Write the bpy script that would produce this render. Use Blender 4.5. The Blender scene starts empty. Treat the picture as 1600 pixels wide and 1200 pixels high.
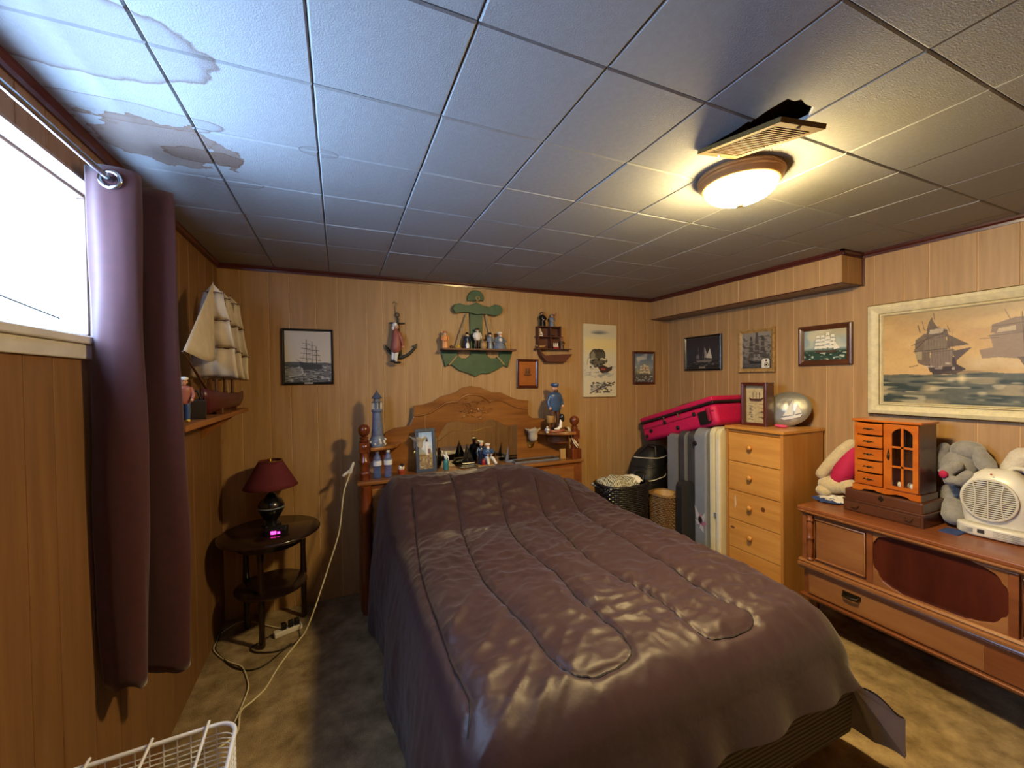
import bpy, bmesh, math, random
import numpy as np
from mathutils import Vector, Matrix, noise

# ------------------------------------------------------------------ camera, world, lights, exposure
SC = bpy.context.scene
COL = SC.collection
CAM = np.array([0.3477, -1.0562, 1.4060])          # metres; floor z = 0, ceiling tiles z = 2.10
RIGHT = np.array([0.9182409921, -0.3958071108, -0.0130465118])
UP = np.array([0.0176226455, 0.0079274970, 0.9998132811])
FWD = np.array([0.3956297799, 0.9182994533, -0.0142545211])
FPX = 629.063                                       # focal length in pixels of the 1600 px wide frame
cd = bpy.data.cameras.new('camera')
cd.sensor_width = 36.0
cd.lens = FPX / 1600.0 * 36.0
cd.clip_start = 0.02
cam = bpy.data.objects.new('camera', cd)
COL.objects.link(cam)
cam.matrix_world = Matrix(((RIGHT[0], UP[0], -FWD[0], CAM[0]), (RIGHT[1], UP[1], -FWD[1], CAM[1]),
                           (RIGHT[2], UP[2], -FWD[2], CAM[2]), (0, 0, 0, 1)))
SC.camera = cam

world = bpy.data.worlds.new('overcast_sky')
SC.world = world
world.use_nodes = True
bgn = world.node_tree.nodes['Background']
bgn.inputs[0].default_value = (0.50, 0.72, 1.0, 1)
bgn.inputs[1].default_value = 1.0

# daylight entering by the basement window (the window well outside it, bright with daylight)
ld = bpy.data.lights.new('daylight', 'AREA')
ld.shape = 'RECTANGLE'
ld.size = 0.94      # along Y
ld.size_y = 0.41    # along Z
ld.energy = 38
ld.color = (0.50, 0.68, 1.0)
day = bpy.data.objects.new('daylight', ld)
COL.objects.link(day)
day.location = (-0.385, 0.0725, 1.753)
day.rotation_euler = (math.radians(90), 0, math.radians(-90))
LAMP_STRENGTH = 255.0
LAMP_COLOR = (1.0, 0.73, 0.32)

SC.view_settings.view_transform = 'Standard'
SC.view_settings.look = 'None'
SC.view_settings.gamma = 1.0
SC.view_settings.use_curve_mapping = False
SC.view_settings.exposure = 0.55
SC.cycles.max_bounces = 6
SC.cycles.diffuse_bounces = 4
SC.cycles.glossy_bounces = 3
SC.cycles.transmission_bounces = 3
SC.cycles.transparent_max_bounces = 8
SC.cycles.use_adaptive_sampling = True
SC.cycles.adaptive_threshold = 0.04
SC.cycles.caustics_reflective = False
SC.cycles.caustics_refractive = False
SC.cycles.use_denoising = True

# ------------------------------------------------------------------ measuring helpers (a ray of the survey camera met with a plane)
def ray(px, py):
    return RIGHT * ((px - 800) / FPX) - UP * ((py - 600) / FPX) + FWD
def aX(px, py, X):
    d = ray(px, py); return CAM + d * ((X - CAM[0]) / d[0])
def aY(px, py, Y):
    d = ray(px, py); return CAM + d * ((Y - CAM[1]) / d[1])
def aZ(px, py, Z):
    d = ray(px, py); return CAM + d * ((Z - CAM[2]) / d[2])

# ------------------------------------------------------------------ mesh helpers
random.seed(7)
MATS = {}
def T(loc=(0, 0, 0), rz=0.0, rx=0.0, ry=0.0, s=1.0):
    return (Matrix.Translation(Vector(loc)) @ Matrix.Rotation(rz, 4, 'Z') @ Matrix.Rotation(ry, 4, 'Y')
            @ Matrix.Rotation(rx, 4, 'X') @ Matrix.Scale(s, 4))

class MB:
    def __init__(self, m=None):
        self.v = []; self.f = []; self.m = m
    def add(self, vs, fs):
        n = len(self.v)
        if self.m is not None:
            vs = [tuple(self.m @ Vector(p)) for p in vs]
        self.v += [tuple(map(float, p)) for p in vs]
        self.f += [tuple(i + n for i in f) for f in fs]
        return self
    def box(self, x0, x1, y0, y1, z0, z1, m=None):
        vs = [(x0, y0, z0), (x1, y0, z0), (x1, y1, z0), (x0, y1, z0), (x0, y0, z1), (x1, y0, z1), (x1, y1, z1), (x0, y1, z1)]
        if m is not None: vs = [tuple(m @ Vector(p)) for p in vs]
        return self.add(vs, [(0, 3, 2, 1), (4, 5, 6, 7), (0, 1, 5, 4), (1, 2, 6, 5), (2, 3, 7, 6), (3, 0, 4, 7)])
    def lathe(self, prof, n=20, m=None, sx=1.0, sy=1.0):
        vs = []; fs = []
        for r, z in prof:
            for i in range(n):
                a = 2 * math.pi * i / n
                vs.append((r * math.cos(a) * sx, r * math.sin(a) * sy, z))
        k = len(prof)
        for j in range(k - 1):
            for i in range(n):
                a = j * n + i; b = j * n + (i + 1) % n
                fs.append((a, b, b + n, a + n))
        fs.append(tuple(range(n - 1, -1, -1)))
        fs.append(tuple((k - 1) * n + i for i in range(n)))
        if m is not None: vs = [tuple(m @ Vector(p)) for p in vs]
        return self.add(vs, fs)
    def ell(self, c, r, n=14, k=9, m=None):
        if not hasattr(r, '__len__'): r = (r, r, r)
        prof = []
        vs = []; fs = []
        for j in range(1, k):
            t = math.pi * j / k
            for i in range(n):
                a = 2 * math.pi * i / n
                vs.append((math.sin(t) * math.cos(a) * r[0], math.sin(t) * math.sin(a) * r[1], -math.cos(t) * r[2]))
        for j in range(k - 2):
            for i in range(n):
                a = j * n + i; b = j * n + (i + 1) % n
                fs.append((a, b, b + n, a + n))
        vs.append((0, 0, -r[2])); vs.append((0, 0, r[2]))
        p = len(vs) - 2
        for i in range(n):
            fs.append((p, (i + 1) % n, i))
            fs.append((p + 1, (k - 2) * n + i, (k - 2) * n + (i + 1) % n))
        if m is not None: vs = [tuple(m @ Vector(q)) for q in vs]
        vs = [(q[0] + c[0], q[1] + c[1], q[2] + c[2]) for q in vs]
        return self.add(vs, fs)
    def tube(self, pts, r, n=8, closed=False, round_ends=False, flat=1.0):
        P = [Vector(p) for p in pts]
        if not hasattr(r, '__len__'): r = [r] * len(P)
        r = list(r)
        if round_ends and not closed:
            d0 = (P[0] - P[1]).normalized(); d1 = (P[-1] - P[-2]).normalized()
            P = [P[0] + d0 * r[0] * .95, P[0] + d0 * r[0] * .6] + P + [P[-1] + d1 * r[-1] * .6, P[-1] + d1 * r[-1] * .95]
            r = [r[0] * .3, r[0] * .8] + r + [r[-1] * .8, r[-1] * .3]
        k = len(P); vs = []; fs = []
        up = None
        for i in range(k):
            if closed: t = P[(i + 1) % k] - P[i - 1]
            elif i == 0: t = P[1] - P[0]
            elif i == k - 1: t = P[-1] - P[-2]
            else: t = P[i + 1] - P[i - 1]
            if t.length < 1e-9: t = Vector((0, 0, 1))
            t.normalize()
            if up is None:
                a = Vector((0, 0, 1)) if abs(t.z) < 0.9 else Vector((0, 1, 0))
                up = (a - t * a.dot(t)).normalized()
            else:
                up = up - t * up.dot(t)
                if up.length < 1e-6: up = t.orthogonal()
                up.normalize()
            s = t.cross(up)
            for j in range(n):
                a = 2 * math.pi * j / n
                vs.append(tuple(P[i] + s * (math.cos(a) * r[i]) + up * (math.sin(a) * r[i] * flat)))
        for i in range(k if closed else k - 1):
            for j in range(n):
                a = i * n + j; b = i * n + (j + 1) % n
                c = ((i + 1) % k) * n + j; d = ((i + 1) % k) * n + (j + 1) % n
                fs.append((a, b, d, c))
        if not closed:
            fs.append(tuple(range(n - 1, -1, -1))); fs.append(tuple((k - 1) * n + j for j in range(n)))
        return self.add(vs, fs)
    def prism(self, poly, lo, hi, axes='xz', m=None):
        # polygon in two axes, extruded along the third from lo to hi
        def mk(p, t):
            d = {'xz': (p[0], t, p[1]), 'yz': (t, p[0], p[1]), 'xy': (p[0], p[1], t)}
            return d[axes]
        k = len(poly)
        vs = [mk(p, lo) for p in poly] + [mk(p, hi) for p in poly]
        if m is not None: vs = [tuple(m @ Vector(q)) for q in vs]
        fs = [tuple(range(k)), tuple(range(2 * k - 1, k - 1, -1))]
        for i in range(k):
            j = (i + 1) % k
            fs.append((i, i + k, j + k, j))
        return self.add(vs, fs)
    def grid(self, fn, nu, nv, wrap_u=False):
        vs = []; fs = []
        for j in range(nv + 1):
            for i in range(nu if wrap_u else nu + 1):
                vs.append(fn(i / nu, j / nv))
        w = nu if wrap_u else nu + 1
        for j in range(nv):
            for i in range(nu):
                a = j * w + i; b = j * w + (i + 1) % w
                fs.append((a, b, b + w, a + w))
        return self.add(vs, fs)

def mesh_data(name, mb, mat, smooth=False, recalc=True):
    me = bpy.data.meshes.new(name)
    me.from_pydata(mb.v, [], mb.f)
    if recalc:
        b = bmesh.new(); b.from_mesh(me)
        bmesh.ops.recalc_face_normals(b, faces=b.faces)
        b.to_mesh(me); b.free()
    if mat is not None: me.materials.append(MATS[mat] if isinstance(mat, str) else mat)
    if smooth:
        me.polygons.foreach_set('use_smooth', [True] * len(me.polygons))
        try: me.set_sharp_from_angle(angle=math.radians(50))
        except Exception: pass
    me.update()
    return me

def link(name, me, parent=None):
    o = bpy.data.objects.new(name, me)
    COL.objects.link(o)
    if parent is not None: o.parent = parent
    return o

def wmat(o):
    m = o.matrix_basis.copy()
    return m if o.parent is None else wmat(o.parent) @ m

def build(name, mb, mat, parent=None, smooth=False, bevel=0, seg=2, sub=0, world=False, solid=0, label=None, recalc=True):
    """one mesh object; world=True: mb holds world coordinates, turned into the parent's own"""
    if world and parent is not None:
        inv = wmat(parent).inverted()
        mb.v = [tuple(inv @ Vector(p)) for p in mb.v]
    o = link(name, mesh_data(name, mb, mat, smooth, recalc), parent)
    if solid:
        md = o.modifiers.new('solid', 'SOLIDIFY'); md.thickness = solid; md.offset = 0
    if bevel:
        md = o.modifiers.new('bevel', 'BEVEL'); md.width = bevel; md.segments = seg; md.limit_method = 'ANGLE'; md.angle_limit = math.radians(40)
        md.harden_normals = False
    if sub:
        md = o.modifiers.new('subsurf', 'SUBSURF'); md.levels = sub; md.render_levels = sub
    if label: o['label'] = label
    return o

def tag(o, label, cat, group=None):
    o['label'] = label; o['category'] = cat
    if group: o['group'] = group
    return o
def thing(name, loc, label, cat, rz=0.0, group=None):
    o = bpy.data.objects.new(name, None)
    o.empty_display_size = 0.05
    o.location = tuple(map(float, loc)); o.rotation_euler = (0, 0, rz)
    COL.objects.link(o)
    bpy_mat = T(loc, rz); o.matrix_basis = bpy_mat
    return tag(o, label, cat, group)
def single(name, mb, mat, label, cat, loc=None, rz=0.0, group=None, **kw):
    """a thing that is one mesh; mb in world coordinates, origin moved to loc"""
    if loc is not None:
        inv = T(loc, rz).inverted()
        mb.v = [tuple(inv @ Vector(p)) for p in mb.v]
    o = build(name, mb, mat, None, **kw)
    if loc is not None: o.matrix_basis = T(loc, rz)
    return tag(o, label, cat, group)
def struct(name, mb, mat, label=None, **kw):
    o = build(name, mb, mat, None, **kw)
    o['kind'] = 'structure'
    if label: o['label'] = label
    return o

# ------------------------------------------------------------------ materials
def s2l(c):
    return tuple((x / 12.92 if x <= 0.04045 else ((x + 0.055) / 1.055) ** 2.4) for x in c)
def hexc(h):
    return s2l(tuple(int(h[i:i + 2], 16) / 255 for i in (0, 2, 4)))
def mat(name, color, rough=0.5, metal=0.0, var=0.12, scale=12.0, stretch=(1, 1, 1), bump=0.0, bscale=None, detail=4.0,
        spec=0.5, coat=0.0, sheen=0.0, emit=None, estr=0.0, color2=None, transl=0.0, alpha=1.0):
    if isinstance(color, str): color = hexc(color)
    if isinstance(color2, str): color2 = hexc(color2)
    m = bpy.data.materials.new(name); m.use_nodes = True
    nt = m.node_tree; N = nt.nodes; L = nt.links
    p = N['Principled BSDF']
    p.inputs['Roughness'].default_value = rough
    p.inputs['Metallic'].default_value = metal
    p.inputs['Specular IOR Level'].default_value = spec
    p.inputs['Coat Weight'].default_value = coat
    p.inputs['Coat Roughness'].default_value = 0.15
    p.inputs['Sheen Weight'].default_value = sheen
    p.inputs['Alpha'].default_value = alpha
    tc = N.new('ShaderNodeTexCoord'); mp = N.new('ShaderNodeMapping')
    mp.inputs['Scale'].default_value = stretch
    L.new(tc.outputs['Object'], mp.inputs['Vector'])
    nz = N.new('ShaderNodeTexNoise'); nz.inputs['Scale'].default_value = scale; nz.inputs['Detail'].default_value = detail
    nz.inputs['Roughness'].default_value = 0.62
    L.new(mp.outputs[0], nz.inputs['Vector'])
    rp = N.new('ShaderNodeValToRGB')
    c1 = tuple(max(0, x * (1 - var)) for x in color); c2 = color2 or tuple(min(1, x * (1 + var)) for x in color)
    rp.color_ramp.elements[0].position = 0.32; rp.color_ramp.elements[1].position = 0.70
    rp.color_ramp.elements[0].color = (*c1, 1); rp.color_ramp.elements[1].color = (*c2, 1)
    L.new(nz.outputs['Fac'], rp.inputs[0])
    L.new(rp.outputs[0], p.inputs['Base Color'])
    if bump:
        b = N.new('ShaderNodeBump'); b.inputs['Strength'].default_value = bump; b.inputs['Distance'].default_value = 0.01
        if bscale:
            n2 = N.new('ShaderNodeTexNoise'); n2.inputs['Scale'].default_value = bscale; n2.inputs['Detail'].default_value = 3
            L.new(tc.outputs['Object'], n2.inputs['Vector']); L.new(n2.outputs['Fac'], b.inputs['Height'])
        else:
            L.new(nz.outputs['Fac'], b.inputs['Height'])
        L.new(b.outputs[0], p.inputs['Normal'])
    if emit:
        p.inputs['Emission Color'].default_value = (*emit, 1); p.inputs['Emission Strength'].default_value = estr
    if transl:
        tr = N.new('ShaderNodeBsdfTranslucent'); mx = N.new('ShaderNodeMixShader'); mx.inputs[0].default_value = transl
        L.new(rp.outputs[0], tr.inputs[0]); L.new(p.outputs[0], mx.inputs[1]); L.new(tr.outputs[0], mx.inputs[2])
        L.new(mx.outputs[0], N['Material Output'].inputs[0])
    MATS[name] = m
    return m
def wood(name, c1, c2, rough=0.4, axis='z', scale=9.0, coat=0.0, bump=0.05, ratio=14):
    st = {'x': (1, ratio, ratio), 'y': (ratio, 1, ratio), 'z': (ratio, ratio, 1)}[axis]
    m = mat(name, c1, rough, stretch=tuple(s / 4 for s in st), scale=scale, color2=c2, var=0.0, bump=bump, detail=6, coat=coat)
    return m

def glassy(name, color=(1, 1, 1), clear=0.85, rough=0.05):
    m = bpy.data.materials.new(name); m.use_nodes = True
    nt = m.node_tree; N = nt.nodes; L = nt.links
    N.remove(N['Principled BSDF'])
    t = N.new('ShaderNodeBsdfTransparent'); t.inputs[0].default_value = (*color, 1)
    g = N.new('ShaderNodeBsdfGlossy'); g.inputs['Roughness'].default_value = rough
    x = N.new('ShaderNodeMixShader'); x.inputs[0].default_value = 1 - clear
    L.new(t.outputs[0], x.inputs[1]); L.new(g.outputs[0], x.inputs[2]); L.new(x.outputs[0], N['Material Output'].inputs[0])
    MATS[name] = m
    return m

# painted prints: colours kept in a colour attribute of the canvas mesh
def attr_mat(name, rough=0.6, coat=0.0, bump=0.0):
    m = bpy.data.materials.new(name); m.use_nodes = True
    nt = m.node_tree; p = nt.nodes['Principled BSDF']
    a = nt.nodes.new('ShaderNodeAttribute'); a.attribute_name = 'paint'
    nt.links.new(a.outputs['Color'], p.inputs['Base Color'])
    p.inputs['Roughness'].default_value = rough
    p.inputs['Coat Weight'].default_value = coat
    MATS[name] = m
    return m
class Paint:
    def __init__(self, nx, ny, aspect=1.0, seed=0):
        self.nx, self.ny = nx, ny
        u, v = np.meshgrid(np.linspace(0, 1, nx + 1), np.linspace(0, 1, ny + 1))
        self.u, self.v = u, v            # v: 0 at the top
        self.a = aspect
        self.c = np.zeros((ny + 1, nx + 1, 3))
        self.rng = np.random.RandomState(seed)
    def col(self, c): return np.array([int(c[i:i + 2], 16) / 255 for i in (0, 2, 4)]) if isinstance(c, str) else np.array(c)
    def grad(self, stops):
        ys = [s[0] for s in stops]; cs = np.array([self.col(s[1]) for s in stops])
        for k in range(3): self.c[..., k] = np.interp(self.v, ys, cs[:, k])
        return self
    def mix(self, mask, c, a=1.0):
        w = (np.asarray(mask, float) * a)[..., None]
        self.c = self.c * (1 - w) + self.col(c) * w
        return self
    def poly(self, pts, c, a=1.0, jit=0.0):
        u, v = self.u, self.v
        if jit:
            u = u + (self.noise(9) - .5) * jit; v = v + (self.noise(9) - .5) * jit
        ins = np.zeros(u.shape, bool); n = len(pts)
        for i in range(n):
            x1, y1 = pts[i]; x2, y2 = pts[(i + 1) % n]
            c1 = (y1 > v) != (y2 > v)
            with np.errstate(divide='ignore', invalid='ignore'):
                xi = (x2 - x1) * (v - y1) / ((y2 - y1) if y2 != y1 else 1e-9) + x1
            ins ^= c1 & (u < xi)
        return self.mix(ins, c, a)
    def line(self, pts, c, w=0.01, a=1.0):
        for (x1, y1), (x2, y2) in zip(pts[:-1], pts[1:]):
            du, dv = (x2 - x1) * self.a, y2 - y1
            L2 = du * du + dv * dv + 1e-12
            t = np.clip((((self.u - x1) * self.a) * du + (self.v - y1) * dv) / L2, 0, 1)
            d = np.sqrt(((self.u - x1) * self.a - t * du) ** 2 + (self.v - y1 - t * dv) ** 2)
            self.mix(np.clip(1.5 - d / (w * .5), 0, 1), c, a)
        return self
    def ell(self, cx, cy, rx, ry, c, a=1.0, soft=0.15):
        d = np.sqrt(((self.u - cx) / rx) ** 2 + ((self.v - cy) / ry) ** 2)
        return self.mix(np.clip((1 - d) / soft, 0, 1), c, a)
    def noise(self, n, m=None):
        m = m or n
        g = self.rng.rand(m + 2, n + 2)
        x = self.u * n; y = self.v * m
        i = np.clip(x.astype(int), 0, n); j = np.clip(y.astype(int), 0, m)
        fx = x - i; fy = y - j
        fx = fx * fx * (3 - 2 * fx); fy = fy * fy * (3 - 2 * fy)
        return (g[j, i] * (1 - fx) + g[j, i + 1] * fx) * (1 - fy) + (g[j + 1, i] * (1 - fx) + g[j + 1, i + 1] * fx) * fy
    def speckle(self, n, m, c, a, lo=.5, hi=.8, vmin=0, vmax=1, umin=0, umax=1):
        k = np.clip((self.noise(n, m) - lo) / (hi - lo), 0, 1)
        k = k * ((self.v >= vmin) & (self.v <= vmax) & (self.u >= umin) & (self.u <= umax))
        return self.mix(k, c, a)
    def ship(self, cx, base, w, h, hull, sail, masts=3, spar='2a221c', lean=0.0, a=1.0, rows=3):
        """a square-rigged ship: cx centre, base waterline, w hull length, h height above water"""
        for k in range(masts):
            mx = cx - w * .33 + w * .66 * (k / max(1, masts - 1))
            hh = h * (1.0 if k == masts // 2 else .88)
            self.line([(mx, base), (mx + lean, base - hh)], spar, .008, a)
            for r in range(rows):
                y1 = base - hh * (.24 + .24 * r); y0 = y1 - hh * .2
                ww = w * (.17 - .03 * r)
                if sail: self.poly([(mx - ww * .8, y0), (mx + ww * .8, y0), (mx + ww, y1), (mx, y1 - .015), (mx - ww, y1)], sail, a)
                self.line([(mx - ww, y0), (mx + ww, y0)], spar, .006, a)
        self.line([(cx + w * .48, base - h * .1), (cx + w * .66, base - h * .22)], spar, .008, a)
        if sail: self.poly([(cx + w * .34, base - h * .7), (cx + w * .64, base - h * .2), (cx + w * .38, base - h * .14)], sail, a)
        self.poly([(cx - w * .5, base - h * .13), (cx - w * .4, base + .01), (cx + w * .4, base + .01), (cx + w * .52, base - h * .12), (cx, base - h * .06)], hull, a)
        return self
    def canvas(self, name, origin, ux, uy, matname, parent):
        """origin = top left corner; ux, uy = vectors along the width and down the height (parent's coordinates)"""
        o, a, b = map(np.array, (origin, ux, uy))
        P = o + self.u[..., None] * a + self.v[..., None] * b
        w = self.nx + 1
        fs = [(j * w + i, (j + 1) * w + i, (j + 1) * w + i + 1, j * w + i + 1) for j in range(self.ny) for i in range(self.nx)]
        me = bpy.data.meshes.new(name)
        me.from_pydata([tuple(map(float, p)) for p in P.reshape(-1, 3)], [], fs)
        at = me.attributes.new('paint', 'FLOAT_COLOR', 'POINT')
        c = np.clip(self.c.reshape(-1, 3), 0, 1)
        lin = np.where(c <= .04045, c / 12.92, ((c + .055) / 1.055) ** 2.4)
        at.data.foreach_set('color', np.concatenate([lin, np.ones((len(lin), 1))], 1).ravel().astype(np.float32))
        me.materials.append(MATS[matname]); me.update()
        return link(name, me, parent)

def smooth01(t):
    t = max(0.0, min(1.0, t)); return t * t * (3 - 2 * t)

def catmull(P, n):
    P = [Vector((*p, 0)) if len(p) == 2 else Vector(p) for p in P]; out = []
    for i in range(len(P) - 1):
        a = P[max(0, i - 1)]; b = P[i]; c = P[i + 1]; d = P[min(len(P) - 1, i + 2)]
        for k in range(n):
            t = k / n
            out.append(.5 * ((2 * b) + (c - a) * t + (2 * a - 5 * b + 4 * c - d) * t * t + (3 * b - a - 3 * c + d) * t ** 3))
    return out + [P[-1]]

# material library
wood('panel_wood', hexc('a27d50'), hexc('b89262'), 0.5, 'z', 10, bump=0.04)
wood('panel_wood_shaded', hexc('73502f'), hexc('86613c'), 0.5, 'z', 10, bump=0.04)  # panel wood darkened for the left wall; its shade is put into the colour
mat('groove_board', 'd8b07c', 0.6, var=0.1)
mat('trim_wood', '4a1c16', 0.35, var=0.25, scale=6, coat=0.2)
wood('oak', hexc('704018'), hexc('9e6830'), 0.32, 'x', 8, coat=0.25, ratio=9)
wood('oak_dark', hexc('5c2f14'), hexc('85491f'), 0.35, 'x', 8, coat=0.2)
wood('post_wood', hexc('55240f'), hexc('7d3c1a'), 0.25, 'z', 8, coat=0.5)
wood('pine', hexc('b97c35'), hexc('d49a4e'), 0.38, 'y', 7, coat=0.15, ratio=10)
wood('pine_side', hexc('a86f30'), hexc('bd8440'), 0.4, 'z', 7, coat=0.1, ratio=10)
wood('walnut', hexc('6d3a1c'), hexc('8f5530'), 0.35, 'y', 6, coat=0.25, ratio=8)
wood('walnut_light', hexc('7c4a26'), hexc('a06e40'), 0.35, 'y', 5, coat=0.25, ratio=6)
wood('walnut_dark', hexc('3a140c'), hexc('5e2a1a'), 0.28, 'z', 5, coat=0.35, ratio=4)
wood('cherry', hexc('a34e12'), hexc('c8701f'), 0.28, 'y', 6, coat=0.35, ratio=8)
wood('mahogany', hexc('48291a'), hexc('623a24'), 0.3, 'y', 7, coat=0.3, ratio=8)
wood('dark_table', hexc('1a0f0d'), hexc('2a1814'), 0.22, 'x', 7, coat=0.4, ratio=8)
mat('brass', 'a8843c', 0.3, 1.0, var=0.15)
mat('old_brass', '4a3c26', 0.4, 0.9, var=0.25)
mat('chrome', 'b8bcc2', 0.18, 1.0, var=0.05)
mat('black_metal', '17161a', 0.4, 0.3, var=0.2)
mat('black_plastic', '111114', 0.45, var=0.1)
mat('white_plastic', 'd9d3c4', 0.4, var=0.04)
mat('white_wire', 'e4e8f0', 0.3, var=0.05, coat=0.3)
mat('cord_white', 'd8cda8', 0.5, var=0.08)
mat('cord_dark', '2a1d14', 0.5, var=0.1)
mat('carpet', '8f7a58', 0.95, scale=9, color2=hexc('c2aa82'), var=0.25, bump=0.9, bscale=230, spec=0.1)
mat('curtain_cloth', '44191c', 0.8, var=0.12, scale=40, transl=0.2, sheen=0.3)
mat('black', '08080a', 0.6, var=0.1)
mat('cream_paint', 'd8cda4', 0.5, var=0.12, scale=30)
mat('gold_frame', '8f7338', 0.4, 0.5, var=0.3, scale=30, bump=0.3)
mat('green_paint', '2f5236', 0.5, var=0.2, scale=14)
mat('carved_oak', 'a8854e', .5, var=.3, scale=40)
mat('rope', 'b39a68', 0.9, var=0.25, scale=120)
mat('skin', 'd79f7c', 0.5, var=0.06)
mat('white_glaze', 'e4dfd4', 0.3, var=0.05, coat=0.3)
mat('navy_glaze', '1c2740', 0.3, var=0.2, coat=0.3)
mat('blue_glaze', '39547c', 0.35, var=0.25, scale=30, coat=0.2)
mat('grey_glaze', '6e7888', 0.4, var=0.25, scale=40, coat=0.2)
mat('red_glaze', '9c2a30', 0.35, var=0.15, coat=0.2)
mat('salmon_glaze', 'a05a4a', 0.45, var=0.15)
mat('brown_glaze', '54351f', 0.4, var=0.3, scale=30)
mat('yellow_glaze', 'd0a63c', 0.4, var=0.15)
mat('orange_glaze', 'e39450', 0.4, var=0.15)
mat('teal_glaze', '3f8a92', 0.25, var=0.2, coat=0.4)
mat('black_glaze', '121216', 0.25, var=0.2, coat=0.4)
mat('mirror', (0.62, 0.60, 0.56), 0.03, 1.0, var=0.02)
mat('sail_cloth', 'd9cbb2', 0.85, var=0.08, scale=20, transl=0.15)
mat('hull_red', '4a181c', 0.35, var=0.25)
attr_mat('print_paper', 0.7)
attr_mat('print_gloss', 0.45, 0.25)
# ------------------------------------------------------------------ the room shell
XL, XR, YB, YF, ZC = -0.29, 3.14, 1.78, -1.95, 2.10
W_Y0, W_Y1, W_Z0, W_Z1 = -0.42, 0.565, 1.535, 1.972        # window opening in the left wall

struct('floor', MB().box(XL - .1, XR + .1, YF - .1, YB + .1, -0.08, 0.0), 'carpet')
wb = struct('wall_back', MB().box(XL - .1, XR + .1, YB + .0028, YB + .1, 0, 2.2), 'groove_board')
wr = struct('wall_right', MB().box(XR + .0028, XR + .1, YF - .1, YB + .0028, 0, 2.2), 'groove_board')
wf = struct('wall_front', MB().box(XL - .1, XR + .1, YF - .1, YF - .0028, 0, 2.2), 'groove_board')
m = MB()
m.box(XL - .1, XL - .0028, YF - .1, W_Y0, 0, 2.2); m.box(XL - .1, XL - .0028, W_Y1, YB + .0028, 0, 2.2)
m.box(XL - .1, XL - .0028, W_Y0, W_Y1, 0, W_Z0); m.box(XL - .1, XL - .0028, W_Y0, W_Y1, W_Z1, 2.2)
wl = struct('wall_left', m, 'groove_board')

CYC = [.148, .111, .144, .098, .177, .127]
def edges(known, lo, hi):
    e = sorted(known); k = 0
    while e[0] > lo + .05: e.insert(0, e[0] - CYC[k % 6]); k += 1
    k = 2
    while e[-1] < hi - .05: e.append(e[-1] + CYC[k % 6]); k += 1
    e = [x for x in e if lo + .03 < x < hi - .03]
    return [lo] + e + [hi]
def plank_profile(a, b, t=.0028, g=.0018, c=.0012):
    # cross section across the wall: (along, proud)
    return [(a + g, 0), (a + g, t - c), (a + g + c, t), (b - g - c, t), (b - g, t - c), (b - g, 0)]
def planks(parent, es, place, z0, z1, skip=None, wood_='panel_wood'):
    for a, b in zip(es[:-1], es[1:]):
        spans = [(z0, z1)]
        if skip: spans = skip(a, b)
        for (p, q_, za, zb) in [(a, b, s[0], s[1]) if len(s) == 2 else s for s in spans]:
            mb = MB(); pr = plank_profile(p, q_)
            vs = [place(u, t, za) for u, t in pr] + [place(u, t, zb) for u, t in pr]
            k = len(pr)
            mb.add(vs, [tuple(range(k)), tuple(range(2 * k - 1, k - 1, -1))] + [(i, i + k, (i + 1) % k + k, (i + 1) % k) for i in range(k)])
            build('plank', mb, wood_, parent)
back_known = [1.029, 1.141, 1.257, 1.400, 1.557, 1.684, 1.832, 1.943, 2.085, 2.233, 2.344, 2.488, 2.586, 2.763, 2.89, 2.981, 3.070]
planks(wb, edges(back_known, XL, XR), lambda u, t, z: (u, YB + .0028 - t, z), 0, ZC)
right_known = [1.638, 1.498, 1.386, 1.257, 1.159, .988, .867, .78, .669, .473, .331, .229, .099, -.003, -.173, -.304]
planks(wr, edges(right_known, YF, YB), lambda u, t, z: (XR + .0028 - t, u, z), 0, ZC)
def skip_window(a, b):
    if b <= W_Y0 or a >= W_Y1: return [(0, ZC)]
    out = []
    if a < W_Y0: out.append((a, W_Y0, 0, ZC)); a = W_Y0
    if b > W_Y1: out.append((W_Y1, b, 0, ZC)); b = W_Y1
    return out + [(a, b, 0, W_Z0), (a, b, W_Z1, ZC)]
planks(wl, edges([.085, .185, .287, .43, .62, .74], YF, YB), lambda u, t, z: (XL - .0028 + t, u, z), 0, ZC, skip_window, 'panel_wood_shaded')
planks(wf, edges([.2, .31, .45], XL, XR), lambda u, t, z: (u, YF - .0028 + t, z), 0, ZC)

# boxed-in soffit along the right wall
SX, SY = 2.94, 0.285
SZ = float(aX(1311, 441, SX)[2])
sof = struct('soffit', MB().box(SX + .0028, XR - .0005, SY + .0028, YB - .0005, SZ, ZC - .0005), 'groove_board',
             label='boxed-in panelled soffit under the ceiling along the right wall')
planks(sof, edges([.40, .545, .66, .78, .92, 1.02, 1.10, 1.24, 1.38, 1.50, 1.62], SY, YB), lambda u, t, z: (SX + .0028 - t, u, z), SZ - .002, ZC - .001)
planks(sof, edges([3.0], SX, XR), lambda u, t, z: (u, SY + .0028 - t, z), SZ - .002, ZC - .001)
build('soffit_underside', MB().box(SX + .001, XR - .001, SY + .001, YB - .001, SZ - .008, SZ - .002), 'trim_wood', sof)
build('corner_strip', MB().box(XR - .006, XR + .002, SY - .012, SY, SZ - .012, ZC - .03), 'trim_wood', sof, bevel=.002)

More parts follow.
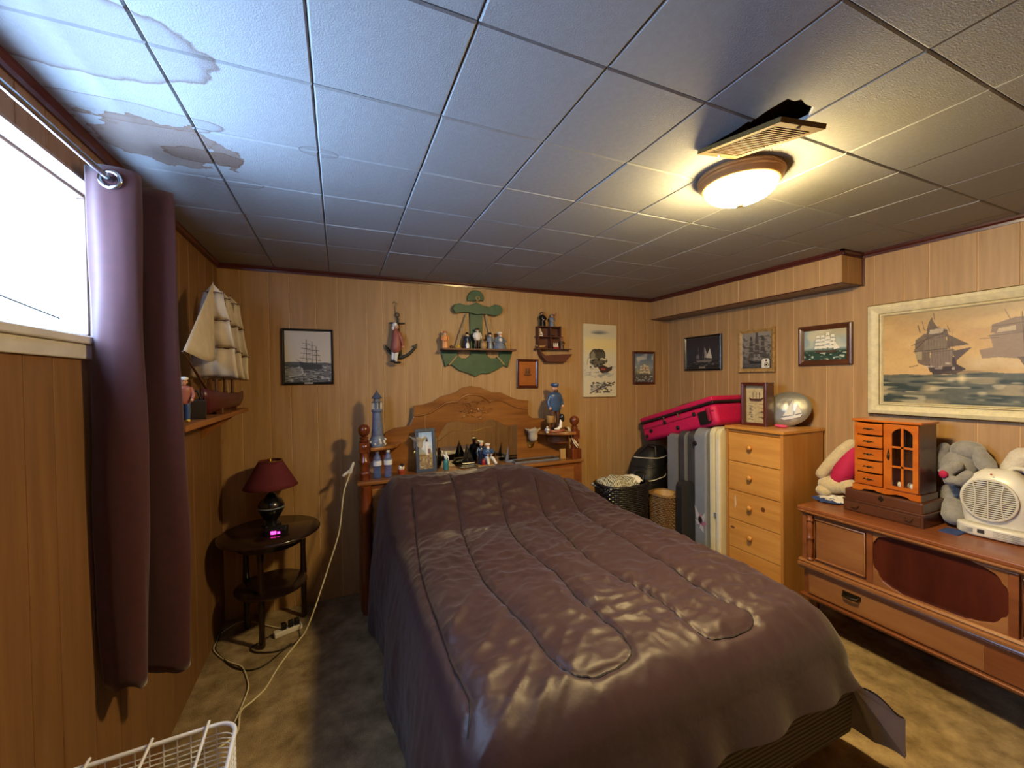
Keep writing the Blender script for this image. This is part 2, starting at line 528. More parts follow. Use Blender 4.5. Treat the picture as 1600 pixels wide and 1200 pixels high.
def trim(n, a, b, inward, h=.030, t=.016, z=ZC):
    a = Vector((*a, 0)); b = Vector((*b, 0)); i = Vector((*inward, 0))
    prof = [(0, 0), (t, 0), (t, -h * .35), (t * .55, -h * .6), (t * .45, -h), (0, -h)]
    mb = MB(); k = len(prof)
    vs = [tuple(a + i * p + Vector((0, 0, z + zz))) for p, zz in prof] + [tuple(b + i * p + Vector((0, 0, z + zz))) for p, zz in prof]
    mb.add(vs, [tuple(range(k)), tuple(range(2 * k - 1, k - 1, -1))] + [(j, j + k, (j + 1) % k + k, (j + 1) % k) for j in range(k)])
    return struct('trim_%d' % n, mb, 'trim_wood')
trim(1, (XL, YB), (SX, YB), (0, -1))
trim(2, (SX, SY - .016), (SX, YB), (-1, 0))
trim(3, (SX - .016, SY), (XR, SY), (0, -1))
trim(4, (XR, YF), (XR, SY), (-1, 0))
trim(5, (XL, YF), (XL, YB), (1, 0))
trim(6, (XL, YF), (XR, YF), (0, 1))

# ---- ceiling: backing board and one object per tile
def ceiling_mat():
    m = mat('ceiling_tile', '989b9d', 0.8, var=0.05, scale=60, bump=0.20, bscale=300, spec=0.2)
    nt = m.node_tree; N = nt.nodes; L = nt.links
    p = N['Principled BSDF']
    old = p.inputs['Base Color'].links[0].from_socket
    geo = N.new('ShaderNodeNewGeometry')
    nz = N.new('ShaderNodeTexNoise'); nz.inputs['Scale'].default_value = 16; nz.inputs['Detail'].default_value = 5
    L.new(geo.outputs['Position'], nz.inputs['Vector'])
    def math_(op, a, b=None):
        n = N.new('ShaderNodeMath'); n.operation = op
        for k, x in enumerate((a, b)):
            if x is None: continue
            if isinstance(x, (int, float)): n.inputs[k].default_value = x
            else: L.new(x, n.inputs[k])
        return n.outputs[0]
    sep = N.new('ShaderNodeSeparateXYZ'); L.new(geo.outputs['Position'], sep.inputs[0])
    cur = old
    # water stains: centre, radii, ragged edge, tint inside, ring strength
    for cx, cy, rx, ry, rag, inside, ring, c in [(-.17, .02, .285, .135, .30, .20, .95, '5e4230'), (-.16, .285, .235, .050, .35, .16, .9, '5e4230'),
                                                 (-.11, .43, .185, .125, 1.6, .60, .9, '6e4a28'), (.305, .305, .055, .026, .25, .14, .95, '54403a'),
                                                 (.03, .615, .085, .035, .4, .05, .8, '54403a'), (-.02, .46, .10, .05, .9, .4, .9, '57371c')]:
        dx = math_('DIVIDE', math_('SUBTRACT', sep.outputs[0], cx), rx)
        dy = math_('DIVIDE', math_('SUBTRACT', sep.outputs[1], cy), ry)
        d = math_('SQRT', math_('ADD', math_('MULTIPLY', dx, dx), math_('MULTIPLY', dy, dy)))
        d = math_('ADD', d, math_('MULTIPLY', math_('SUBTRACT', nz.outputs['Fac'], .5), rag))
        ins = N.new('ShaderNodeMapRange'); ins.inputs['From Min'].default_value = 1.0; ins.inputs['From Max'].default_value = .97
        ins.inputs['To Min'].default_value = 0; ins.inputs['To Max'].default_value = 1; L.new(d, ins.inputs['Value'])
        rg = N.new('ShaderNodeMapRange'); rg.inputs['From Min'].default_value = .80; rg.inputs['From Max'].default_value = .99
        L.new(d, rg.inputs['Value'])
        fac = math_('MULTIPLY', ins.outputs[0], math_('ADD', math_('MULTIPLY', math_('POWER', rg.outputs[0], 3.0), ring - inside), inside))
        mx = N.new('ShaderNodeMix'); mx.data_type = 'RGBA'
        L.new(fac, mx.inputs[0]); L.new(cur, mx.inputs[6]); mx.inputs[7].default_value = (*hexc(c), 1)
        cur = mx.outputs[2]
    L.new(cur, p.inputs['Base Color'])
ceiling_mat()
mat('ceiling_void', '6a4a34', 0.9, var=0.2)
TS = 0.3048
ceil_o = struct('ceiling', MB().box(XL - .1, XR + .1, YF - .1, YB + .1, ZC + .10, ZC + .16), 'ceiling_void')
build('furring_board', MB().box(XL - .1, XR + .1, YF - .1, YB + .1, ZC + .0125, ZC + .02), 'ceiling_void', ceil_o) if False else None
def tile_poly(pts, t=.012, b=.0038):
    """a tile from its outline (counter-clockwise, local), chamfered lower edge; z 0 = lower face"""
    mb = MB(); k = len(pts)
    c = Vector((sum(p[0] for p in pts) / k, sum(p[1] for p in pts) / k))
    inn = []
    for i in range(k):
        p = Vector(pts[i]); a = (p - Vector(pts[i - 1])).normalized(); bb = (Vector(pts[(i + 1) % k]) - p).normalized()
        n1 = Vector((-a.y, a.x)); n2 = Vector((-bb.y, bb.x)); nn = n1 + n2
        nn = nn / max(.5, nn.dot(n1))
        inn.append(p + nn * b)
    vs = [(p[0], p[1], t) for p in pts] + [(p[0], p[1], b) for p in pts] + [(p[0], p[1], 0) for p in inn]
    fs = [tuple(range(k)), tuple(range(3 * k - 1, 2 * k - 1, -1))]
    for r in (0, k):
        for i in range(k):
            j = (i + 1) % k; fs.append((r + i, r + k + i, r + k + j, r + j))
    mb.add(vs, fs)
    return mb
# the hole torn beside the loose register, in ceiling coordinates
HOLE = [tuple(aZ(px, py, ZC)[:2]) for px, py in [(1092, 236), (1150, 203), (1169, 190), (1173, 191), (1200, 172), (1231, 154), (1241, 158), (1252, 155), (1259, 163), (1272, 168), (1262, 186), (1172, 228), (1104, 240)]]
def cell_poly(x0, x1, y0, y1):
    g = .0011
    return [(x0 + g, y0 + g), (x1 - g, y0 + g), (x1 - g, y1 - g), (x0 + g, y1 - g)]
full = mesh_data('tile', tile_poly([(p[0] - TS / 2, p[1] - TS / 2) for p in cell_poly(0, TS, 0, TS)]), 'ceiling_tile')
hx = [p[0] for p in HOLE]; hy = [p[1] for p in HOLE]
rt = random.Random(3)
for i in range(-1, 11):
    for j in range(-7, 6):
        x0, x1 = max(i * TS, XL), min((i + 1) * TS, XR); y0, y1 = max(j * TS, YF), min((j + 1) * TS, YB)
        if x1 - x0 < .01 or y1 - y0 < .01: continue
        touched = x0 < max(hx) and x1 > min(hx) and y0 < max(hy) and y1 > min(hy)
        if not touched and x1 - x0 > TS - .001 and y1 - y0 > TS - .001:
            o = link('tile', full, ceil_o)
            o.location = (x0 + TS / 2, y0 + TS / 2, ZC - rt.uniform(0, .0012))
            o.rotation_euler = (rt.gauss(0, .0030), rt.gauss(0, .0030), rt.gauss(0, .0015))
        else:
            mb = tile_poly(cell_poly(x0, x1, y0, y1))
            mb.v = [(a, b, c + ZC) for a, b, c in mb.v]
            o = build('tile', mb, 'ceiling_tile', ceil_o)
            if touched:
                o['label'] = 'ceiling tile torn open beside the loose register'
                cut = MB().prism(HOLE, ZC - .05, ZC + .06, 'xy')
                cm = mesh_data('hole_cutter', cut, None)
                co = bpy.data.objects.new('hole_cutter', cm); COL.objects.link(co)
                md = o.modifiers.new('hole', 'BOOLEAN'); md.operation = 'DIFFERENCE'; md.object = co; md.solver = 'EXACT'
                dg = bpy.context.evaluated_depsgraph_get(); dg.update()
                nm = bpy.data.meshes.new_from_object(o.evaluated_get(dg))
                o.modifiers.clear(); o.data = nm
                bpy.data.objects.remove(co); bpy.data.meshes.remove(cm)
# duct seen through the torn hole
mat('duct_metal', '5a4a3a', 0.5, 0.4, var=0.3)
# ---- window in the left wall
mat('window_paint', '8c7466', 0.5, var=0.1)
mat('sill_white', 'c9c4bc', 0.45, var=0.08)
def obscure():
    m = bpy.data.materials.new('obscure_glass'); m.use_nodes = True
    nt = m.node_tree; N = nt.nodes; L = nt.links
    N.remove(N['Principled BSDF'])
    tr = N.new('ShaderNodeBsdfTransparent'); tr.inputs[0].default_value = (.92, .97, 1, 1)
    tl = N.new('ShaderNodeBsdfTranslucent'); tl.inputs[0].default_value = (.80, .90, 1, 1)
    gl = N.new('ShaderNodeBsdfGlossy'); gl.inputs['Roughness'].default_value = .25
    tc = N.new('ShaderNodeTexCoord'); vo = N.new('ShaderNodeTexVoronoi'); vo.inputs['Scale'].default_value = 95; vo.inputs['Randomness'].default_value = .15
    L.new(tc.outputs['Object'], vo.inputs['Vector'])
    bp = N.new('ShaderNodeBump'); bp.inputs['Strength'].default_value = .8; bp.inputs['Distance'].default_value = .004
    L.new(vo.outputs['Distance'], bp.inputs['Height']); L.new(bp.outputs[0], gl.inputs['Normal']); L.new(bp.outputs[0], tl.inputs['Normal'])
    rp = N.new('ShaderNodeMapRange'); rp.inputs['From Min'].default_value = .1; rp.inputs['From Max'].default_value = .6
    rp.inputs['To Min'].default_value = .08; rp.inputs['To Max'].default_value = .30
    L.new(vo.outputs['Distance'], rp.inputs['Value'])
    a = N.new('ShaderNodeMixShader'); L.new(rp.outputs[0], a.inputs[0]); L.new(tr.outputs[0], a.inputs[1]); L.new(tl.outputs[0], a.inputs[2])
    b = N.new('ShaderNodeMixShader'); b.inputs[0].default_value = .06; L.new(a.outputs[0], b.inputs[1]); L.new(gl.outputs[0], b.inputs[2])
    L.new(b.outputs[0], N['Material Output'].inputs[0])
    MATS['obscure_glass'] = m
obscure()
m = MB()
fx0, fx1 = XL - .085, XL - .045
fr = .016
m.box(fx0, fx1, W_Y0, W_Y1, W_Z0, W_Z0 + fr); m.box(fx0, fx1, W_Y0, W_Y1, W_Z1 - fr, W_Z1)
m.box(fx0, fx1, W_Y0, W_Y0 + fr, W_Z0 + fr, W_Z1 - fr); m.box(fx0, fx1, W_Y1 - fr, W_Y1, W_Z0 + fr, W_Z1 - fr)
win = struct('window_1', m, 'window_paint', bevel=.003, label='basement window with obscure dimpled glass')
build('pane', MB().box(XL - .068, XL - .064, W_Y0 + fr - .004, W_Y1 - fr + .004, W_Z0 + fr - .004, W_Z1 - fr + .004), 'obscure_glass', win)
m = MB()   # lining boards of the opening
m.box(XL - .045, XL + .004, W_Y0, W_Y1, W_Z1 - .008, W_Z1); m.box(XL - .045, XL + .004, W_Y1 - .008, W_Y1, W_Z0, W_Z1 - .008)
m.box(XL - .045, XL + .004, W_Y0, W_Y0 + .008, W_Z0, W_Z1 - .008)
build('reveal', m, 'window_paint', win)
build('sill', MB().box(XL - .045, XL + .022, W_Y0 - .02, W_Y1 + .02, W_Z0 - .022, W_Z0), 'sill_white', win, bevel=.004)
build('apron_board', MB().box(XL, XL + .012, W_Y0 - .02, W_Y1 + .02, W_Z0 - .062, W_Z0 - .022), 'sill_white', win, bevel=.003)
m = MB().tube([(XL - .060, -.15, W_Z0 + .11), (XL - .058, .12, W_Z0 + .085), (XL - .058, .44, W_Z0 + .05)], .0025, 6)
build('pull_wire', m, 'old_brass', win, smooth=True)
# ------------------------------------------------------------------ bed
BX0, BX1, BY0, BY1 = 0.575, 1.965, -0.250, 1.515
mat('satin', '331c1e', 0.50, var=0.10, scale=5, spec=0.45, sheen=0.15, bump=0.12, bscale=38)
mat('lining', '8f8a90', 0.5, var=0.12, scale=8)
def ribbed():
    m = mat('ribbed_ticking', '5f584e', 0.85, var=0.15, scale=50)
    nt = m.node_tree; N = nt.nodes; L = nt.links; p = N['Principled BSDF']
    tc = N.new('ShaderNodeTexCoord'); wv = N.new('ShaderNodeTexWave'); wv.bands_direction = 'Z'
    wv.inputs['Scale'].default_value = 22; wv.inputs['Distortion'].default_value = 0.15
    L.new(tc.outputs['Object'], wv.inputs['Vector'])
    mx = N.new('ShaderNodeMix'); mx.data_type = 'RGBA'; old = p.inputs['Base Color'].links[0].from_socket
    L.new(wv.outputs['Fac'], mx.inputs[0]); mx.inputs[6].default_value = (*hexc('322a26'), 1); L.new(old, mx.inputs[7])
    L.new(mx.outputs[2], p.inputs['Base Color'])
    b = N.new('ShaderNodeBump'); b.inputs['Strength'].default_value = .7; b.inputs['Distance'].default_value = .006
    L.new(wv.outputs['Fac'], b.inputs['Height']); L.new(b.outputs[0], p.inputs['Normal'])
ribbed()
bs = thing('box_spring', (1.29, .63, 0), 'ribbed grey-brown box spring on a low frame under the brown comforter', 'box spring')
build('body', MB().box(.565, 1.995, -.240, 1.50, .14, .365), 'ribbed_ticking', bs, bevel=.02, seg=3, world=True)
m = MB()
m.box(.60, .63, -.20, 1.48, .115, .139); m.box(1.93, 1.96, -.20, 1.48, .115, .139); m.box(.63, 1.93, -.20, -.17, .115, .139); m.box(.63, 1.93, 1.42, 1.45, .115, .139)
build('frame_rail', m, 'black_metal', bs, world=True)
for x in (.68, 1.88):
    for y in (-.10, 1.35):
        build('leg', MB().lathe([(.022, 0), (.022, .03), (.014, .04), (.014, .115)], 12, T((x, y, 0))), 'black_metal', bs, smooth=True, world=True)
mt = MB().box(.640, 1.900, -.165, 1.44, .367, .500)
single('mattress', mt, 'white_plastic', 'mattress between the box spring and the brown comforter', 'mattress', (1.29, .63, .367), bevel=.04, seg=4)

def roll(d, r=.13, h=.13):
    if d >= r: return 0.0
    t = 1 - max(0.0, d) / r
    return h * (1 - math.sqrt(max(0.0, 1 - t * t)))
def H0(x, y):
    z = .625
    z += .195 * smooth01((y - .92) / .46) * (.25 + .75 * smooth01((1.92 - x) / .50)) * smooth01((x - .38) / .3)
    z -= .10 * smooth01((y - 1.44) / .09)
    z -= .02 * smooth01((.25 - y) / .5)
    return z
def on_bed(px, py):
    z = .63
    for _ in range(12):
        p = aZ(px, py, z); z = .5 * z + .5 * H0(min(BX1, max(BX0, p[0])), min(1.45, max(BY0, p[1])))
    y = float(p[1])
    return (float(p[0]), y if y > 0 else -.20 * math.tanh(-y / .20))
def crop(pts): return [on_bed(560 + x * .5625, 720 + y * .5625) for x, y in pts]
SEAMS = [crop([(150, 75), (160, 200), (175, 300), (225, 440), (270, 560), (312, 650), (318, 760)]),
         crop([(255, 40), (275, 110), (300, 230), (345, 320), (400, 385), (470, 460), (540, 545), (600, 600), (640, 617), (690, 622), (740, 600), (772, 560), (765, 525), (720, 470), (660, 420), (600, 370), (560, 320), (500, 270), (440, 215), (405, 140), (385, 40)]),
         crop([(490, 45), (515, 140), (570, 200), (640, 270), (740, 330), (830, 380), (880, 420), (935, 460), (1000, 500), (1060, 515), (1115, 510), (1142, 485), (1135, 455), (1090, 420), (1000, 375), (900, 315), (830, 270), (740, 215), (660, 165), (600, 110), (565, 45)])]
SEAMS = [[(p.x, p.y) for p in catmull(s, 4)] for s in SEAMS]
NX, NY = 170, 210
gx = np.linspace(BX0, BX1, NX + 1); gy = np.linspace(BY1, BY0, NY + 1)
GX, GY = np.meshgrid(gx, gy)
D = np.full(GX.shape, 9.0)
for s in SEAMS:
    for (x1, y1), (x2, y2) in zip(s[:-1], s[1:]):
        dx, dy = x2 - x1, y2 - y1
        t = np.clip(((GX - x1) * dx + (GY - y1) * dy) / (dx * dx + dy * dy + 1e-12), 0, 1)
        D = np.minimum(D, np.sqrt((GX - x1 - t * dx) ** 2 + (GY - y1 - t * dy) ** 2))
def ridged(x, y, z=0.0):
    return 1 - abs(noise.noise(Vector((x, y, z)))) * 2.0
def wrinkle(x, y):
    w = noise.noise(Vector((x * 2.2, y * 2.2, 4.1)))
    a = ridged(x * 3.2 + y * 2.0 + w * 1.4, y * 10.5 - x * 4.0 + w * 2.2)
    b = ridged(x * 8.0 - y * 3.0 + w, y * 5.0 + x * 5.5 + w * 2.0, 7.0)
    c = noise.noise(Vector((x * 16, y * 24, 2.0)))
    e = noise.noise(Vector((x * 3.1, y * 3.1, 9.0)))
    return .0125 * max(0, a) ** 2 * (.6 + .6 * w) + .006 * max(0, b) ** 2 + .0030 * c + .010 * e + .0040 * max(0, ridged(x * 14 + y * 9 + w * 3, y * 22 - x * 9, 3.3)) ** 2
cv = []
for j in range(NY + 1):
    for i in range(NX + 1):
        x, y = float(GX[j, i]), float(GY[j, i])
        d = float(D[j, i])
        puff = .012 * (1 - math.exp(-d / .022)) - .007 * math.exp(-(d / .007) ** 2)
        ed = min(x - BX0, BX1 - x, y - BY0)
        k = smooth01(ed / .10)
        z = H0(x, y) + puff * (.3 + .7 * k) + wrinkle(x, y) * (.35 + .65 * k) - .012
        z -= roll(x - BX0) + roll(BX1 - x) + roll(y - BY0, .15, .14)
        # the edges bulge outward a little near the head
        cv.append((x - .03 * smooth01((y - .9) / .5) * (1 - smooth01((x - BX0) / .3)), y, z))
cf = []
w1 = NX + 1
for j in range(NY):
    for i in range(NX):
        cf.append((j * w1 + i, (j + 1) * w1 + i, (j + 1) * w1 + i + 1, j * w1 + i + 1))
# perimeter columns: right side (head to foot), pinched corner, foot, left corner, left side (foot to head)
ROWS = 26
cols = []     # (start vertex index, function d -> position)
def P0(idx): return Vector(cv[idx])
skirt_lo = {}
def column(top, fn):
    idx = [top]
    for r in range(1, ROWS + 1):
        idx.append(len(cv)); cv.append(tuple(fn(r / ROWS)))
    return idx
col_list = []
def fold(t, d, k=16.0, a=.020, s=0.0):
    return a * d * (math.sin(k * t + 2.0 * noise.noise(Vector((t * 3, s, 0))) ) + .6 * noise.noise(Vector((t * 9, d * 2, s)))) + .004 * noise.noise(Vector((t * 22, d * 9, s)))
RFC = NY * w1 + NX
for j in range(0, NY + 1, 1):
    p = P0(j * w1 + NX); y = p.y
    e = smooth01((y + .25) / .5)
    def f(d, p=p, y=y, e=e):
        zb = .115 - .03 * (1 - e)
        ex = .04 * d ** .8 + .09 * d * (1 - e)
        return Vector((p.x + ex + fold(y, d, 13, .018 * e + .004), p.y - (1 - smooth01((y - BY0) / .12)) * 0, p.z + (zb - p.z) * d))
    col_list.append((column(j * w1 + NX, f), 'right'))
pc = P0(RFC)
NE = 14
for k in range(1, 2 * NE):
    s = k / (2 * NE)
    def f(d, s=s):
        corner_r = Vector((pc.x + .04 * d ** .8 + .10 * d, pc.y))if False else None
        xr = pc.x + .04 * d ** .8 + .09 * d
        R0 = Vector((xr, pc.y, 0)); RG = Vector((pc.x + .137 * d, pc.y - .088 * d ** .8, 0)); FT = Vector((pc.x - .01, pc.y - .035 * d, 0))
        if s <= .5:
            t = s / .5; q = R0.lerp(RG, t); zb = .085 + (.098 - .085) * t
            q.x += .012 * math.sin(t * math.pi) * d
        else:
            t = (s - .5) / .5; q = RG.lerp(FT, t); zb = .235 + (.345 - .235) * smooth01(t)
            q.y -= .010 * math.sin(t * math.pi) * d
        return Vector((q.x, q.y, pc.z + (zb - pc.z) * d))
    col_list.append((column(RFC, f), 'corner'))
for i in range(NX, -1, -1):
    p = P0(NY * w1 + i); x = p.x
    def f(d, p=p, x=x):
        l = smooth01((1.0 - x) / .35)
        zb = .345 - .20 * l + .012 * noise.noise(Vector((x * 5, 1, 1)))
        ey = -.022 * d - .03 * l * d
        return Vector((p.x, p.y + ey - .022 * d * (.5 + .5 * math.sin(26 * x + 3 * noise.noise(Vector((x * 4, 0, 3))))) * (.4 + .8 * abs(noise.noise(Vector((x * 3, 5, 1))))), p.z + (zb - p.z) * d))
    col_list.append((column(NY * w1 + i, f), 'foot'))
LFC = NY * w1
pl = P0(LFC)
for k in range(1, 9):
    s = k / 9
    def f(d, s=s):
        a = math.radians(270 - 90 * s)
        rad = .065 * math.sin(min(1, d * 1.5) * math.pi / 2) + .06 * d
        return Vector((pl.x + rad * math.cos(a), pl.y + rad * math.sin(a), pl.z + ((.145 - .115 * s) - pl.z) * d))
    col_list.append((column(LFC, f), 'lcorner'))
for j in range(NY, -1, -1):
    p = P0(j * w1); y = p.y
    def f(d, p=p, y=y):
        ex = -.035 * math.sin(min(1, d * 1.6) * math.pi / 2) - .018 * d
        return Vector((p.x + ex - fold(y, d, 11, .020, 5.0), p.y, p.z + (.03 - p.z) * d))
    col_list.append((column(j * w1, f), 'left'))
liner = []
for (a, ka), (b, kb) in zip(col_list[:-1], col_list[1:]):
    for r in range(ROWS):
        f = (a[r], a[r + 1], b[r + 1], b[r])
        if a[r] == b[r]: f = (a[r], a[r + 1], b[r + 1])
        cf.append(f)
        if ka in ('right', 'corner', 'foot') and cv[a[0]][0] > 1.3 and (ka != 'right' or cv[a[0]][1] < .5): liner.append(f)
mb = MB(); mb.v = cv; mb.f = cf
cmf = thing('comforter', (1.27, .63, .30), 'dark chocolate brown quilted satin comforter spread over the bed', 'comforter')
top = build('cover', mb, 'satin', cmf, smooth=True, world=True, recalc=True)
top.data.polygons.foreach_set('use_smooth', [True] * len(top.data.polygons))
for e in top.data.edges: e.use_edge_sharp = False
if top.data.vertices[(NY // 2) * w1 + NX // 2].normal.z < 0:
    top.data.flip_normals(); top.data.update()
mat('seam_thread', '1c1112', 0.6, var=.1)
from mathutils.bvhtree import BVHTree
bv = BVHTree.FromPolygons(cv[:(NX + 1) * (NY + 1)], cf[:NX * NY])
for s_ in SEAMS:
    pts = []
    for p_ in [q for q in s_]:
        pts.append(Vector((min(BX1 - .03, max(BX0 + .03, p_[0])), min(1.42, max(BY0 + .04, p_[1])), 0)))
    cc_ = []
    for a_, b_ in zip(pts[:-1], pts[1:]):
        k_ = max(2, int((b_ - a_).length / .012))
        for i_ in range(k_):
            p_ = a_.lerp(b_, i_ / k_)
            h_ = bv.ray_cast(Vector((p_.x, p_.y, 2)), Vector((0, 0, -1)))[0]
            if h_ is not None: cc_.append(h_ + Vector((0, 0, .0012)))
    build('seam', MB().tube(cc_, .0030, 6), 'seam_thread', cmf, smooth=True, world=True)
# grey lining on the inner side of the hanging corner
inv = wmat(cmf).inverted()
use = sorted({i for f in liner for i in f}); mp_ = {v: k for k, v in enumerate(use)}
nv = top.data.vertices
lm = MB(); lm.v = [tuple(nv[i].co - nv[i].normal * .007) for i in use]; lm.f = [tuple(mp_[i] for i in f) for f in liner]
build('lining', lm, 'lining', cmf, smooth=True, label='pale grey lining showing inside the hanging corner')

# ------------------------------------------------------------------ headboard with mirror
HY0, HY1 = 1.53, 1.745         # front of the deck, back panel face ends at the wall
hb = thing('bookcase_headboard', (1.24, 1.65, 0), 'carved oak bookcase headboard with turned posts and mirror behind the bed', 'headboard')
def hb_(name, mb, mt, **kw): return build(name, mb, mt, kw.pop('parent', hb), world=True, **kw)
def hp(px, py, Y=1.725): p = aY(px, py, Y); return (float(p[0]), float(p[2]))
DZ = .79
hb_('side_panel', MB().box(.452, .480, HY0, HY1 + .02, 0, DZ - .02), 'oak_dark', bevel=.003)
hb_('side_panel', MB().box(2.000, 2.028, HY0, HY1 + .02, 0, DZ - .02), 'oak_dark', bevel=.003)
hb_('deck', MB().box(.440, 2.040, HY0 - .012, HY1 + .02, DZ - .022, DZ), 'oak', bevel=.005)
hb_('front_panel', MB().box(.480, 2.000, HY0 + .005, HY0 + .022, .06, DZ - .022), 'oak_dark')
hb_('door', MB().box(.52, .86, HY0 - .006, HY0 + .005, .45, DZ - .05), 'oak', bevel=.006)
hb_('door', MB().box(1.62, 1.96, HY0 - .006, HY0 + .005, .45, DZ - .05), 'oak', bevel=.006)
out = [(590, 770), (598, 690), (602, 676), (617, 669), (632, 667), (641, 664), (646, 651), (646.5, 634), (660, 632.5), (676, 628), (690, 619), (703, 616), (712, 613), (722, 606), (735, 603), (750, 605),
       (760, 610), (769, 613), (782, 613), (795, 619), (808, 624), (826, 625.5), (825, 641), (826, 648), (832, 653.5), (843, 653.5), (855, 655), (868, 660), (880, 668), (884, 690), (888, 770)]
hb_('back_panel', MB().prism([hp(*p) for p in out], 1.727, 1.747, 'xz'), 'oak', bevel=.003)
mold = [(646.5, 649.5), (660, 648.5), (672, 645), (684, 638), (697, 629.5), (706, 628), (714, 628.5), (720, 622), (730, 617), (742, 616), (754, 619), (761, 624), (765, 628), (773, 625), (785, 626), (797, 632), (810, 637), (825, 639.5)]
hb_('moulding', MB().tube([(hp(*p)[0], 1.727, hp(*p)[1]) for p in mold], .0085, 8), 'oak', smooth=True)
m = MB()
rc = random.Random(5)
for k in range(46):      # carved floral relief
    px, py = 738 + rc.gauss(0, 13), 641 + rc.gauss(0, 7)
    a = rc.uniform(0, 6.28); l = rc.uniform(4, 9); c = rc.uniform(-.9, .9)
    pts = [hp(px + math.cos(a + c * t) * l * t, py + math.sin(a + c * t) * l * t * .8) for t in (0, .33, .66, 1)]
    m.tube([(p[0], 1.7268 - .002 * math.sin(i * 1.05), p[1]) for i, p in enumerate(pts)], [.0045, .007, .006, .002], 6)
hb_('carved_flowers', m, 'oak', smooth=True)
# mirror panes: two bevelled side panes each side and a wavy-topped middle
def pane(pts, y=1.7255, t=.0025, name='mirror_pane'):
    hb_(name, MB().prism([hp(*p, 1.725) for p in pts], y - t, y, 'xz'), 'mirror', bevel=.0012)
pane([(652, 745), (652, 690), (664, 688), (664, 745)])
pane([(665, 745), (665, 688), (683, 683), (683, 745)])
pane([(684, 745), (684, 683), (691, 671), (698, 662), (706, 659), (715, 658), (724, 660), (733, 661.5), (742, 661.5), (752, 661), (760, 658), (767, 655), (774, 657), (774, 738)])
pane([(775, 738), (775, 657), (784, 662), (794, 666), (794, 736)])
pane([(795, 736), (795, 666), (808, 663), (808, 734)])
m = MB().tube([(hp(*p)[0], 1.7215, hp(*p)[1]) for p in [(684, 690), (695, 681), (705, 674), (716, 671), (730, 674), (745, 673), (758, 668), (772, 666)]], .0016, 6)
hb_('etched_line', m, 'brass', smooth=True)
def post(x, y, z0, ztop):
    h = ztop
    # square rosette block and turned rings up to a ball finial
    o = hb_('post', MB().lathe([(.030, z0), (.030, z0 + .03), (.034, z0 + .036), (.034, z0 + .05), (.027, z0 + .056), (.030, z0 + .07), (.030, z0 + .10), (.034, z0 + .106), (.034, z0 + .12),
                                (.027, z0 + .128), (.029, h - .115)], 18, T((x, y, 0))), 'post_wood', smooth=True)
    b = build('rosette_block', MB().box(x - .030, x + .030, y - .030, y + .030, h - .135, h - .070), 'post_wood', o, world=True, bevel=.004)
    build('rosette', MB().lathe([(.016, 0), (.016, .004), (.010, .007), (.004, .009)], 14, T((x, y - .030, h - .10), 0, math.radians(90))), 'post_wood', o, smooth=True, world=True)
    build('finial', MB().lathe([(.026, h - .070), (.030, h - .064), (.020, h - .052), (.026, h - .046), (.026, h - .040), (.014, h - .034), (.024, h - .028), (.033, h - .014), (.036, h + .004), (.033, h + .020), (.022, h + .034), (.006, h + .040)], 20, T((x, y, 0))),
          'post_wood', o, smooth=True, world=True)
post(.486, 1.575, DZ, 1.095)
post(1.995, 1.575, DZ, 1.075)
hb_('rosette_block', MB().box(1.955, 2.035, 1.54, 1.62, DZ, DZ + .075), 'post_wood', bevel=.004)
hb_('lower_post', MB().lathe([(.030, 0), (.030, .60), (.036, .61), (.036, .64), (.030, .65), (.030, DZ - .022)], 16, T((.488, 1.512, 0))), 'post_wood', smooth=True)
# quarter-round corner shelves
def corner_shelf(xc, sgn, z, r, name):
    pts = [(xc, HY1 - .018)]
    for k in range(13):
        a = math.pi / 2 * k / 12
        pts.append((xc + sgn * r * math.cos(a), HY1 - .018 - r * .92 * math.sin(a)))
    mb = MB().prism(pts, z - .020, z, 'xy')
    hb_(name, mb, 'oak', bevel=.004)
    b = MB().prism([(xc, HY1 - .018)] + [(xc + sgn * r * .55 * math.cos(math.pi / 2 * k / 8), HY1 - .018 - r * .5 * math.sin(math.pi / 2 * k / 8)) for k in range(9)], z - .10, z - .020, 'xy')
    hb_('shelf_bracket', b, 'oak_dark', bevel=.006)
corner_shelf(.520, 1, .990, .205, 'corner_shelf')
corner_shelf(1.965, -1, 1.000, .245, 'corner_shelf')
# glass tulip lights
mat('frosted_glass', 'd8ccb4', 0.35, var=0.1, transl=0.35)
def tulip(x, z, tilt):
    arm = hb_('light_arm', MB().tube([(x, 1.725, z - .055), (x, 1.70, z - .065), (x, 1.685, z - .05), (x, 1.68, z - .03)], .007, 8), 'brass', smooth=True)
    build('wall_plate', MB().lathe([(.030, 0), (.030, .006), (.018, .014)], 18, T((x, 1.727, z - .055), 0, math.radians(90))), 'brass', arm, smooth=True, world=True)
    n = 40; mb = MB()
    def fn(u, v):
        a = 2 * math.pi * u
        r = [.020, .030, .034, .032, .038, .055][int(round(v * 5))] + (.006 * math.cos(7 * a) if v > .9 else .002 * math.cos(7 * a) * v)
        return (x + r * math.cos(a), 1.68 + r * math.sin(a), z - .03 + .095 * v + (.006 * math.cos(7 * a) if v > .9 else 0))
    mb.grid(fn, n, 5, True)
    build('glass_shade', mb, 'frosted_glass', arm, smooth=True, solid=.003, world=True)
tulip(float(aY(654, 695, 1.68)[0]), .955, 0)
tulip(float(aY(833, 683, 1.68)[0]), .955, 0)
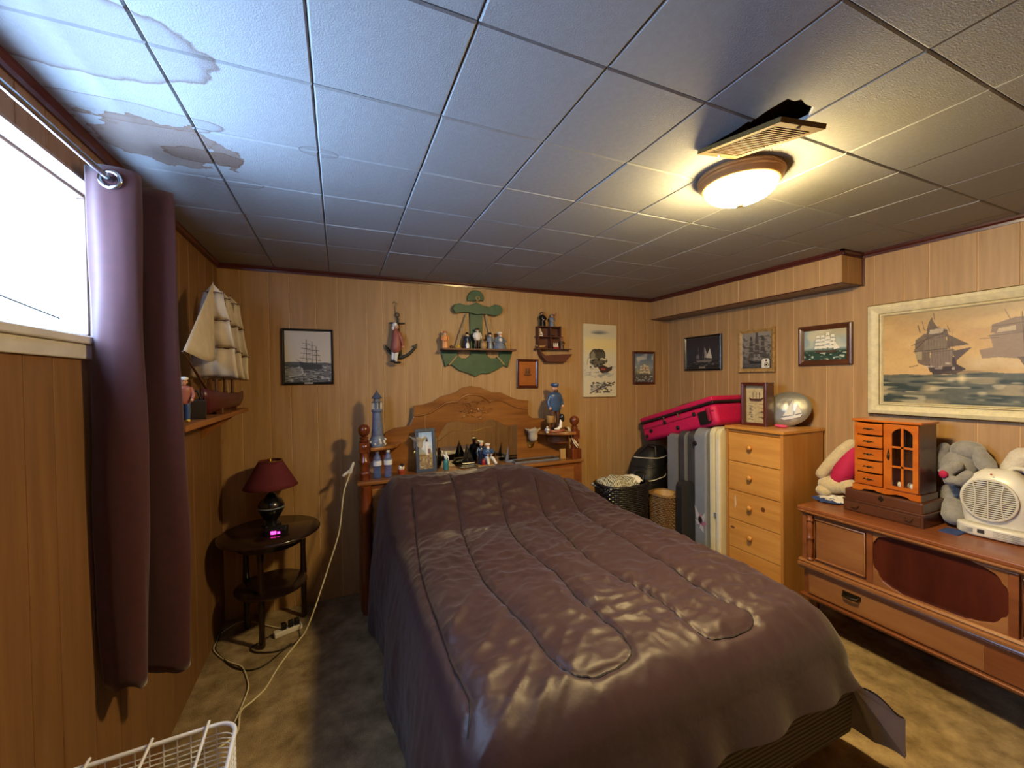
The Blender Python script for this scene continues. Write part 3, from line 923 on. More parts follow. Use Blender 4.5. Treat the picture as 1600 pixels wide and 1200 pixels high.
# ------------------------------------------------------------------ ceiling light and loose register
LX, LY = 1.640, -.080
cl = thing('ceiling_light', (LX, LY, ZC), 'flush ceiling light with bronze pan and glowing frosted bowl', 'ceiling light')
mat('bronze_pan', 'c79a68', 0.3, 0.6, var=0.1)
KL = .83
prof = [(r * KL, z * .9) for r, z in [(.160, 0), (.163, -.006), (.163, -.014), (.156, -.018), (.158, -.026), (.150, -.034), (.146, -.042), (.138, -.046)]]
build('pan', MB().lathe(prof[::-1], 48), 'bronze_pan', cl, smooth=True)
bowl = mat('lit_bowl', (1.0, .86, .62), 0.4, var=0.02, emit=LAMP_COLOR, estr=LAMP_STRENGTH)
pb = [(.136, -.040)] + [(.136 * math.cos(a), -.044 - .062 * math.sin(a)) for a in [math.pi / 2 * k / 10 for k in range(1, 10)]] + [(.012, -.106)]
pb = [(r * KL, z * .9) for r, z in pb]
build('glass_bowl', MB().lathe(pb[::-1], 48), 'lit_bowl', cl, smooth=True)
mat('finial_cream', 'c9a878', 0.4, var=0.05)
build('finial', MB().lathe([(.004, -.110), (.011, -.107), (.013, -.101), (.009, -.094)], 20), 'finial_cream', cl, smooth=True)

A = Vector(aZ(1090, 236, ZC)); e1 = Vector((.98, -.18, 0)).normalized()
uu = Vector((-.053, -.289, -.082)); RL = uu.length; uu.normalize()
nn = uu.cross(e1).normalized()      # upward side of the plate
if nn.z < 0: nn = -nn
yy = nn.cross(uu)
mid_ = A + uu * RL / 2 - Vector((0, 0, .004))
reg = thing('air_register', tuple(mid_), 'loose cream metal air register hanging by the torn ceiling tile', 'vent')
reg.matrix_basis = Matrix(((uu.x, yy.x, nn.x, mid_.x), (uu.y, yy.y, nn.y, mid_.y), (uu.z, yy.z, nn.z, mid_.z), (0, 0, 0, 1)))
RW = .135
RM = Matrix.Diagonal((1, 1 if yy.dot(e1) > 0 else -1, 1, 1))
def rbox(x0, x1, y0, y1, z0, z1): return MB().box(x0, x1, y0, y1, z0, z1, RM)
mat('register_paint', '66502c', 0.85, var=0.12, scale=30, spec=.1)
h = RL / 2
m = MB()
for b in [(-h, h, 0, .016, -.006, -.002), (-h, h, RW - .016, RW, -.006, -.002), (-h, -h + .028, .016, RW - .016, -.006, -.002), (h - .028, h, .016, RW - .016, -.006, -.002)]:
    m.box(*b, RM)
build('face_plate', m, 'register_paint', reg)
m = MB()
for b in [(-h, h, 0, .003, -.002, .006), (-h, h, RW - .003, RW, -.002, .006), (-h, -h + .003, .003, RW - .003, -.002, .006), (h - .003, h, .003, RW - .003, -.002, .006)]:
    m.box(*b, RM)
build('rim', m, 'register_paint', reg)
sl = mesh_data('slat', MB().box(-.0022, .0022, .016, RW - .016, -.007, .003, RM @ Matrix.Rotation(.0, 4, 'Z')), 'register_paint')
n = 20
for k in range(n):
    o = link('slat', sl, reg); o.location = (-h + .034 + (2 * h - .068) * k / (n - 1), 0, 0)
build('damper_box', MB().box(-h + .02, h - .02, .012, RW - .012, .007, .012, RM), 'black', reg)
build('screw', MB().lathe([(.004, -.009), (.0045, -.006)], 10, RM @ T((-h + .014, RW * .5, 0))), 'chrome', reg)
build('screw', MB().lathe([(.004, -.009), (.0045, -.006)], 10, RM @ T((h - .014, RW * .5, 0))), 'chrome', reg)
# ------------------------------------------------------------------ curtain on its rod
rod = thing('curtain_rod', (-.209, -.1, 1.957), 'slim steel curtain rod above the basement window', 'curtain rod')
build('rod', MB().tube([(-.209, -.85, 1.957), (-.209, .715, 1.957)], .0075, 12), 'chrome', rod, smooth=True, world=True)
build('end_cap', MB().lathe([(.006, -.012), (.013, -.008), (.015, 0), (.013, .008), (.006, .012)], 14, T((-.209, .722, 1.957), 0, math.radians(90))), 'chrome', rod, smooth=True, world=True)
for y in (-.55, .69):
    m = MB().box(XL + .0005, XL + .006, y - .012, y + .012, 1.93, 1.985); m.box(XL + .006, -.209, y - .004, y + .004, 1.944, 1.951)
    build('bracket', m, 'chrome', rod, world=True)
topP = [(-.270, .398), (-.240, .383), (-.209, .378), (-.180, .386), (-.160, .404), (-.163, .428), (-.200, .455), (-.240, .478), (-.225, .497), (-.180, .500), (-.135, .506), (-.118, .522), (-.135, .545), (-.190, .552), (-.235, .560)]
botP = [(-.278, .430), (-.250, .412), (-.222, .408), (-.196, .418), (-.182, .436), (-.180, .462), (-.206, .482), (-.235, .498), (-.215, .508), (-.165, .504), (-.122, .512), (-.100, .530), (-.118, .555), (-.180, .562), (-.225, .568)]
ct, cb = catmull(topP, 7), catmull(botP, 7)
NU = len(ct) - 1
def curtain(u, v):
    k = int(round(u * NU)); a, b = ct[k], cb[k]
    t = v ** .8
    p = a.lerp(b, t)
    wob = .007 * math.sin(v * 7 + k * .12) * v + .004 * noise.noise(Vector((k * .15, v * 5, 0)))
    return (max(XL + .004, p.x + wob), p.y + wob * .6, 1.995 - v * (1.995 - .552 + .070 * k / NU + .008 * math.sin(k * .3)))
cur = thing('curtain', (-.2, .5, .515), 'burgundy grommet curtain bunched at the side of the basement window', 'curtain')
cur_o = build('cloth', MB().grid(curtain, NU, 60), 'curtain_cloth', cur, smooth=True, solid=.0025, world=True)
m = MB()
def hemline(u, v):
    k = int(round(u * NU)); p = curtain(u, .052 + .004 * v); n_ = Vector(ct[min(NU, k + 1)]) - Vector(ct[max(0, k - 1)])
    n_ = Vector((n_.y, -n_.x, 0)).normalized()
    return (max(XL + .003, p[0] - n_.x * .0 ), p[1] - .0022, p[2])
for y, x in ((.3775, -.209), (.468, -.209), (.500, -.209), (.575, -.209)):
    ring = [(x + .0215 * math.cos(a), y + (.004 if y > .45 else -.001), 1.957 + .0215 * math.sin(a)) for a in [2 * math.pi * k / 24 for k in range(24)]]
    build('grommet', MB().tube(ring, .0055, 8, True), 'chrome', cur, smooth=True, world=True)

# ------------------------------------------------------------------ corner shelf with the model ship
wood('shelf_orange', hexc('7a4a24'), hexc('9c6432'), 0.5, 'y', 8)
ZS = 1.262
m = MB().box(XL + .001, -.118, .595, 1.60, ZS - .022, ZS)
sh = thing('wall_shelf', (-.21, 1.13, ZS - .022), 'narrow wooden shelf on the wall behind the burgundy curtain', 'shelf')
build('board', m, 'shelf_orange', sh, bevel=.003, world=True)
for y in (.72, 1.42):
    build('bracket', MB().prism([(XL + .001, ZS - .023), (-.14, ZS - .023), (XL + .001, ZS - .14)], y - .01, y + .01, 'xz'), 'shelf_orange', sh, world=True)

shp = thing('model_ship', (-.165, 1.28, ZS), 'wooden model sailing ship with cream cloth sails on the wall shelf', 'model ship')
SXC = -.165
def hull(u, v):
    # u along the keel (bow at 0), v around the section from port rail to starboard rail
    y = 1.005 + .52 * u
    w = .048 * (math.sin(min(1, u * 2.2 + .02) * math.pi / 2) ** .8) * (1 - .25 * smooth01((u - .7) / .3))
    top = ZS + .085 + .035 * (1 - u) ** 3 + .012 * u ** 3
    a = -math.pi / 2 + math.pi * v
    x = w * math.sin(a); k = math.cos(a)
    return (SXC + x, y - .045 * (1 - u) * (1 - k) , top - (top - ZS - .012) * k ** .6)
build('hull', MB().grid(hull, 18, 14), 'hull_red', shp, smooth=True, solid=.004, world=True)
m = MB()
for j in range(18):
    y0, y1 = 1.02 + .49 * j / 18, 1.02 + .49 * (j + 1) / 18
    w0 = .040 * math.sin(min(1, j / 18 * 2.2 + .05) * math.pi / 2); w1_ = .040 * math.sin(min(1, (j + 1) / 18 * 2.2 + .05) * math.pi / 2)
    m.add([(SXC - w0, y0, ZS + .088), (SXC + w0, y0, ZS + .088), (SXC + w1_, y1, ZS + .086), (SXC - w1_, y1, ZS + .086)], [(0, 1, 2, 3)])
build('deck', m, 'brown_glaze', shp, world=True)
m = MB().box(SXC - .03, SXC + .03, 1.12, 1.145, ZS, ZS + .03).box(SXC - .03, SXC + .03, 1.40, 1.425, ZS, ZS + .03).box(SXC - .008, SXC + .008, 1.12, 1.425, ZS, ZS + .012)
build('cradle', m, 'mahogany', shp, world=True)
tipv = Vector(aX(285, 549, SXC))
build('bowsprit', MB().tube([(SXC, 1.05, ZS + .10), tuple(tipv)], [.007, .003], 8), 'mahogany', shp, smooth=True, world=True)
masts = [1.165, 1.315, 1.465]
for k, my in enumerate(masts):
    tp = [(335, 441), (352, 452), (371, 461)][k]
    mz = float(aY(tp[0], tp[1], my)[2])
    build('mast', MB().tube([(SXC, my, ZS + .08), (SXC, my, mz)], [.006, .002], 8), 'mahogany', shp, smooth=True, world=True)
    ys = [[459, 502, 545, 592], [468, 511, 552, 594], [475, 515, 558, 596]][k]
    xs = [[351, 362, 371, 376], [362, 375, 380, 386], [376, 383, 391, 392]][k]
    zz = [float(aY(350, y, my)[2]) for y in ys]; hw = [min(.118, max(.03, float(aY(x, y, my)[0]) - SXC)) for x, y in zip(xs, ys)]
    for r in range(3):
        y_ = my - .012
        build('yard', MB().tube([(SXC - hw[r], y_, zz[r]), (SXC, y_, zz[r]), (SXC + hw[r], y_, zz[r])], [.003, .006, .003], 8), 'mahogany', shp, smooth=True, world=True)
        def sail(u, v, r=r, y_=y_):
            w = hw[r] * .93 + (hw[r + 1] * .95 - hw[r] * .93) * v
            b = .028 * math.sin(math.pi * v) * (1 - (2 * u - 1) ** 2 * .5)
            return (SXC - w + 2 * w * u, y_ - .004 - b - .004 * math.sin(u * 19 + r), zz[r] + (zz[r + 1] - zz[r]) * v * (.985 - .05 * math.sin(math.pi * u)) )
        build('square_sail', MB().grid(sail, 12, 8), 'sail_cloth', shp, smooth=True, solid=.0012, world=True)
    def tops(u, v, my=my, mz=mz):
        w = hw[0] * .8 * v
        return (SXC - w + 2 * w * u, my - .012, mz - .01 + (zz[0] - mz + .012) * v)
    build('topsail', MB().grid(tops, 4, 4), 'sail_cloth', shp, smooth=True, solid=.0012, world=True)
mz0 = Vector(aY(333, 440, masts[0]))
tri = [mz0, tipv + Vector((0, .01, .004)), Vector(aY(312, 557, .97)), Vector(aY(336, 563, 1.12))]
def jib(u, v):
    a = tri[0].lerp(tri[1], v); b = tri[0].lerp(tri[3], v)
    p = a.lerp(b, u); p.x += .018 * math.sin(math.pi * u) * v; p.z -= .02 * math.sin(math.pi * u) * v * (v > .8)
    return tuple(p)
build('jib_sail', MB().grid(jib, 10, 12), 'sail_cloth', shp, smooth=True, solid=.0012, world=True)
m = MB()
for k, my in enumerate(masts):
    for s in (-1, 1):
        m.tube([(SXC + s * .046, my + .01, ZS + .09), (SXC, my, ZS + .50)], .0009, 4)
build('rigging', m, 'rope', shp, world=True)

# little figure group
def limb(mb, pts, rad, n=8): return mb.tube(pts, rad, n, round_ends=True)
def figurine(root, h, spec, rz=0.0, wide=1.0):
    """spec: list of (part name, material, list of shapes); unit height, facing -Y"""
    M_ = Matrix.Rotation(rz, 4, 'Z') @ Matrix.Diagonal((h * wide, h * wide, h, 1))
    for name, mt_, shapes in spec:
        mb = MB(M_)
        for s in shapes:
            if s[0] == 'e': mb.ell(s[1], s[2], 12, 8)
            elif s[0] == 'l': limb(mb, s[1], s[2])
            elif s[0] == 'b': mb.box(*s[1])
            elif s[0] == 'c': mb.lathe(s[1], 14, T(s[2]) if len(s) > 2 else None)
            elif s[0] == 't': mb.lathe(s[1], 14, T(s[2]), s[3], s[4])
        build(name, mb, mt_, root, smooth=True)
def sailor_spec(coat, legs, hat, boots='black_glaze', skin='skin', beard='white_glaze', arms=None, hatshape='cap', wide=1.0):
    w = wide
    sp = [('trousers', legs, [('l', [(-.055 * w, 0, .07), (-.06 * w, -.005, .28), (-.05 * w, 0, .46)], [.045, .05, .062]), ('l', [(.055 * w, 0, .07), (.06 * w, -.005, .28), (.05 * w, 0, .46)], [.045, .05, .062])]),
          ('boots', boots, [('e', (-.06 * w, -.035, .035), (.042, .085, .038)), ('e', (.06 * w, -.035, .035), (.042, .085, .038))]),
          ('coat', coat, [('t', [(.085, .40), (.120, .44), (.112, .54), (.125, .66), (.13, .74), (.10, .79), (.045, .81)], (0, 0, 0), 1.05 * w, .72)] +
           [('l', a, [.042, .038, .030]) for a in (arms or [[(-.125, 0, .74), (-.165, -.02, .60), (-.13, -.09, .50)], [(.125, 0, .74), (.165, -.02, .60), (.13, -.09, .50)]])]),
          ('hands', skin, [('e', (a[2][0] * .97, a[2][1] - .02, a[2][2] - .015), (.03, .03, .035)) for a in (arms or [[0, 0, (-.13, -.09, .50)], [0, 0, (.13, -.09, .50)]])]),
          ('head', skin, [('e', (0, 0, .88), (.062, .070, .080)), ('e', (0, -.07, .875), (.014, .018, .016)), ('e', (-.063, 0, .88), (.012, .018, .024)), ('e', (.063, 0, .88), (.012, .018, .024)), ('l', [(0, .005, .78), (0, 0, .84)], [.035, .035])]),
          ('eyes', 'black_glaze', [('e', (-.024, -.064, .893), (.008, .006, .008)), ('e', (.024, -.064, .893), (.008, .006, .008))])]
    if beard: sp.append(('beard', beard, [('e', (0, -.045, .835), (.050, .040, .045)), ('e', (0, -.066, .858), (.03, .012, .010))]))
    if hatshape == 'cap': sp.append(('cap', hat, [('t', [(.068, .925), (.082, .935), (.090, .965), (.080, .990), (.03, 1.0)], (0, 0, 0), 1, 1.05), ('e', (0, -.072, .930), (.055, .040, .010))]))
    elif hatshape == 'souwester': sp.append(('hat', hat, [('t', [(.115, .905), (.075, .930), (.066, .965), (.03, 1.0)], (0, .015, 0), 1, 1.15)]))
    elif hatshape == 'tricorn': sp.append(('hat', hat, [('t', [(.12, .945), (.115, .955), (.07, .950), (.062, .985), (.02, 1.0)], (0, 0, 0), 1.1, .9)]))
    return sp
fx = Vector(aX(287, 640, -.165))
d = thing('sailor_doll', (-.165, .745, ZS), 'small doll with white cap and pink top on the shelf by the model ship', 'figurine')
figurine(d, .165, sailor_spec('salmon_glaze', 'blue_glaze', 'white_glaze', boots='yellow_glaze', beard=None), math.radians(20))
m = MB().box(-.045, .045, -.035, .035, 0, .075); m.tube([(-.03, 0, .075), (-.02, 0, .11), (.02, 0, .11), (.03, 0, .075)], .005, 6)
o = build('trinket_box', m, 'black_glaze', None, bevel=.008); o.location = (-.185, .895, ZS); o.rotation_euler = (0, 0, .3)
tag(o, 'small black handled box on the shelf under the ship bowsprit', 'box')

# ------------------------------------------------------------------ round side table, lamp, clock
TZ = .585; TC = Vector((-.012, 1.515, 0)); TR = .248
tb = thing('side_table', (TC.x, TC.y, 0), 'small dark round side table with a lower shelf beside the bed', 'side table')
build('table_top', MB().lathe([(TR - .012, TZ - .022), (TR, TZ - .014), (TR, TZ - .006), (TR - .006, TZ)], 48), 'dark_table', tb, smooth=True)
build('apron', MB().lathe([(.155, TZ - .07), (.165, TZ - .07), (.165, TZ - .022), (.155, TZ - .022)], 32), 'dark_table', tb, smooth=True)
build('lower_shelf', MB().lathe([(.168, .270), (.176, .276), (.176, .284), (.170, .288)], 40), 'dark_table', tb, smooth=True)
for lx, ly in ((-.033, -.115), (.148, .115), (-.14, .115)):
    r0 = math.hypot(lx, ly)
    build('leg', MB().lathe([(.010, 0), (.016, .012), (.014, .10), (.017, .25), (.019, .279), (.017, .30), (.014, .42), (.018, .50), (.018, TZ - .022)], 14, T((lx, ly, 0))), 'dark_table', tb, smooth=True)
lp = thing('table_lamp', (-.02, 1.615, TZ), 'table lamp with burgundy cone shade and dark urn base, unlit', 'table lamp')
mat('burgundy_shade', '6a2430', 0.85, var=0.1, scale=60, transl=0.2)
zb, zt = float(aY(430, 759, 1.615)[2]) - TZ, float(aY(428, 719, 1.615)[2]) - TZ
build('base', MB().lathe([(.050, 0), (.052, .008), (.030, .022), (.045, .045), (.066, .085), (.068, .110), (.055, .140), (.030, .158), (.022, .172), (.012, .180), (.010, zb + .06)], 28), 'black_glaze', lp, smooth=True)
build('band', MB().lathe([(.0655, .094), (.0695, .098), (.0695, .102), (.0660, .106)], 28), 'grey_glaze', lp, smooth=True)
build('shade', MB().grid(lambda u, v: ((.138 - .080 * v) * math.cos(2 * math.pi * u), (.138 - .080 * v) * math.sin(2 * math.pi * u), zb + (zt - zb) * v), 40, 6, True), 'burgundy_shade', lp, smooth=True, solid=.002)
build('shade_ring', MB().tube([(.059 * math.cos(a), .059 * math.sin(a), zt) for a in [2 * math.pi * k / 28 for k in range(28)]], .003, 6, True), 'brass', lp, smooth=True)
build('finial', MB().lathe([(.004, zb + .06), (.010, zt - .01), (.007, zt + .006), (.002, zt + .014)], 12), 'brass', lp, smooth=True)

ck = thing('alarm_clock', (.030, 1.425, TZ), 'little alarm clock with a magenta lit display on the round side table', 'clock', math.radians(-8))
build('case', MB().prism([(-.028, 0), (.026, 0), (.026, .040), (-.012, .046), (-.028, .030)], -.05, .05, 'yz'), 'black_plastic', ck, bevel=.004)
mat('led', (.02, 0, .01), 0.4, emit=(1.0, .03, .45), estr=5)
m = MB().box(-.022, .004, -.0300, -.0278, .010, .026); m.box(.010, .022, -.0300, -.0278, .012, .022)
build('display', m, 'led', ck)
o = single('card_box', MB().box(-.022, .022, -.014, .014, 0, .020, T((-.010, 1.505, TZ), .2)), 'cream_paint', 'small cream card box by the foot of the burgundy lamp', 'box', (-.010, 1.505, TZ), bevel=.002)

# ------------------------------------------------------------------ cords and power strip on the carpet
def cable(name, pts, r, mt_, label, loc=None, n=8):
    c = catmull([Vector(p) for p in pts], n)
    return single(name, MB().tube(c, r, 8), mt_, label, 'cord', c[-1] if loc is None else loc, smooth=True)
F = lambda px, py, z=.006: tuple(np.maximum(aZ(px, py, z), (XL + .012, -9, -9)))
ew = thing('extension_cord', (.396, 1.585, .86), 'long off-white extension cord hanging from the headboard down to the carpet', 'cord')
c = catmull([Vector(aY(553, 722, 1.60)), Vector(aY(545, 745, 1.60)), Vector(aY(537, 772, 1.59)), Vector(aY(530, 830, 1.55)), Vector(aY(515, 880, 1.50)), Vector(aY(492, 950, 1.43)), Vector(aY(478, 985, 1.40)), F(465, 1003), F(445, 1028), F(430, 1050), F(415, 1075), F(395, 1095), F(376, 1112), F(370, 1145), F(340, 1170)], 8)
build('wire', MB().tube(c, .0042, 8), 'cord_white', ew, smooth=True, world=True)
p0 = Vector(aY(552, 724, 1.60)); p1 = Vector(aY(547, 738, 1.60))
build('plug', MB().tube([tuple(p0), tuple(p1)], [.008, .012], 10, round_ends=True), 'white_plastic', ew, smooth=True, world=True)
build('second_plug', MB().tube([tuple(aY(537, 743, 1.60)), tuple(aY(547, 735, 1.60))], [.010, .008], 10, round_ends=True), 'white_plastic', ew, smooth=True, world=True)
ps = thing('power_strip', tuple(aZ(450, 988, 0)), 'short white power strip with black plugs on the carpet under the side table', 'power strip', .35)
build('body', MB().box(-.07, .07, -.022, .022, .001, .028), 'white_plastic', ps, bevel=.005)
for x in (-.02, .015, .045):
    build('plug', MB().box(x - .012, x + .012, -.014, .014, .028, .062), 'black_plastic', ps, bevel=.004)
cable('lamp_cable', [F(440, 982), F(420, 978), F(402, 973), F(375, 972), F(345, 990), F(332, 1004), F(327, 1016), F(345, 1027), F(360, 1035), F(378, 1042), F(386, 1060), F(388, 1075), F(381, 1095), F(374, 1112), F(366, 1128)], .0032, 'cord_white', 'thin cream cord looping over the carpet below the side table')
cable('power_cable', [F(455, 985), F(430, 990), F(405, 1004), F(392, 1012), F(400, 1019), F(430, 1018), F(455, 1008), F(466, 1000)], .0036, 'cord_dark', 'thick dark cord curled around the front leg of the side table')
cable('power_cable', [F(345, 985), F(330, 1000), F(337, 1015), F(350, 1030), F(365, 1042), F(390, 1047), F(415, 1038), F(440, 1018), F(455, 1005)], .0034, 'cord_dark', 'dark cord lying in a wide loop on the carpet in front of the table')

# ------------------------------------------------------------------ white wire basket
BZ = .55
cor = Vector(aZ(372, 1122, BZ)); bang = math.radians(2.6)
bw, bd = .345, .46
bk = thing('wire_basket', (cor.x, cor.y, 0), 'white wire mesh basket standing on the carpet near the window wall', 'basket', bang)
def loop(z, rr=.045, inset=0.0):
    pts = []
    for cx, cy, a0 in ((-rr - inset, -rr - inset, 0), (-bw + rr + inset, -rr - inset, 90), (-bw + rr + inset, -bd + rr + inset, 180), (-rr - inset, -bd + rr + inset, 270)):
        for k in range(7):
            a = math.radians(a0 + 15 * k); pts.append((cx + rr * math.cos(a), cy + rr * math.sin(a), z))
    return pts
build('rim', MB().tube(loop(BZ), .0050, 8, True), 'white_wire', bk, smooth=True)
wl_ = mesh_data('wire', MB().tube(loop(0), .0016, 6, True), 'white_wire', True)
for k in range(42):
    o = link('wire', wl_, bk); o.location = (0, 0, BZ - .024 - .0124 * k)
vm = mesh_data('upright', MB().tube([(0, 0, .004), (0, 0, BZ)], .0017, 6), 'white_wire', True)
ups = [(-x, 0) for x in np.arange(.045, bw - .02, .026)] + [(-x, -bd) for x in np.arange(.045, bw - .02, .026)] + [(0, -y) for y in np.arange(.045, bd - .02, .026)] + [(-bw, -y) for y in np.arange(.045, bd - .02, .026)]
for x, y in ups:
    o = link('upright', vm, bk); o.location = (float(x), float(y), 0)
rm_ = mesh_data('cross_rod', MB().tube([(0, .010, .006), (0, -bd - .01, .006)], .0036, 8), 'white_wire', True)
for x in (-.062, -.172, -.282):
    o = link('cross_rod', rm_, bk); o.location = (x, 0, BZ + .002)
# ------------------------------------------------------------------ things on the headboard
lh = thing('lighthouse', (*aY(590, 690, 1.615)[:2], .990), 'blue-grey ceramic lighthouse on the headboard corner shelf', 'figurine')
mat('tower_blue', '66728c', .4, var=.3, scale=50, coat=.2); mat('tower_roof', '4c566e', .4, var=.2)
hL = float(aY(589, 609, 1.615)[2]) - .990
s = hL / .36
def LP(p): return [(r * s, z * s) for r, z in p]
build('rocky_base', MB().lathe(LP([(.050, 0), (.052, .02), (.046, .045), (.040, .06), (.036, .068)]), 14), 'grey_glaze', lh, smooth=True)
build('tower', MB().lathe(LP([(.037, .060), (.034, .12), (.030, .18), (.028, .215), (.036, .222), (.036, .230), (.027, .234)]), 20), 'tower_blue', lh, smooth=True)
build('gallery', MB().lathe(LP([(.030, .232), (.030, .236), (.022, .240), (.022, .275), (.032, .278), (.032, .283), (.020, .286), (.020, .305)]), 16), 'grey_glaze', lh, smooth=True)
for k in range(8):
    a = k * math.pi / 4
    build('lantern_post', MB().tube([(.029 * s * math.cos(a), .029 * s * math.sin(a), .236 * s), (.029 * s * math.cos(a), .029 * s * math.sin(a), .280 * s)], .0025, 6), 'white_glaze', lh)
build('roof', MB().lathe(LP([(.031, .305), (.033, .309), (.018, .330), (.006, .345), (.002, .360)]), 18), 'tower_roof', lh, smooth=True)
m = MB()
for k in range(9):
    a = rc.uniform(3.3, 6.1); m.ell((.048 * s * math.cos(a), .048 * s * math.sin(a), .012 * s + rc.uniform(0, .03)), .008)
build('shells', m, 'white_glaze', lh, smooth=True)

def bottle(x, y, label):
    b = thing('water_bottle', (x, y, DZ), label, 'bottle', group='water bottles on the headboard deck')
    if 'bottle_plastic' not in MATS: mat('bottle_plastic', '5f80bc', 0.10, var=.1, coat=.5, alpha=.45)
    mat('bottle_label', 'e4e8ee', 0.5, var=0.1) if 'bottle_label' not in MATS else None
    mat('bottle_cap', 'dfe4ea', 0.4, var=0.03) if 'bottle_cap' not in MATS else None
    pr = [(.026, 0), (.030, .006)]
    for k in range(6): pr += [(.0305, .014 + .014 * k), (.0285, .021 + .014 * k)]
    pr += [(.0305, .098), (.0305, .140), (.026, .160), (.014, .180), (.0115, .186), (.0115, .196)]
    B8 = T(s=.83)
    build('body', MB(B8).lathe(pr, 24), 'bottle_plastic', b, smooth=True)
    build('label_wrap', MB(B8).lathe([(.0308, .098), (.0312, .100), (.0312, .132), (.0308, .134)], 24), 'bottle_label', b, smooth=True)
    build('cap', MB(B8).lathe([(.013, .192), (.0135, .194), (.0135, .206), (.012, .208)], 18), 'bottle_cap', b, smooth=True)
bx = aY(590, 735, 1.575)
bottle(float(bx[0]), 1.59, 'clear plastic water bottle nearest the turned post under the lighthouse')
bottle(float(aY(607, 735, 1.575)[0]), 1.59, 'clear plastic water bottle on the side towards the terracotta pot ornament')
# tall lighthouse print in a grey frame, leaning on the mirror
def lean_frame(px0, py0, px1, py1, Y, lean):
    a = aY(px0, py0, Y); b = aY(px1, py1, Y)
    return float(a[0]), float(b[0]), float(a[2]), float(b[2])
x0, x1, z1, z0 = lean_frame(650, 671, 683, 736, 1.62, 0)
fr_ = thing('photo_frame', ((x0 + x1) / 2, 1.62, DZ), 'grey-blue framed lighthouse print leaning on the headboard mirror', 'picture')
w, hh = x1 - x0, z1 - DZ
mat('frame_bluegrey', '39465a', 0.4, var=0.1)
LM = Matrix.Rotation(math.radians(-9), 4, 'X')
def ring_box(w, h, t, d, m):
    mb = MB()
    for b in [(-w / 2, w / 2, 0, d, 0, t), (-w / 2, w / 2, 0, d, h - t, h), (-w / 2, -w / 2 + t, 0, d, t, h - t), (w / 2 - t, w / 2, 0, d, t, h - t)]: mb.box(*b, m)
    return mb
build('frame', ring_box(w, hh, .022, .016, LM), 'frame_bluegrey', fr_, bevel=.002)
build('backing', MB().box(-w / 2 + .004, w / 2 - .004, .010, .015, .004, hh - .004, LM), 'black', fr_)
P_ = Paint(36, 70, .5, 2).grad([(0, '8fb3da'), (.35, 'c8d9ea'), (.55, 'b7c2c0'), (.6, 'a58f63'), (1, '8b7450')])
P_.speckle(6, 12, 'e9eef2', .7, .5, .8, 0, .5).speckle(10, 22, '5e4c34', .8, .5, .75, .62, 1).speckle(9, 14, 'efe6d0', .6, .55, .8, .72, 1)
P_.poly([(.50, .62), (.53, .28), (.66, .28), (.70, .62)], 'e6e8ea').poly([(.52, .28), (.52, .22), (.67, .22), (.67, .28)], '3a2a30').poly([(.53, .22), (.60, .14), (.66, .22)], '3a2024').poly([(.66, .60), (.66, .46), (.85, .46), (.85, .60)], '7a5a58').poly([(.0, .40), (.4, .52), (.4, .60), (0, .56)], '9aa6a0')
t = .020
def on(m, p): return np.array(m @ Vector(p))
o_ = on(LM, (-w / 2 + t, .008, hh - t)); P_.canvas('print', o_, on(LM, (w / 2 - t, .008, hh - t)) - o_, on(LM, (-w / 2 + t, .008, t)) - o_, 'print_gloss', fr_)
build('hanging_string', MB().tube([(0, .016, hh * .95), (.0, .05, hh + .02), (.01, .085, hh + .09)], .001, 5), 'rope', fr_)
# small potted ornament
po = thing('flower_pot_ornament', (*aY(627, 738, 1.60)[:2], DZ), 'tiny terracotta pot ornament with black and cream top beside the water bottles', 'ornament')
mat('terracotta', 'b0482c', 0.6, var=0.15)
build('pot', MB().lathe([(.016, 0), (.022, .030), (.024, .032), (.024, .038), (.020, .038)], 18), 'terracotta', po, smooth=True)
m = MB(); [m.ell((.010 * math.cos(a), .010 * math.sin(a), .050), (.012, .012, .016)) for a in (0, 2.1, 4.2)]
build('cream_top', m, 'white_glaze', po, smooth=True)
build('dark_top', MB().ell((.003, -.006, .066), (.013, .011, .012)), 'black_glaze', po, smooth=True)
# teal bottle with a shell figure
tbv = thing('teal_bottle', (*aY(697, 733, 1.62)[:2], DZ), 'slender teal bottle with a pale figural stopper on the headboard', 'ornament')
build('body', MB().lathe([(.016, 0), (.019, .006), (.019, .055), (.016, .066), (.009, .074)], 18), 'teal_glaze', tbv, smooth=True)
m = MB().ell((0, 0, .090), (.013, .011, .018)); m.ell((.001, -.002, .113), (.010, .010, .011)); limb(m, [(-.008, 0, .095), (-.022, -.004, .112), (-.026, 0, .132)], [.005, .004, .005]); limb(m, [(.009, 0, .096), (.016, -.006, .082), (.013, -.012, .070)], [.005, .004, .003])
build('stopper', m, 'white_glaze', tbv, smooth=True)
# black sailboat
sb = thing('black_sailboat', (*aY(731, 728, 1.625)[:2], DZ), 'glossy black sailboat sculpture on a stepped base', 'ornament')
build('base', MB().box(-.060, .060, -.018, .018, 0, .010).box(-.050, .052, -.014, .014, .010, .020), 'black_glaze', sb, bevel=.002)
build('hull', MB().prism([(-.046, .034), (-.034, .020), (.040, .020), (.054, .036)], -.010, .010, 'xz'), 'black_glaze', sb, bevel=.003)
build('mast', MB().tube([(-.004, 0, .034), (-.004, 0, .165)], .0016, 6), 'black_glaze', sb)
build('mainsail', MB().prism([(-.007, .038), (-.007, .162), (-.044, .038)], -.002, .002, 'xz'), 'black_glaze', sb)
build('jib', MB().prism([(-.001, .040), (-.001, .148), (.046, .040)], -.004, .0, 'xz'), 'black_glaze', sb)
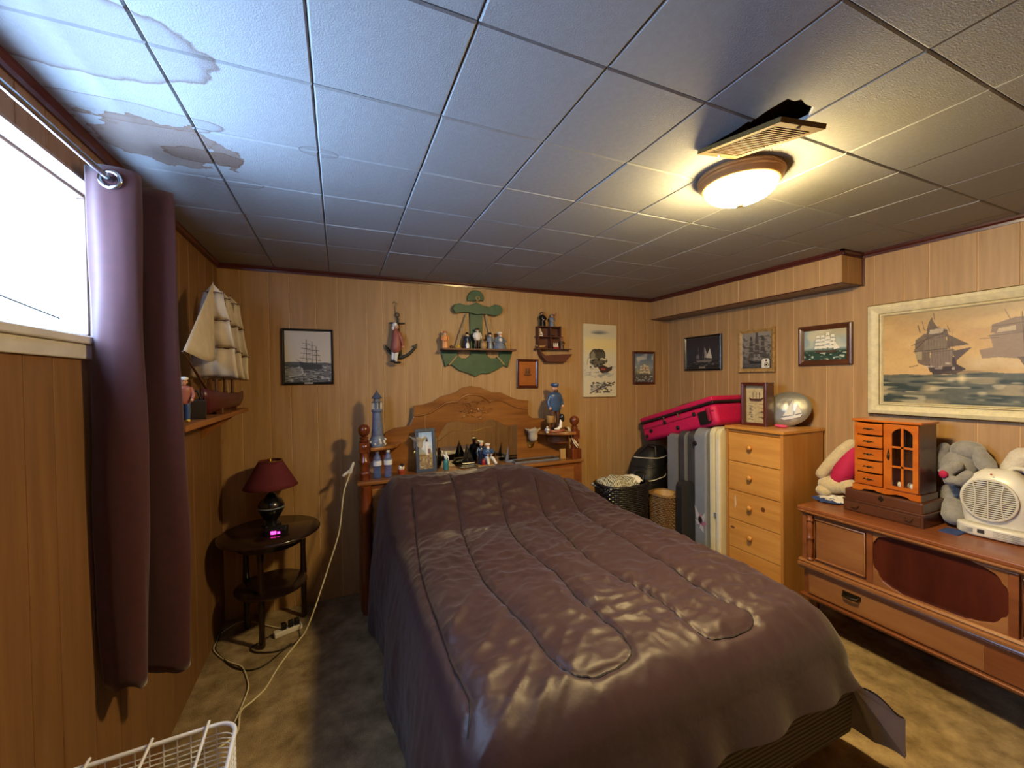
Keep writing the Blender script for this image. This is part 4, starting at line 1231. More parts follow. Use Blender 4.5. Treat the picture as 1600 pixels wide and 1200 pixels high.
# two seated old sailors
ts = thing('sailor_pair_figurine', (*aY(758, 722, 1.635)[:2], DZ), 'painted figurine of two sailors in navy coats, one seated, on a wooden base', 'figurine')
mat('tan_base', 'b08a52', 0.5, var=0.15)
build('base', MB().box(-.062, .062, -.035, .035, 0, .010), 'tan_base', ts, bevel=.003)
m = MB(T((.020, 0, .010)))
m.lathe([(.026, .045), (.030, .060), (.030, .090), (.022, .108), (.010, .112)], 14, None, 1, .8); limb(m, [(-.026, 0, .100), (-.034, -.018, .080), (-.014, -.030, .072)], [.010, .009, .008]); limb(m, [(.026, 0, .100), (.038, -.015, .080), (.018, -.030, .072)], [.010, .009, .008])
build('seated_coat', m, 'blue_glaze', ts, smooth=True)
m = MB(T((.020, 0, .010))); limb(m, [(-.012, 0, .052), (-.014, -.040, .050), (-.010, -.045, .010)], [.013, .011, .009]); limb(m, [(.012, 0, .052), (.026, -.040, .045), (.044, -.052, .010)], [.013, .011, .009])
m.lathe([(.018, .0), (.020, .044)], 12)
build('seated_trousers', m, 'white_glaze', ts, smooth=True)
for x_ in (-.012, .014): build('seated_hand', MB(T((.020, 0, .010))).ell((x_, -.036, .070), .008), 'skin', ts, smooth=True)
m = MB(T((.020, 0, .010))).ell((0, -.002, .124), (.013, .015, .016))
build('seated_head', m, 'skin', ts, smooth=True)
build('seated_beard', MB(T((.020, 0, .010))).ell((0, -.013, .113), (.011, .008, .012)), 'white_glaze', ts, smooth=True)
build('seated_cap', MB(T((.020, 0, .010))).lathe([(.014, .132), (.019, .137), (.018, .144), (.006, .147)], 14), 'white_glaze', ts, smooth=True)
m = MB(T((-.026, .010, .010))).lathe([(.020, 0), (.022, .05), (.026, .085), (.024, .118), (.010, .128)], 14, None, 1, .8); limb(m, [(-.022, 0, .115), (-.032, -.006, .085), (-.028, -.018, .062)], [.010, .009, .007]); limb(m, [(.020, 0, .115), (.034, -.01, .112)], [.010, .009])
build('standing_coat', m, 'navy_glaze', ts, smooth=True)
build('standing_head', MB(T((-.026, .010, .010))).ell((0, -.003, .142), (.013, .014, .016)), 'skin', ts, smooth=True)
build('standing_cap', MB(T((-.026, .010, .010))).lathe([(.014, .150), (.020, .156), (.019, .166), (.006, .170)], 14), 'cream_paint', ts, smooth=True)
build('lantern', MB(T((-.020, -.022, .010))).lathe([(.012, 0), (.014, .004), (.014, .030), (.009, .038), (.003, .042)], 12), 'red_glaze', ts, smooth=True)
build('walking_stick', MB(T((-.026, .010, .010))).tube([(-.030, -.02, .066), (-.032, -.022, 0)], .002, 6), 'mahogany', ts)
# grey-sailed boat on the flat tray and little box
gb = thing('grey_sailboat', (*aY(795, 719, 1.65)[:2], DZ), 'small sailboat ornament with a curved grey sail on the headboard deck', 'ornament')
build('hull', MB().prism([(-.030, .016), (-.020, 0), (.024, 0), (.036, .018)], -.009, .009, 'xz'), 'grey_glaze', gb, bevel=.003)
build('mast', MB().tube([(.002, 0, .012), (.002, 0, .125)], .0015, 6), 'mahogany', gb)
build('sail', MB().grid(lambda u, v: (-.002 - (.026 * (1 - v) ** .8) * u, -.010 * math.sin(u * math.pi) * (1 - v), .020 + .100 * v), 6, 10), 'grey_glaze', gb, smooth=True, solid=.0015)
a0 = aY(800, 720, 1.64); a1 = aY(868, 716, 1.64)
gt = thing('glass_tray', ((a0[0] + a1[0]) / 2, 1.635, DZ), 'long flat grey-green framed glass lying on the headboard deck', 'tray')
glassy('tray_glass', (.55, .62, .62), .6, .1)
L_ = float(a1[0] - a0[0])
m = MB()
for b in [(-L_ / 2, L_ / 2, -.055, -.045, 0, .012), (-L_ / 2, L_ / 2, .045, .055, 0, .012), (-L_ / 2, -L_ / 2 + .010, -.045, .045, 0, .012), (L_ / 2 - .010, L_ / 2, -.045, .045, 0, .012)]: m.box(*b)
build('frame', m, 'grey_glaze', gt, bevel=.002)
build('glass', MB().box(-L_ / 2 + .010, L_ / 2 - .010, -.045, .045, .006, .009), 'tray_glass', gt)
build('backing', MB().box(-L_ / 2 + .010, L_ / 2 - .010, -.045, .045, .001, .004), 'black', gt)
bxp = aY(879, 710, 1.60)
single('tan_block', MB().box(-.022, .022, -.010, .010, 0, .075, T((bxp[0], 1.60, DZ), -.1)), 'tan_base', 'small upright tan box at the end of the headboard deck', 'box', (bxp[0], 1.60, DZ), bevel=.002)
# fisherman on the right corner shelf
ZR = 1.000
sp = aY(868, 668, 1.615)
sm = thing('fisherman_figurine', (float(sp[0]), 1.62, ZR), 'tall fisherman figurine in a blue smock and cap on the headboard corner shelf', 'figurine')
H_ = float(aY(868, 598, 1.615)[2]) - ZR - .012
build('base', MB().lathe([(.062, 0), (.066, .004), (.062, .012), (.040, .014)], 24, None, 1.25, .8), 'salmon_glaze', sm, smooth=True)
mr = Matrix.Translation(Vector((0, 0, .010)))
sub_ = sailor_spec('blue_glaze', 'brown_glaze', 'blue_glaze', beard='brown_glaze', wide=1.25, arms=[[(-.125, 0, .74), (-.185, .0, .60), (-.175, -.04, .48)], [(.125, 0, .74), (.185, 0, .60), (.150, -.06, .52)]])
for name, mt_, shapes in sub_:
    mb = MB(mr @ Matrix.Rotation(.15, 4, 'Z') @ Matrix.Scale(H_, 4))
    for s_ in shapes:
        if s_[0] == 'e': mb.ell(s_[1], s_[2], 12, 8)
        elif s_[0] == 'l': limb(mb, s_[1], s_[2])
        elif s_[0] == 't': mb.lathe(s_[1], 14, T(s_[2]), s_[3], s_[4])
    build(name, mb, mt_, sm, smooth=True)
build('basket', MB(mr).lathe([(.020, .055), (.026, .060), (.030, .110), (.024, .110)], 14, T((-.048, -.010, 0))), 'tan_base', sm, smooth=True)
build('lantern', MB(mr).lathe([(.012, .062), (.020, .070), (.020, .105), (.010, .120)], 12, T((.048, -.018, 0))), 'black_glaze', sm, smooth=True)
build('fish', MB(mr).tube([(-.030, -.038, .012), (.0, -.045, .012), (.022, -.040, .025), (.030, -.036, .060), (.026, -.034, .080)], [.004, .013, .014, .010, .003], 10), 'white_glaze', sm, smooth=True)
gl_ = thing('gull_figurine', (float(aY(855, 668, 1.57)[0]), 1.57, ZR), 'tiny white gull figurine by the fisherman figurine', 'figurine')
m = MB().ell((0, 0, .022), (.012, .022, .013), m=Matrix.Rotation(.4, 4, 'Z')); m.ell((-.006, -.012, .042), .008); limb(m, [(-.006, -.010, .028), (-.006, -.012, .042)], [.007, .005]); m.lathe([(.010, 0), (.010, .006), (.004, .012)], 10)
m.prism([(-.004, .012), (.004, .012), (.010, .040), (-.004, .040)], .010, .016, 'xy')
build('body', m, 'white_glaze', gl_, smooth=True)
build('beak', MB().lathe([(.003, 0), (.0005, .010)], 8, T((-.008, -.018, .042), 0, math.radians(100))), 'yellow_glaze', gl_)
# ribbon hung over the shelf edge
mat('ribbon', 'cfc2ae', 0.7, var=0.1)
rb = [aY(888, 667, 1.60), aY(893, 675, 1.575), aY(898, 688, 1.55), aY(904, 696, 1.54)]
m = MB()
cc = catmull([Vector(p) for p in rb], 6)
m.tube(cc, .010, 8, flat=.25); m.tube([p + Vector((-.012, -.004, -.012 * i / len(cc) - .002)) for i, p in enumerate(cc)], .007, 8, flat=.3)
single('ribbon', m, 'ribbon', 'cream satin ribbon hanging over the headboard corner shelf edge', 'ribbon', tuple(cc[-1]), smooth=True)

# ------------------------------------------------------------------ things on the back wall
WY = YB - .0005
def frame_on_back(name, px0, py0, px1, py1, fw, fmat, label, depth=.018, cat='picture', inner=None, rot=0.0):
    a = aY(px0, py0, WY); b = aY(px1, py1, WY)
    w = float(b[0] - a[0]); h = float(a[2] - b[2])
    t = thing(name, (float(a[0] + b[0]) / 2, WY, float(b[2])), label, cat)
    R_ = T((0, 0, 0), 0, 0, rot)
    build('frame', frame_ring(w, h, fw, depth, R_), fmat, t, bevel=.002)
    return t, w, h, R_
def frame_ring(w, h, t, d, R_):
    # mitred moulding, higher at the outer edge; back on y = 0, front at y = -d
    mb = MB()
    prof = [(0, 0), (0, -d * .85), (t * .3, -d), (t * .6, -d * .8), (t, -d * .45), (t, 0)]
    k = len(prof)
    cs = [(-w / 2, 0, 1, 1), (w / 2, 0, -1, 1), (w / 2, h, -1, -1), (-w / 2, h, 1, -1)]
    vs = [tuple(R_ @ Vector((x + sx * p, y, z + sz * p))) for x, z, sx, sz in cs for p, y in prof]
    fs = []
    for c in range(4):
        for i in range(k):
            j = (i + 1) % k; a = c * k; b = ((c + 1) % 4) * k
            fs.append((a + i, b + i, b + j, a + j))
    return mb.add(vs, fs)
def put(P_, name, t, w, h, fw, y, mat_, R_=Matrix()):
    o_ = on(R_, (-w / 2 + fw, y, h - fw)); return P_.canvas(name, o_, on(R_, (w / 2 - fw, y, h - fw)) - o_, on(R_, (-w / 2 + fw, y, fw)) - o_, mat_, t)
# ship photograph
t, w, h, R_ = frame_on_back('framed_ship_photo', 440, 513, 522, 600, .014, 'black_plastic', 'black and white photo of a tall ship in a thin black frame')
P_ = Paint(180, 192, w / h, 4).grad([(0, 'c9c6c2'), (.6, 'd4d0ca'), (.64, 'b9bcc0'), (.66, '7d838c'), (1, '5f6670')])
P_.poly([(0, .605), (.25, .60), (.5, .615), (.85, .615), (1, .63), (1, .66), (0, .69)], '4c5460', .9, .01)
P_.speckle(14, 60, 'd5d8dc', .8, .55, .85, .68, .98).speckle(20, 70, '2d333c', .7, .5, .8, .66, 1).poly([(0, .74), (.34, .70), (.36, .84), (0, .86)], 'aab0b8', .5, .03)
P_.poly([(.30, .60), (.80, .66), (.78, .74), (.42, .76), (.36, .72)], '3a4048', 1, .01)
for mx, tp in ((.46, .17), (.58, .20), (.67, .30)):
    P_.line([(mx, .64), (mx, tp)], '2c3038', .010)
    for k in range(4):
        yy = tp + .07 + k * .095; P_.line([(mx - .08 - .02 * k, yy), (mx + .07 + .012 * k, yy + .012)], '343840', .008)
    for k in (-1, 1): P_.line([(mx + .10 * k, .62), (mx, tp + .06)], '6a6e74', .005, .6)
P_.line([(.34, .60), (.24, .56)], '3a3e46', .008)
P_.line([(.36, .72), (.38, .82), (.30, .86), (.1, .88)], 'd0d4d8', .02, .8)
put(P_, 'print', t, w, h, .012, -.006, 'print_gloss')
mat('plate_silver', 'a8a296', 0.35, 0.6, var=.1)
build('name_plate', MB().box(-.025, .025, -.020, -.017, .002, .013), 'plate_silver', t)

# sailor leaning on an anchor
q0 = aY(618, 572, WY); q1 = aY(618, 470, WY)
an = thing('sailor_anchor_plaque', (float(q0[0]), WY, float(q0[2])), 'wall figure of a sailor in a red coat leaning on a dark anchor', 'wall decoration')
def bp(px, py, y=0.0):
    p = aY(px, py, WY); return Vector((float(p[0] - q0[0]), y, float(p[2] - q0[2])))
mat('anchor_iron', '34352f', 0.5, .3, var=0.25, scale=40)
build('shank', MB().tube([bp(621, 497, -.014), bp(626, 560, -.014)], [.007, .010], 10), 'anchor_iron', an, smooth=True)
build('stock', MB().tube([bp(609, 505, -.020), bp(631, 506, -.020)], .005, 8, round_ends=True), 'anchor_iron', an, smooth=True)
build('flukes', MB().tube([bp(602, 541, -.014), bp(608, 550, -.014), bp(617, 557, -.014), bp(627, 559, -.014), bp(638, 554, -.014), bp(646, 546, -.014), bp(650, 538, -.014)], [.005, .010, .012, .013, .011, .009, .005], 10), 'anchor_iron', an, smooth=True)
build('fluke_tip', MB().prism([bp(643, 541).xz, bp(651, 537).xz, bp(650, 545).xz], -.024, -.004, 'xz'), 'anchor_iron', an, bevel=.002)
build('fluke_tip', MB().prism([bp(601, 538).xz, bp(606, 548).xz, bp(602, 546).xz], -.024, -.004, 'xz'), 'anchor_iron', an, bevel=.002)
rg = bp(620, 493, -.016)
build('ring', MB().tube([(rg.x + .013 * math.cos(a), rg.y, rg.z + .013 * math.sin(a)) for a in [6.283 * k / 20 for k in range(20)]], .004, 8, True), 'anchor_iron', an, smooth=True)
build('rope', MB().tube([bp(620, 489, -.016), bp(618, 480, -.014), bp(621, 475, -.012), bp(617, 471, -.010), bp(614, 474, -.010)], .0045, 8), 'rope', an, smooth=True)
m = MB(); limb(m, [bp(619, 548, -.045), bp(617, 557, -.045), bp(617, 565, -.045)], [.017, .014, .012]); limb(m, [bp(614, 549, -.035), bp(613, 560, -.038)], [.014, .012])
build('breeches', m, 'white_glaze', an, smooth=True)
m = MB(); m.ell(bp(619, 567, -.055), (.026, .022, .009)); m.ell(bp(613, 565, -.045), (.020, .018, .008))
build('shoes', m, 'black_glaze', an, smooth=True)
m = MB(); limb(m, [bp(617, 520, -.042), bp(618, 530, -.046), bp(617, 545, -.046)], [.022, .030, .036]); limb(m, [bp(621, 522, -.055), bp(626, 532, -.062), bp(627, 540, -.060)], [.015, .013, .011])
build('coat', m, 'salmon_glaze', an, smooth=True)
m = MB(); m.ell(bp(618, 512, -.046), (.015, .017, .019)); m.ell(bp(628, 543, -.060), (.009, .009, .010)); m.ell(bp(620, 513, -.064), (.004, .005, .004))
build('head', m, 'skin', an, smooth=True)
m = MB(); m.ell(bp(616, 509, -.044), (.017, .018, .018)); m.ell(bp(613, 514, -.040), (.010, .012, .014))
build('wig', m, 'white_glaze', an, smooth=True)

# green anchor shelf
q0 = aY(741, 588, WY)
ga = thing('anchor_shelf', (float(q0[0]), WY, float(q0[2])), 'green painted wooden anchor wall shelf with rope and a brown ledge', 'shelf')
def up_(pts): return [tuple(bp(*p).xz) for p in pts]
build('shank', MB().prism(up_([(733, 478), (753, 478), (752, 548), (734, 548)]), -.018, 0, 'xz'), 'green_paint', ga, bevel=.002)
hd = [(742 + 13 * math.cos(a), 467 - 13 * math.sin(a)) for a in [math.pi * k / 10 for k in range(-1, 12)]]
build('head', MB().prism(up_(hd), -.020, 0, 'xz'), 'green_paint', ga, bevel=.003)
st = [(705, 484), (708, 477), (716, 475), (724, 478), (733, 478), (742, 474), (752, 479), (762, 481), (771, 477), (779, 479), (783, 485), (781, 491), (773, 495), (764, 493), (752, 492), (742, 493), (730, 489), (720, 489), (710, 491)]
build('stock', MB().prism(up_(st), -.040, -.020, 'xz'), 'green_paint', ga, bevel=.003)
fl = [(688, 549), (713, 549), (714, 555), (719, 560), (728, 560), (734, 555), (735, 549), (758, 549), (759, 555), (765, 560), (774, 560), (779, 555), (780, 549), (799, 550), (792, 575), (786, 571), (777, 577), (762, 584), (750, 584), (742, 589), (732, 584), (716, 579), (706, 571), (700, 569), (695, 574)]
arm_l = [(712, 551), (735, 551), (733, 556), (728, 560), (720, 560), (713, 555)]
build('fluke_board', MB().prism(up_(fl), -.020, 0, 'xz'), 'green_paint', ga, bevel=.003)
pz = bp(742, 546).z; xa = bp(687, 546).x; xb = bp(799, 546).x
mat('ledge_brown', '5c3224', 0.45, var=0.2)
build('ledge', MB().box(xa, xb, -.105, 0, pz - .014, pz), 'ledge_brown', ga, bevel=.003)
rp_ = MB()
def rope_(a, b): rp_.tube([a.lerp(b, k / 14) + Vector((.0012 * math.sin(k * 2.2), 0, 0)) for k in range(15)], .0058, 8)
rope_(bp(728, 491, -.030), bp(711, 545, -.060)); rope_(bp(757, 491, -.030), bp(766, 528, -.055)); rope_(bp(766, 528, -.055), bp(770, 545, -.06))
rope_(bp(713, 556, -.023), bp(701, 570, -.024)); rope_(bp(775, 557, -.023), bp(786, 570, -.024))
ring = [bp(745, 467, -.022) + Vector((.013 * math.cos(a), 0, .013 * math.sin(a))) for a in [6.283 * k / 16 for k in range(16)]]
rp_.tube(ring, .004, 8, True); rp_.tube([bp(745, 470, -.026), bp(741, 475, -.03), bp(737, 476, -.032)], .004, 8)
build('rope', rp_, 'rope', ga, smooth=True)
LZ = float(q0[2]) + pz
def ledge_at(px): return float(aY(px, 545, WY - .055)[0])
def small_fig(name, px, h, spec, label, cat='figurine', y=WY - .055, z=None, rz=0.0, group='figurines on the green anchor shelf'):
    t = thing(name, (ledge_at(px), y, LZ if z is None else z), label, cat, 0, group)
    figurine(t, h, spec, rz, 1.2); return t
cloak = lambda c, hat, hs='souwester', sk='skin', bd='white_glaze': [('coat', c, [('t', [(.16, 0), (.15, .2), (.12, .5), (.13, .66), (.10, .74), (.04, .77)], (0, 0, 0), 1, .8), ('l', [(-.12, 0, .68), (-.16, -.06, .5), (-.08, -.12, .42)], [.05, .045, .035]), ('l', [(.12, 0, .68), (.16, -.06, .5), (.08, -.12, .42)], [.05, .045, .035])]),
          ('head', sk, [('e', (0, 0, .84), (.08, .085, .095)), ('e', (0, -.13, .42), (.035, .03, .035))])] + ([('beard', bd, [('e', (0, -.06, .79), (.06, .045, .05))])] if bd else []) + [('hat', hat, [('t', [(.13, .88), (.09, .91), (.08, .96), (.03, 1.0)], (0, .01, 0), 1, 1.1)])]
small_fig('oilskin_figurine', 695.5, .125, cloak('orange_glaze', 'orange_glaze'), 'tiny fisherman figurine in orange oilskins on the anchor ledge')
t = thing('brown_trinket', (ledge_at(705), WY - .06, LZ), 'tiny brown round trinket between the orange and yellow ornaments', 'ornament', 0, 'figurines on the green anchor shelf')
build('bowl', MB().lathe([(.008, 0), (.014, .008), (.012, .016), (.006, .020)], 12), 'brown_glaze', t, smooth=True); build('lid', MB().ell((0, 0, .022), (.006, .006, .005)), 'brown_glaze', t, smooth=True)
t = thing('yellow_hat_ornament', (ledge_at(716), WY - .06, LZ), "tiny yellow fisherman's rain hat ornament on the anchor ledge", 'ornament', 0, 'figurines on the green anchor shelf')
build('brim', MB().lathe([(.020, 0), (.021, .004), (.014, .010)], 16, None, 1.1, .8), 'yellow_glaze', t, smooth=True); build('crown', MB().ell((0, 0, .014), (.013, .011, .018)), 'yellow_glaze', t, smooth=True)
small_fig('grey_coat_figurine', 730, .118, cloak('navy_glaze', 'black_glaze', bd='white_glaze') + [('apron', 'white_glaze', [('t', [(.10, 0), (.11, .2), (.07, .35)], (0, -.06, 0), 1, .8)])], 'tiny figurine in dark coat and white apron on the anchor ledge')
small_fig('captain_figurine', 746, .150, sailor_spec('white_glaze', 'brown_glaze', 'black_glaze', wide=1.1), 'tiny captain figurine in white shirt leaning over a brown barrel')
t = thing('barrel_ornament', (ledge_at(754), WY - .075, LZ), 'tiny brown wooden barrel crate on the middle of the anchor ledge', 'ornament', 0, 'figurines on the green anchor shelf')
build('tub', MB().lathe([(.022, 0), (.026, .015), (.026, .035), (.023, .052)], 16), 'tan_base', t, smooth=True); build('lid', MB().lathe([(.021, .051), (.021, .055)], 16), 'brown_glaze', t)
for z in (.010, .042): build('hoop', MB().tube([(.0255 * math.cos(a), .0255 * math.sin(a), z) for a in [6.283 * k / 20 for k in range(20)]], .0015, 5, True), 'old_brass', t)
small_fig('old_man_figurine', 766, .122, cloak('grey_glaze', 'navy_glaze'), 'tiny bearded figurine in grey between barrel and seated figure')
t = small_fig('seated_figurine', 781, .13, [('robe', 'grey_glaze', [('t', [(.34, 0), (.32, .15), (.24, .38), (.20, .55), (.16, .68), (.05, .72)], (0, 0, 0), 1, .75), ('l', [(-.18, 0, .62), (-.26, -.1, .42), (-.1, -.2, .36)], [.06, .05, .04]), ('l', [(.18, 0, .62), (.26, -.1, .42), (.1, -.2, .36)], [.06, .05, .04])]),
      ('shirt', 'white_glaze', [('e', (0, -.10, .50), (.11, .08, .14))]), ('head', 'skin', [('e', (0, -.02, .80), (.09, .095, .105))]), ('beard', 'white_glaze', [('e', (0, -.09, .74), (.065, .05, .055))]), ('cap', 'white_glaze', [('t', [(.10, .86), (.12, .90), (.10, .98), (.03, 1.0)], (0, 0, 0), 1, 1)])],
      'tiny stout seated figurine with white cap at the end of the anchor ledge')

# ship-shaped shelf
q0 = aY(862, 567, WY)
ss = thing('ship_shelf', (float(q0[0]), WY, float(q0[2])), 'dark red-brown ship-shaped wall shelf with little compartments', 'shelf')
hull_ = [(840, 552), (888, 556), (876, 566), (850, 567)]
D_ = .060
build('hull_board', MB().prism(up_([(838, 546), (846, 556), (876, 554), (889, 554), (878, 566), (849, 566), (841, 556)]), -D_, -.001, 'xz'), 'ledge_brown', ss, bevel=.002)
build('back_board', MB().prism(up_([(836, 547), (838, 512), (872, 512), (874, 545)]), -.006, -.001, 'xz'), 'ledge_brown', ss)
def shelf_row(pa, pb, py): 
    a = bp(pa, py); b = bp(pb, py); build('compartment_shelf', MB().box(a.x, b.x, -D_, -.006, a.z - .006, a.z), 'ledge_brown', ss, bevel=.001); return a.z
zr = [shelf_row(836, 870, 510.5), shelf_row(834, 874, 526), shelf_row(833, 888, 545)]
for px_, y0_, y1_ in ((837, 546, 511), (855.5, 546, 511), (871, 527, 511)):
    a = bp(px_, y0_); b = bp(px_, y1_); build('divider', MB().box(a.x - .003, a.x + .003, -D_ + .002, -.006, a.z, b.z), 'ledge_brown', ss)
SZ0 = float(q0[2])
def on_ship(px): return float(aY(px, 540, WY - .035)[0])
G_ = 'miniatures on the ship-shaped shelf'
def mini(name, px, row, h, spec, label, cat='ornament', rz=0):
    t = thing(name, (on_ship(px), WY - .035, SZ0 + zr[row] + .0005), label, cat, 0, G_); figurine(t, h, spec, rz, 1.45); return t
mini('dark_coat_figurine', 848, 0, .115, cloak('black_glaze', 'brown_glaze', bd='brown_glaze'), 'tiny dark-coated figurine on top of the ship-shaped shelf', 'figurine')
t = mini('oarsman_figurine', 863, 0, .10, cloak('grey_glaze', 'grey_glaze', bd=None), 'tiny grey figurine with an oar on top of the ship-shaped shelf', 'figurine')
build('oar', MB().tube([(.0, -.015, .02), (.020, -.012, .075), (.034, -.010, .110)], [.002, .002, .006], 6), 'salmon_glaze', t)
def mini_boat(name, px, row, h, hullm, sailm, label):
    t = thing(name, (on_ship(px), WY - .035, SZ0 + zr[row] + .0005), label, 'ornament', 0, G_)
    build('hull', MB().prism([(-.35 * h, .16 * h), (-.22 * h, 0), (.26 * h, 0), (.40 * h, .18 * h)], -.006, .006, 'xz'), hullm, t, bevel=.002)
    build('mast', MB().tube([(0, 0, .1 * h), (0, 0, h)], .001, 5), 'mahogany', t)
    build('sail', MB().prism([(-.04 * h, .22 * h), (-.04 * h, .95 * h), (-.36 * h, .24 * h)], -.0012, .0012, 'xz'), sailm, t)
    build('jib', MB().prism([(.04 * h, .24 * h), (.02 * h, .9 * h), (.34 * h, .26 * h)], -.0012, .0012, 'xz'), sailm, t)
mini_boat('mini_sailboat', 844, 1, .070, 'white_glaze', 'white_glaze', 'miniature white sailboat in the upper compartment of the ship shelf')
mini_boat('mini_sailboat', 863, 1, .062, 'black_glaze', 'brown_glaze', 'miniature dark sailboat in the upper compartment of the ship shelf')
t = thing('mini_rowboat', (on_ship(845), WY - .035, SZ0 + zr[2] + .0005), 'miniature orange rowing boat in the lower compartment of the ship shelf', 'ornament', 0, G_)
build('hull', MB().grid(lambda u, v: (.045 * (2 * u - 1), .013 * math.sin(math.pi * u) * math.cos(math.pi * v), .022 - .018 * math.sin(math.pi * v) * math.sin(math.pi * u) ** .4 + .008 * (2 * u - 1) ** 2), 14, 8), 'tan_base', t, smooth=True, solid=.002)
build('thwart', MB().box(-.004, .004, -.010, .010, .016, .018), 'brown_glaze', t)
t = thing('mini_crown_ship', (on_ship(868), WY - .038, SZ0 + zr[2] + .0005), 'miniature red and white tall ship in the lower compartment', 'ornament', 0, G_)
build('hull', MB().prism([(-.030, .014), (-.020, 0), (.020, 0), (.032, .016)], -.009, .009, 'xz'), 'red_glaze', t, bevel=.002)
for x in (-.016, 0, .016): build('sail', MB().prism([(x - .007, .016), (x + .007, .016), (x + .004, .046), (x - .004, .046)], -.002, .002, 'xz'), 'white_glaze', t)
mini('brown_figurine', 878, 2, .085, cloak('brown_glaze', 'salmon_glaze', bd=None), 'tiny brown figurine at the bow end of the ship shelf', 'figurine')

# carved plaque
t, w, h, R_ = frame_on_back('ship_plaque', 806, 561, 840, 606, .022, 'walnut_dark', 'small wooden plaque with a copper ship relief on the back wall', rot=math.radians(1))
mat('copper_plate', 'a5602a', 0.4, 0.3, var=0.15)
build('plate', MB().box(-w / 2 + .020, w / 2 - .020, -.008, -.002, .020, h - .020, R_), 'copper_plate', t)
m = MB(R_); cx_, cz_ = 0, h * .42
m.prism([(-.034, cz_ + .012), (-.024, cz_), (.026, cz_), (.036, cz_ + .013)], -.0110, -.008, 'xz')
for x in (-.014, .002, .016): m.prism([(x - .006, cz_ + .018), (x + .007, cz_ + .018), (x + .004, cz_ + .062), (x - .002, cz_ + .062)], -.0100, -.008, 'xz')
build('ship_relief', m, 'brown_glaze', t)

# tall canvas of a harbour hut
a = aY(909, 508, WY); b = aY(961, 619, WY)
w, h = float(aY(961, 560, WY)[0] - aY(910, 560, WY)[0]), float(a[2] - b[2]) + .01
sc_ = thing('harbour_canvas', (float(a[0] + b[0]) / 2, WY, float(b[2])), 'tall narrow unframed canvas with an ink sketch of a harbour hut', 'picture')
RR = T((0, 0, 0), 0, 0, math.radians(.8))
build('stretcher', MB().box(-w / 2, w / 2, -.020, 0, 0, h, RR), 'cream_paint', sc_, bevel=.002)
P_ = Paint(120, 256, w / h, 9).grad([(0, 'd6c9a4'), (.15, 'cfc7a8'), (.22, 'e2cf92'), (.30, 'e3cd88'), (.42, 'd8cfae'), (.6, 'd3ccb2'), (1, 'd8cfae')])
P_.ell(.48, .105, .34, .035, '6a7078', .75, .8).ell(.40, .12, .25, .02, '4c545e', .5, .8)
P_.speckle(9, 60, '8f9aa0', .5, .55, .8, .55, .72)
P_.poly([(.16, .40), (.24, .345), (.58, .345), (.66, .39), (.64, .47), (.16, .47)], '4f4c42', 1, .02).poly([(.20, .41), (.27, .37), (.33, .41), (.33, .47), (.20, .47)], '8a8672', 1).poly([(.30, .345), (.56, .345), (.62, .375), (.36, .385)], '3a352e', 1, .02)
P_.poly([(.18, .48), (.72, .48), (.70, .52), (.55, .54), (.45, .60), (.30, .58), (.20, .56)], '5a574a', .9, .05).speckle(20, 70, '23211d', .85, .55, .75, .47, .60, .16, .70)
P_.poly([(.42, .60), (.58, .57), (.72, .59), (.88, .565), (.86, .64), (.72, .68), (.50, .665)], '3c2622', 1, .03).poly([(.52, .60), (.66, .61), (.64, .635), (.50, .63)], '9a4a34', 1)
P_.line([(.12, .46), (.08, .56)], '4a463c', .006).speckle(12, 60, '6f7a80', .6, .5, .8, .66, .74, .15, .9)
P_.poly([(.22, .83), (.66, .80), (.70, .90), (.20, .93)], '9a9c94', .8, .05).line([(.18, .955), (.55, .87), (.95, .80)], '2e2a25', .012).speckle(18, 60, '37342e', .85, .5, .75, .80, .95, .2, .92).speckle(12, 40, '8a4636', .6, .6, .8, .86, .94, .35, .85)
put(P_, 'print', sc_, w, h, .004, -.0206, 'print_paper', RR)

# small seascape in a dark wood frame
t, w, h, R_ = frame_on_back('small_seascape', 988, 549, 1022, 600, .022, 'walnut_dark', 'small portrait seascape of a ship in a dark wood frame near the corner')
P_ = Paint(80, 122, w / h, 11).grad([(0, '5c7086'), (.45, '8d9aa2'), (.62, '7f8478'), (.78, '5d5f55'), (1, '3f444a')])
P_.speckle(5, 6, 'd6d6cc', .8, .5, .8, 0, .5).ell(.2, .62, .2, .12, 'b9b08a', .7, .8).ell(.8, .55, .16, .16, 'b5b4a6', .6, .8)
P_.ship(.52, .80, .55, .48, '4a3426', 'd8cdb0', 3).poly([(.50, .42), (.62, .40), (.66, .58), (.48, .58)], 'e0cf9c').poly([(.52, .48), (.62, .47), (.62, .56), (.53, .56)], 'a8653a', .8)
P_.speckle(12, 26, 'e6e8e4', .8, .6, .8, .80, 1)
put(P_, 'print', t, w, h, .020, -.009, 'print_gloss')
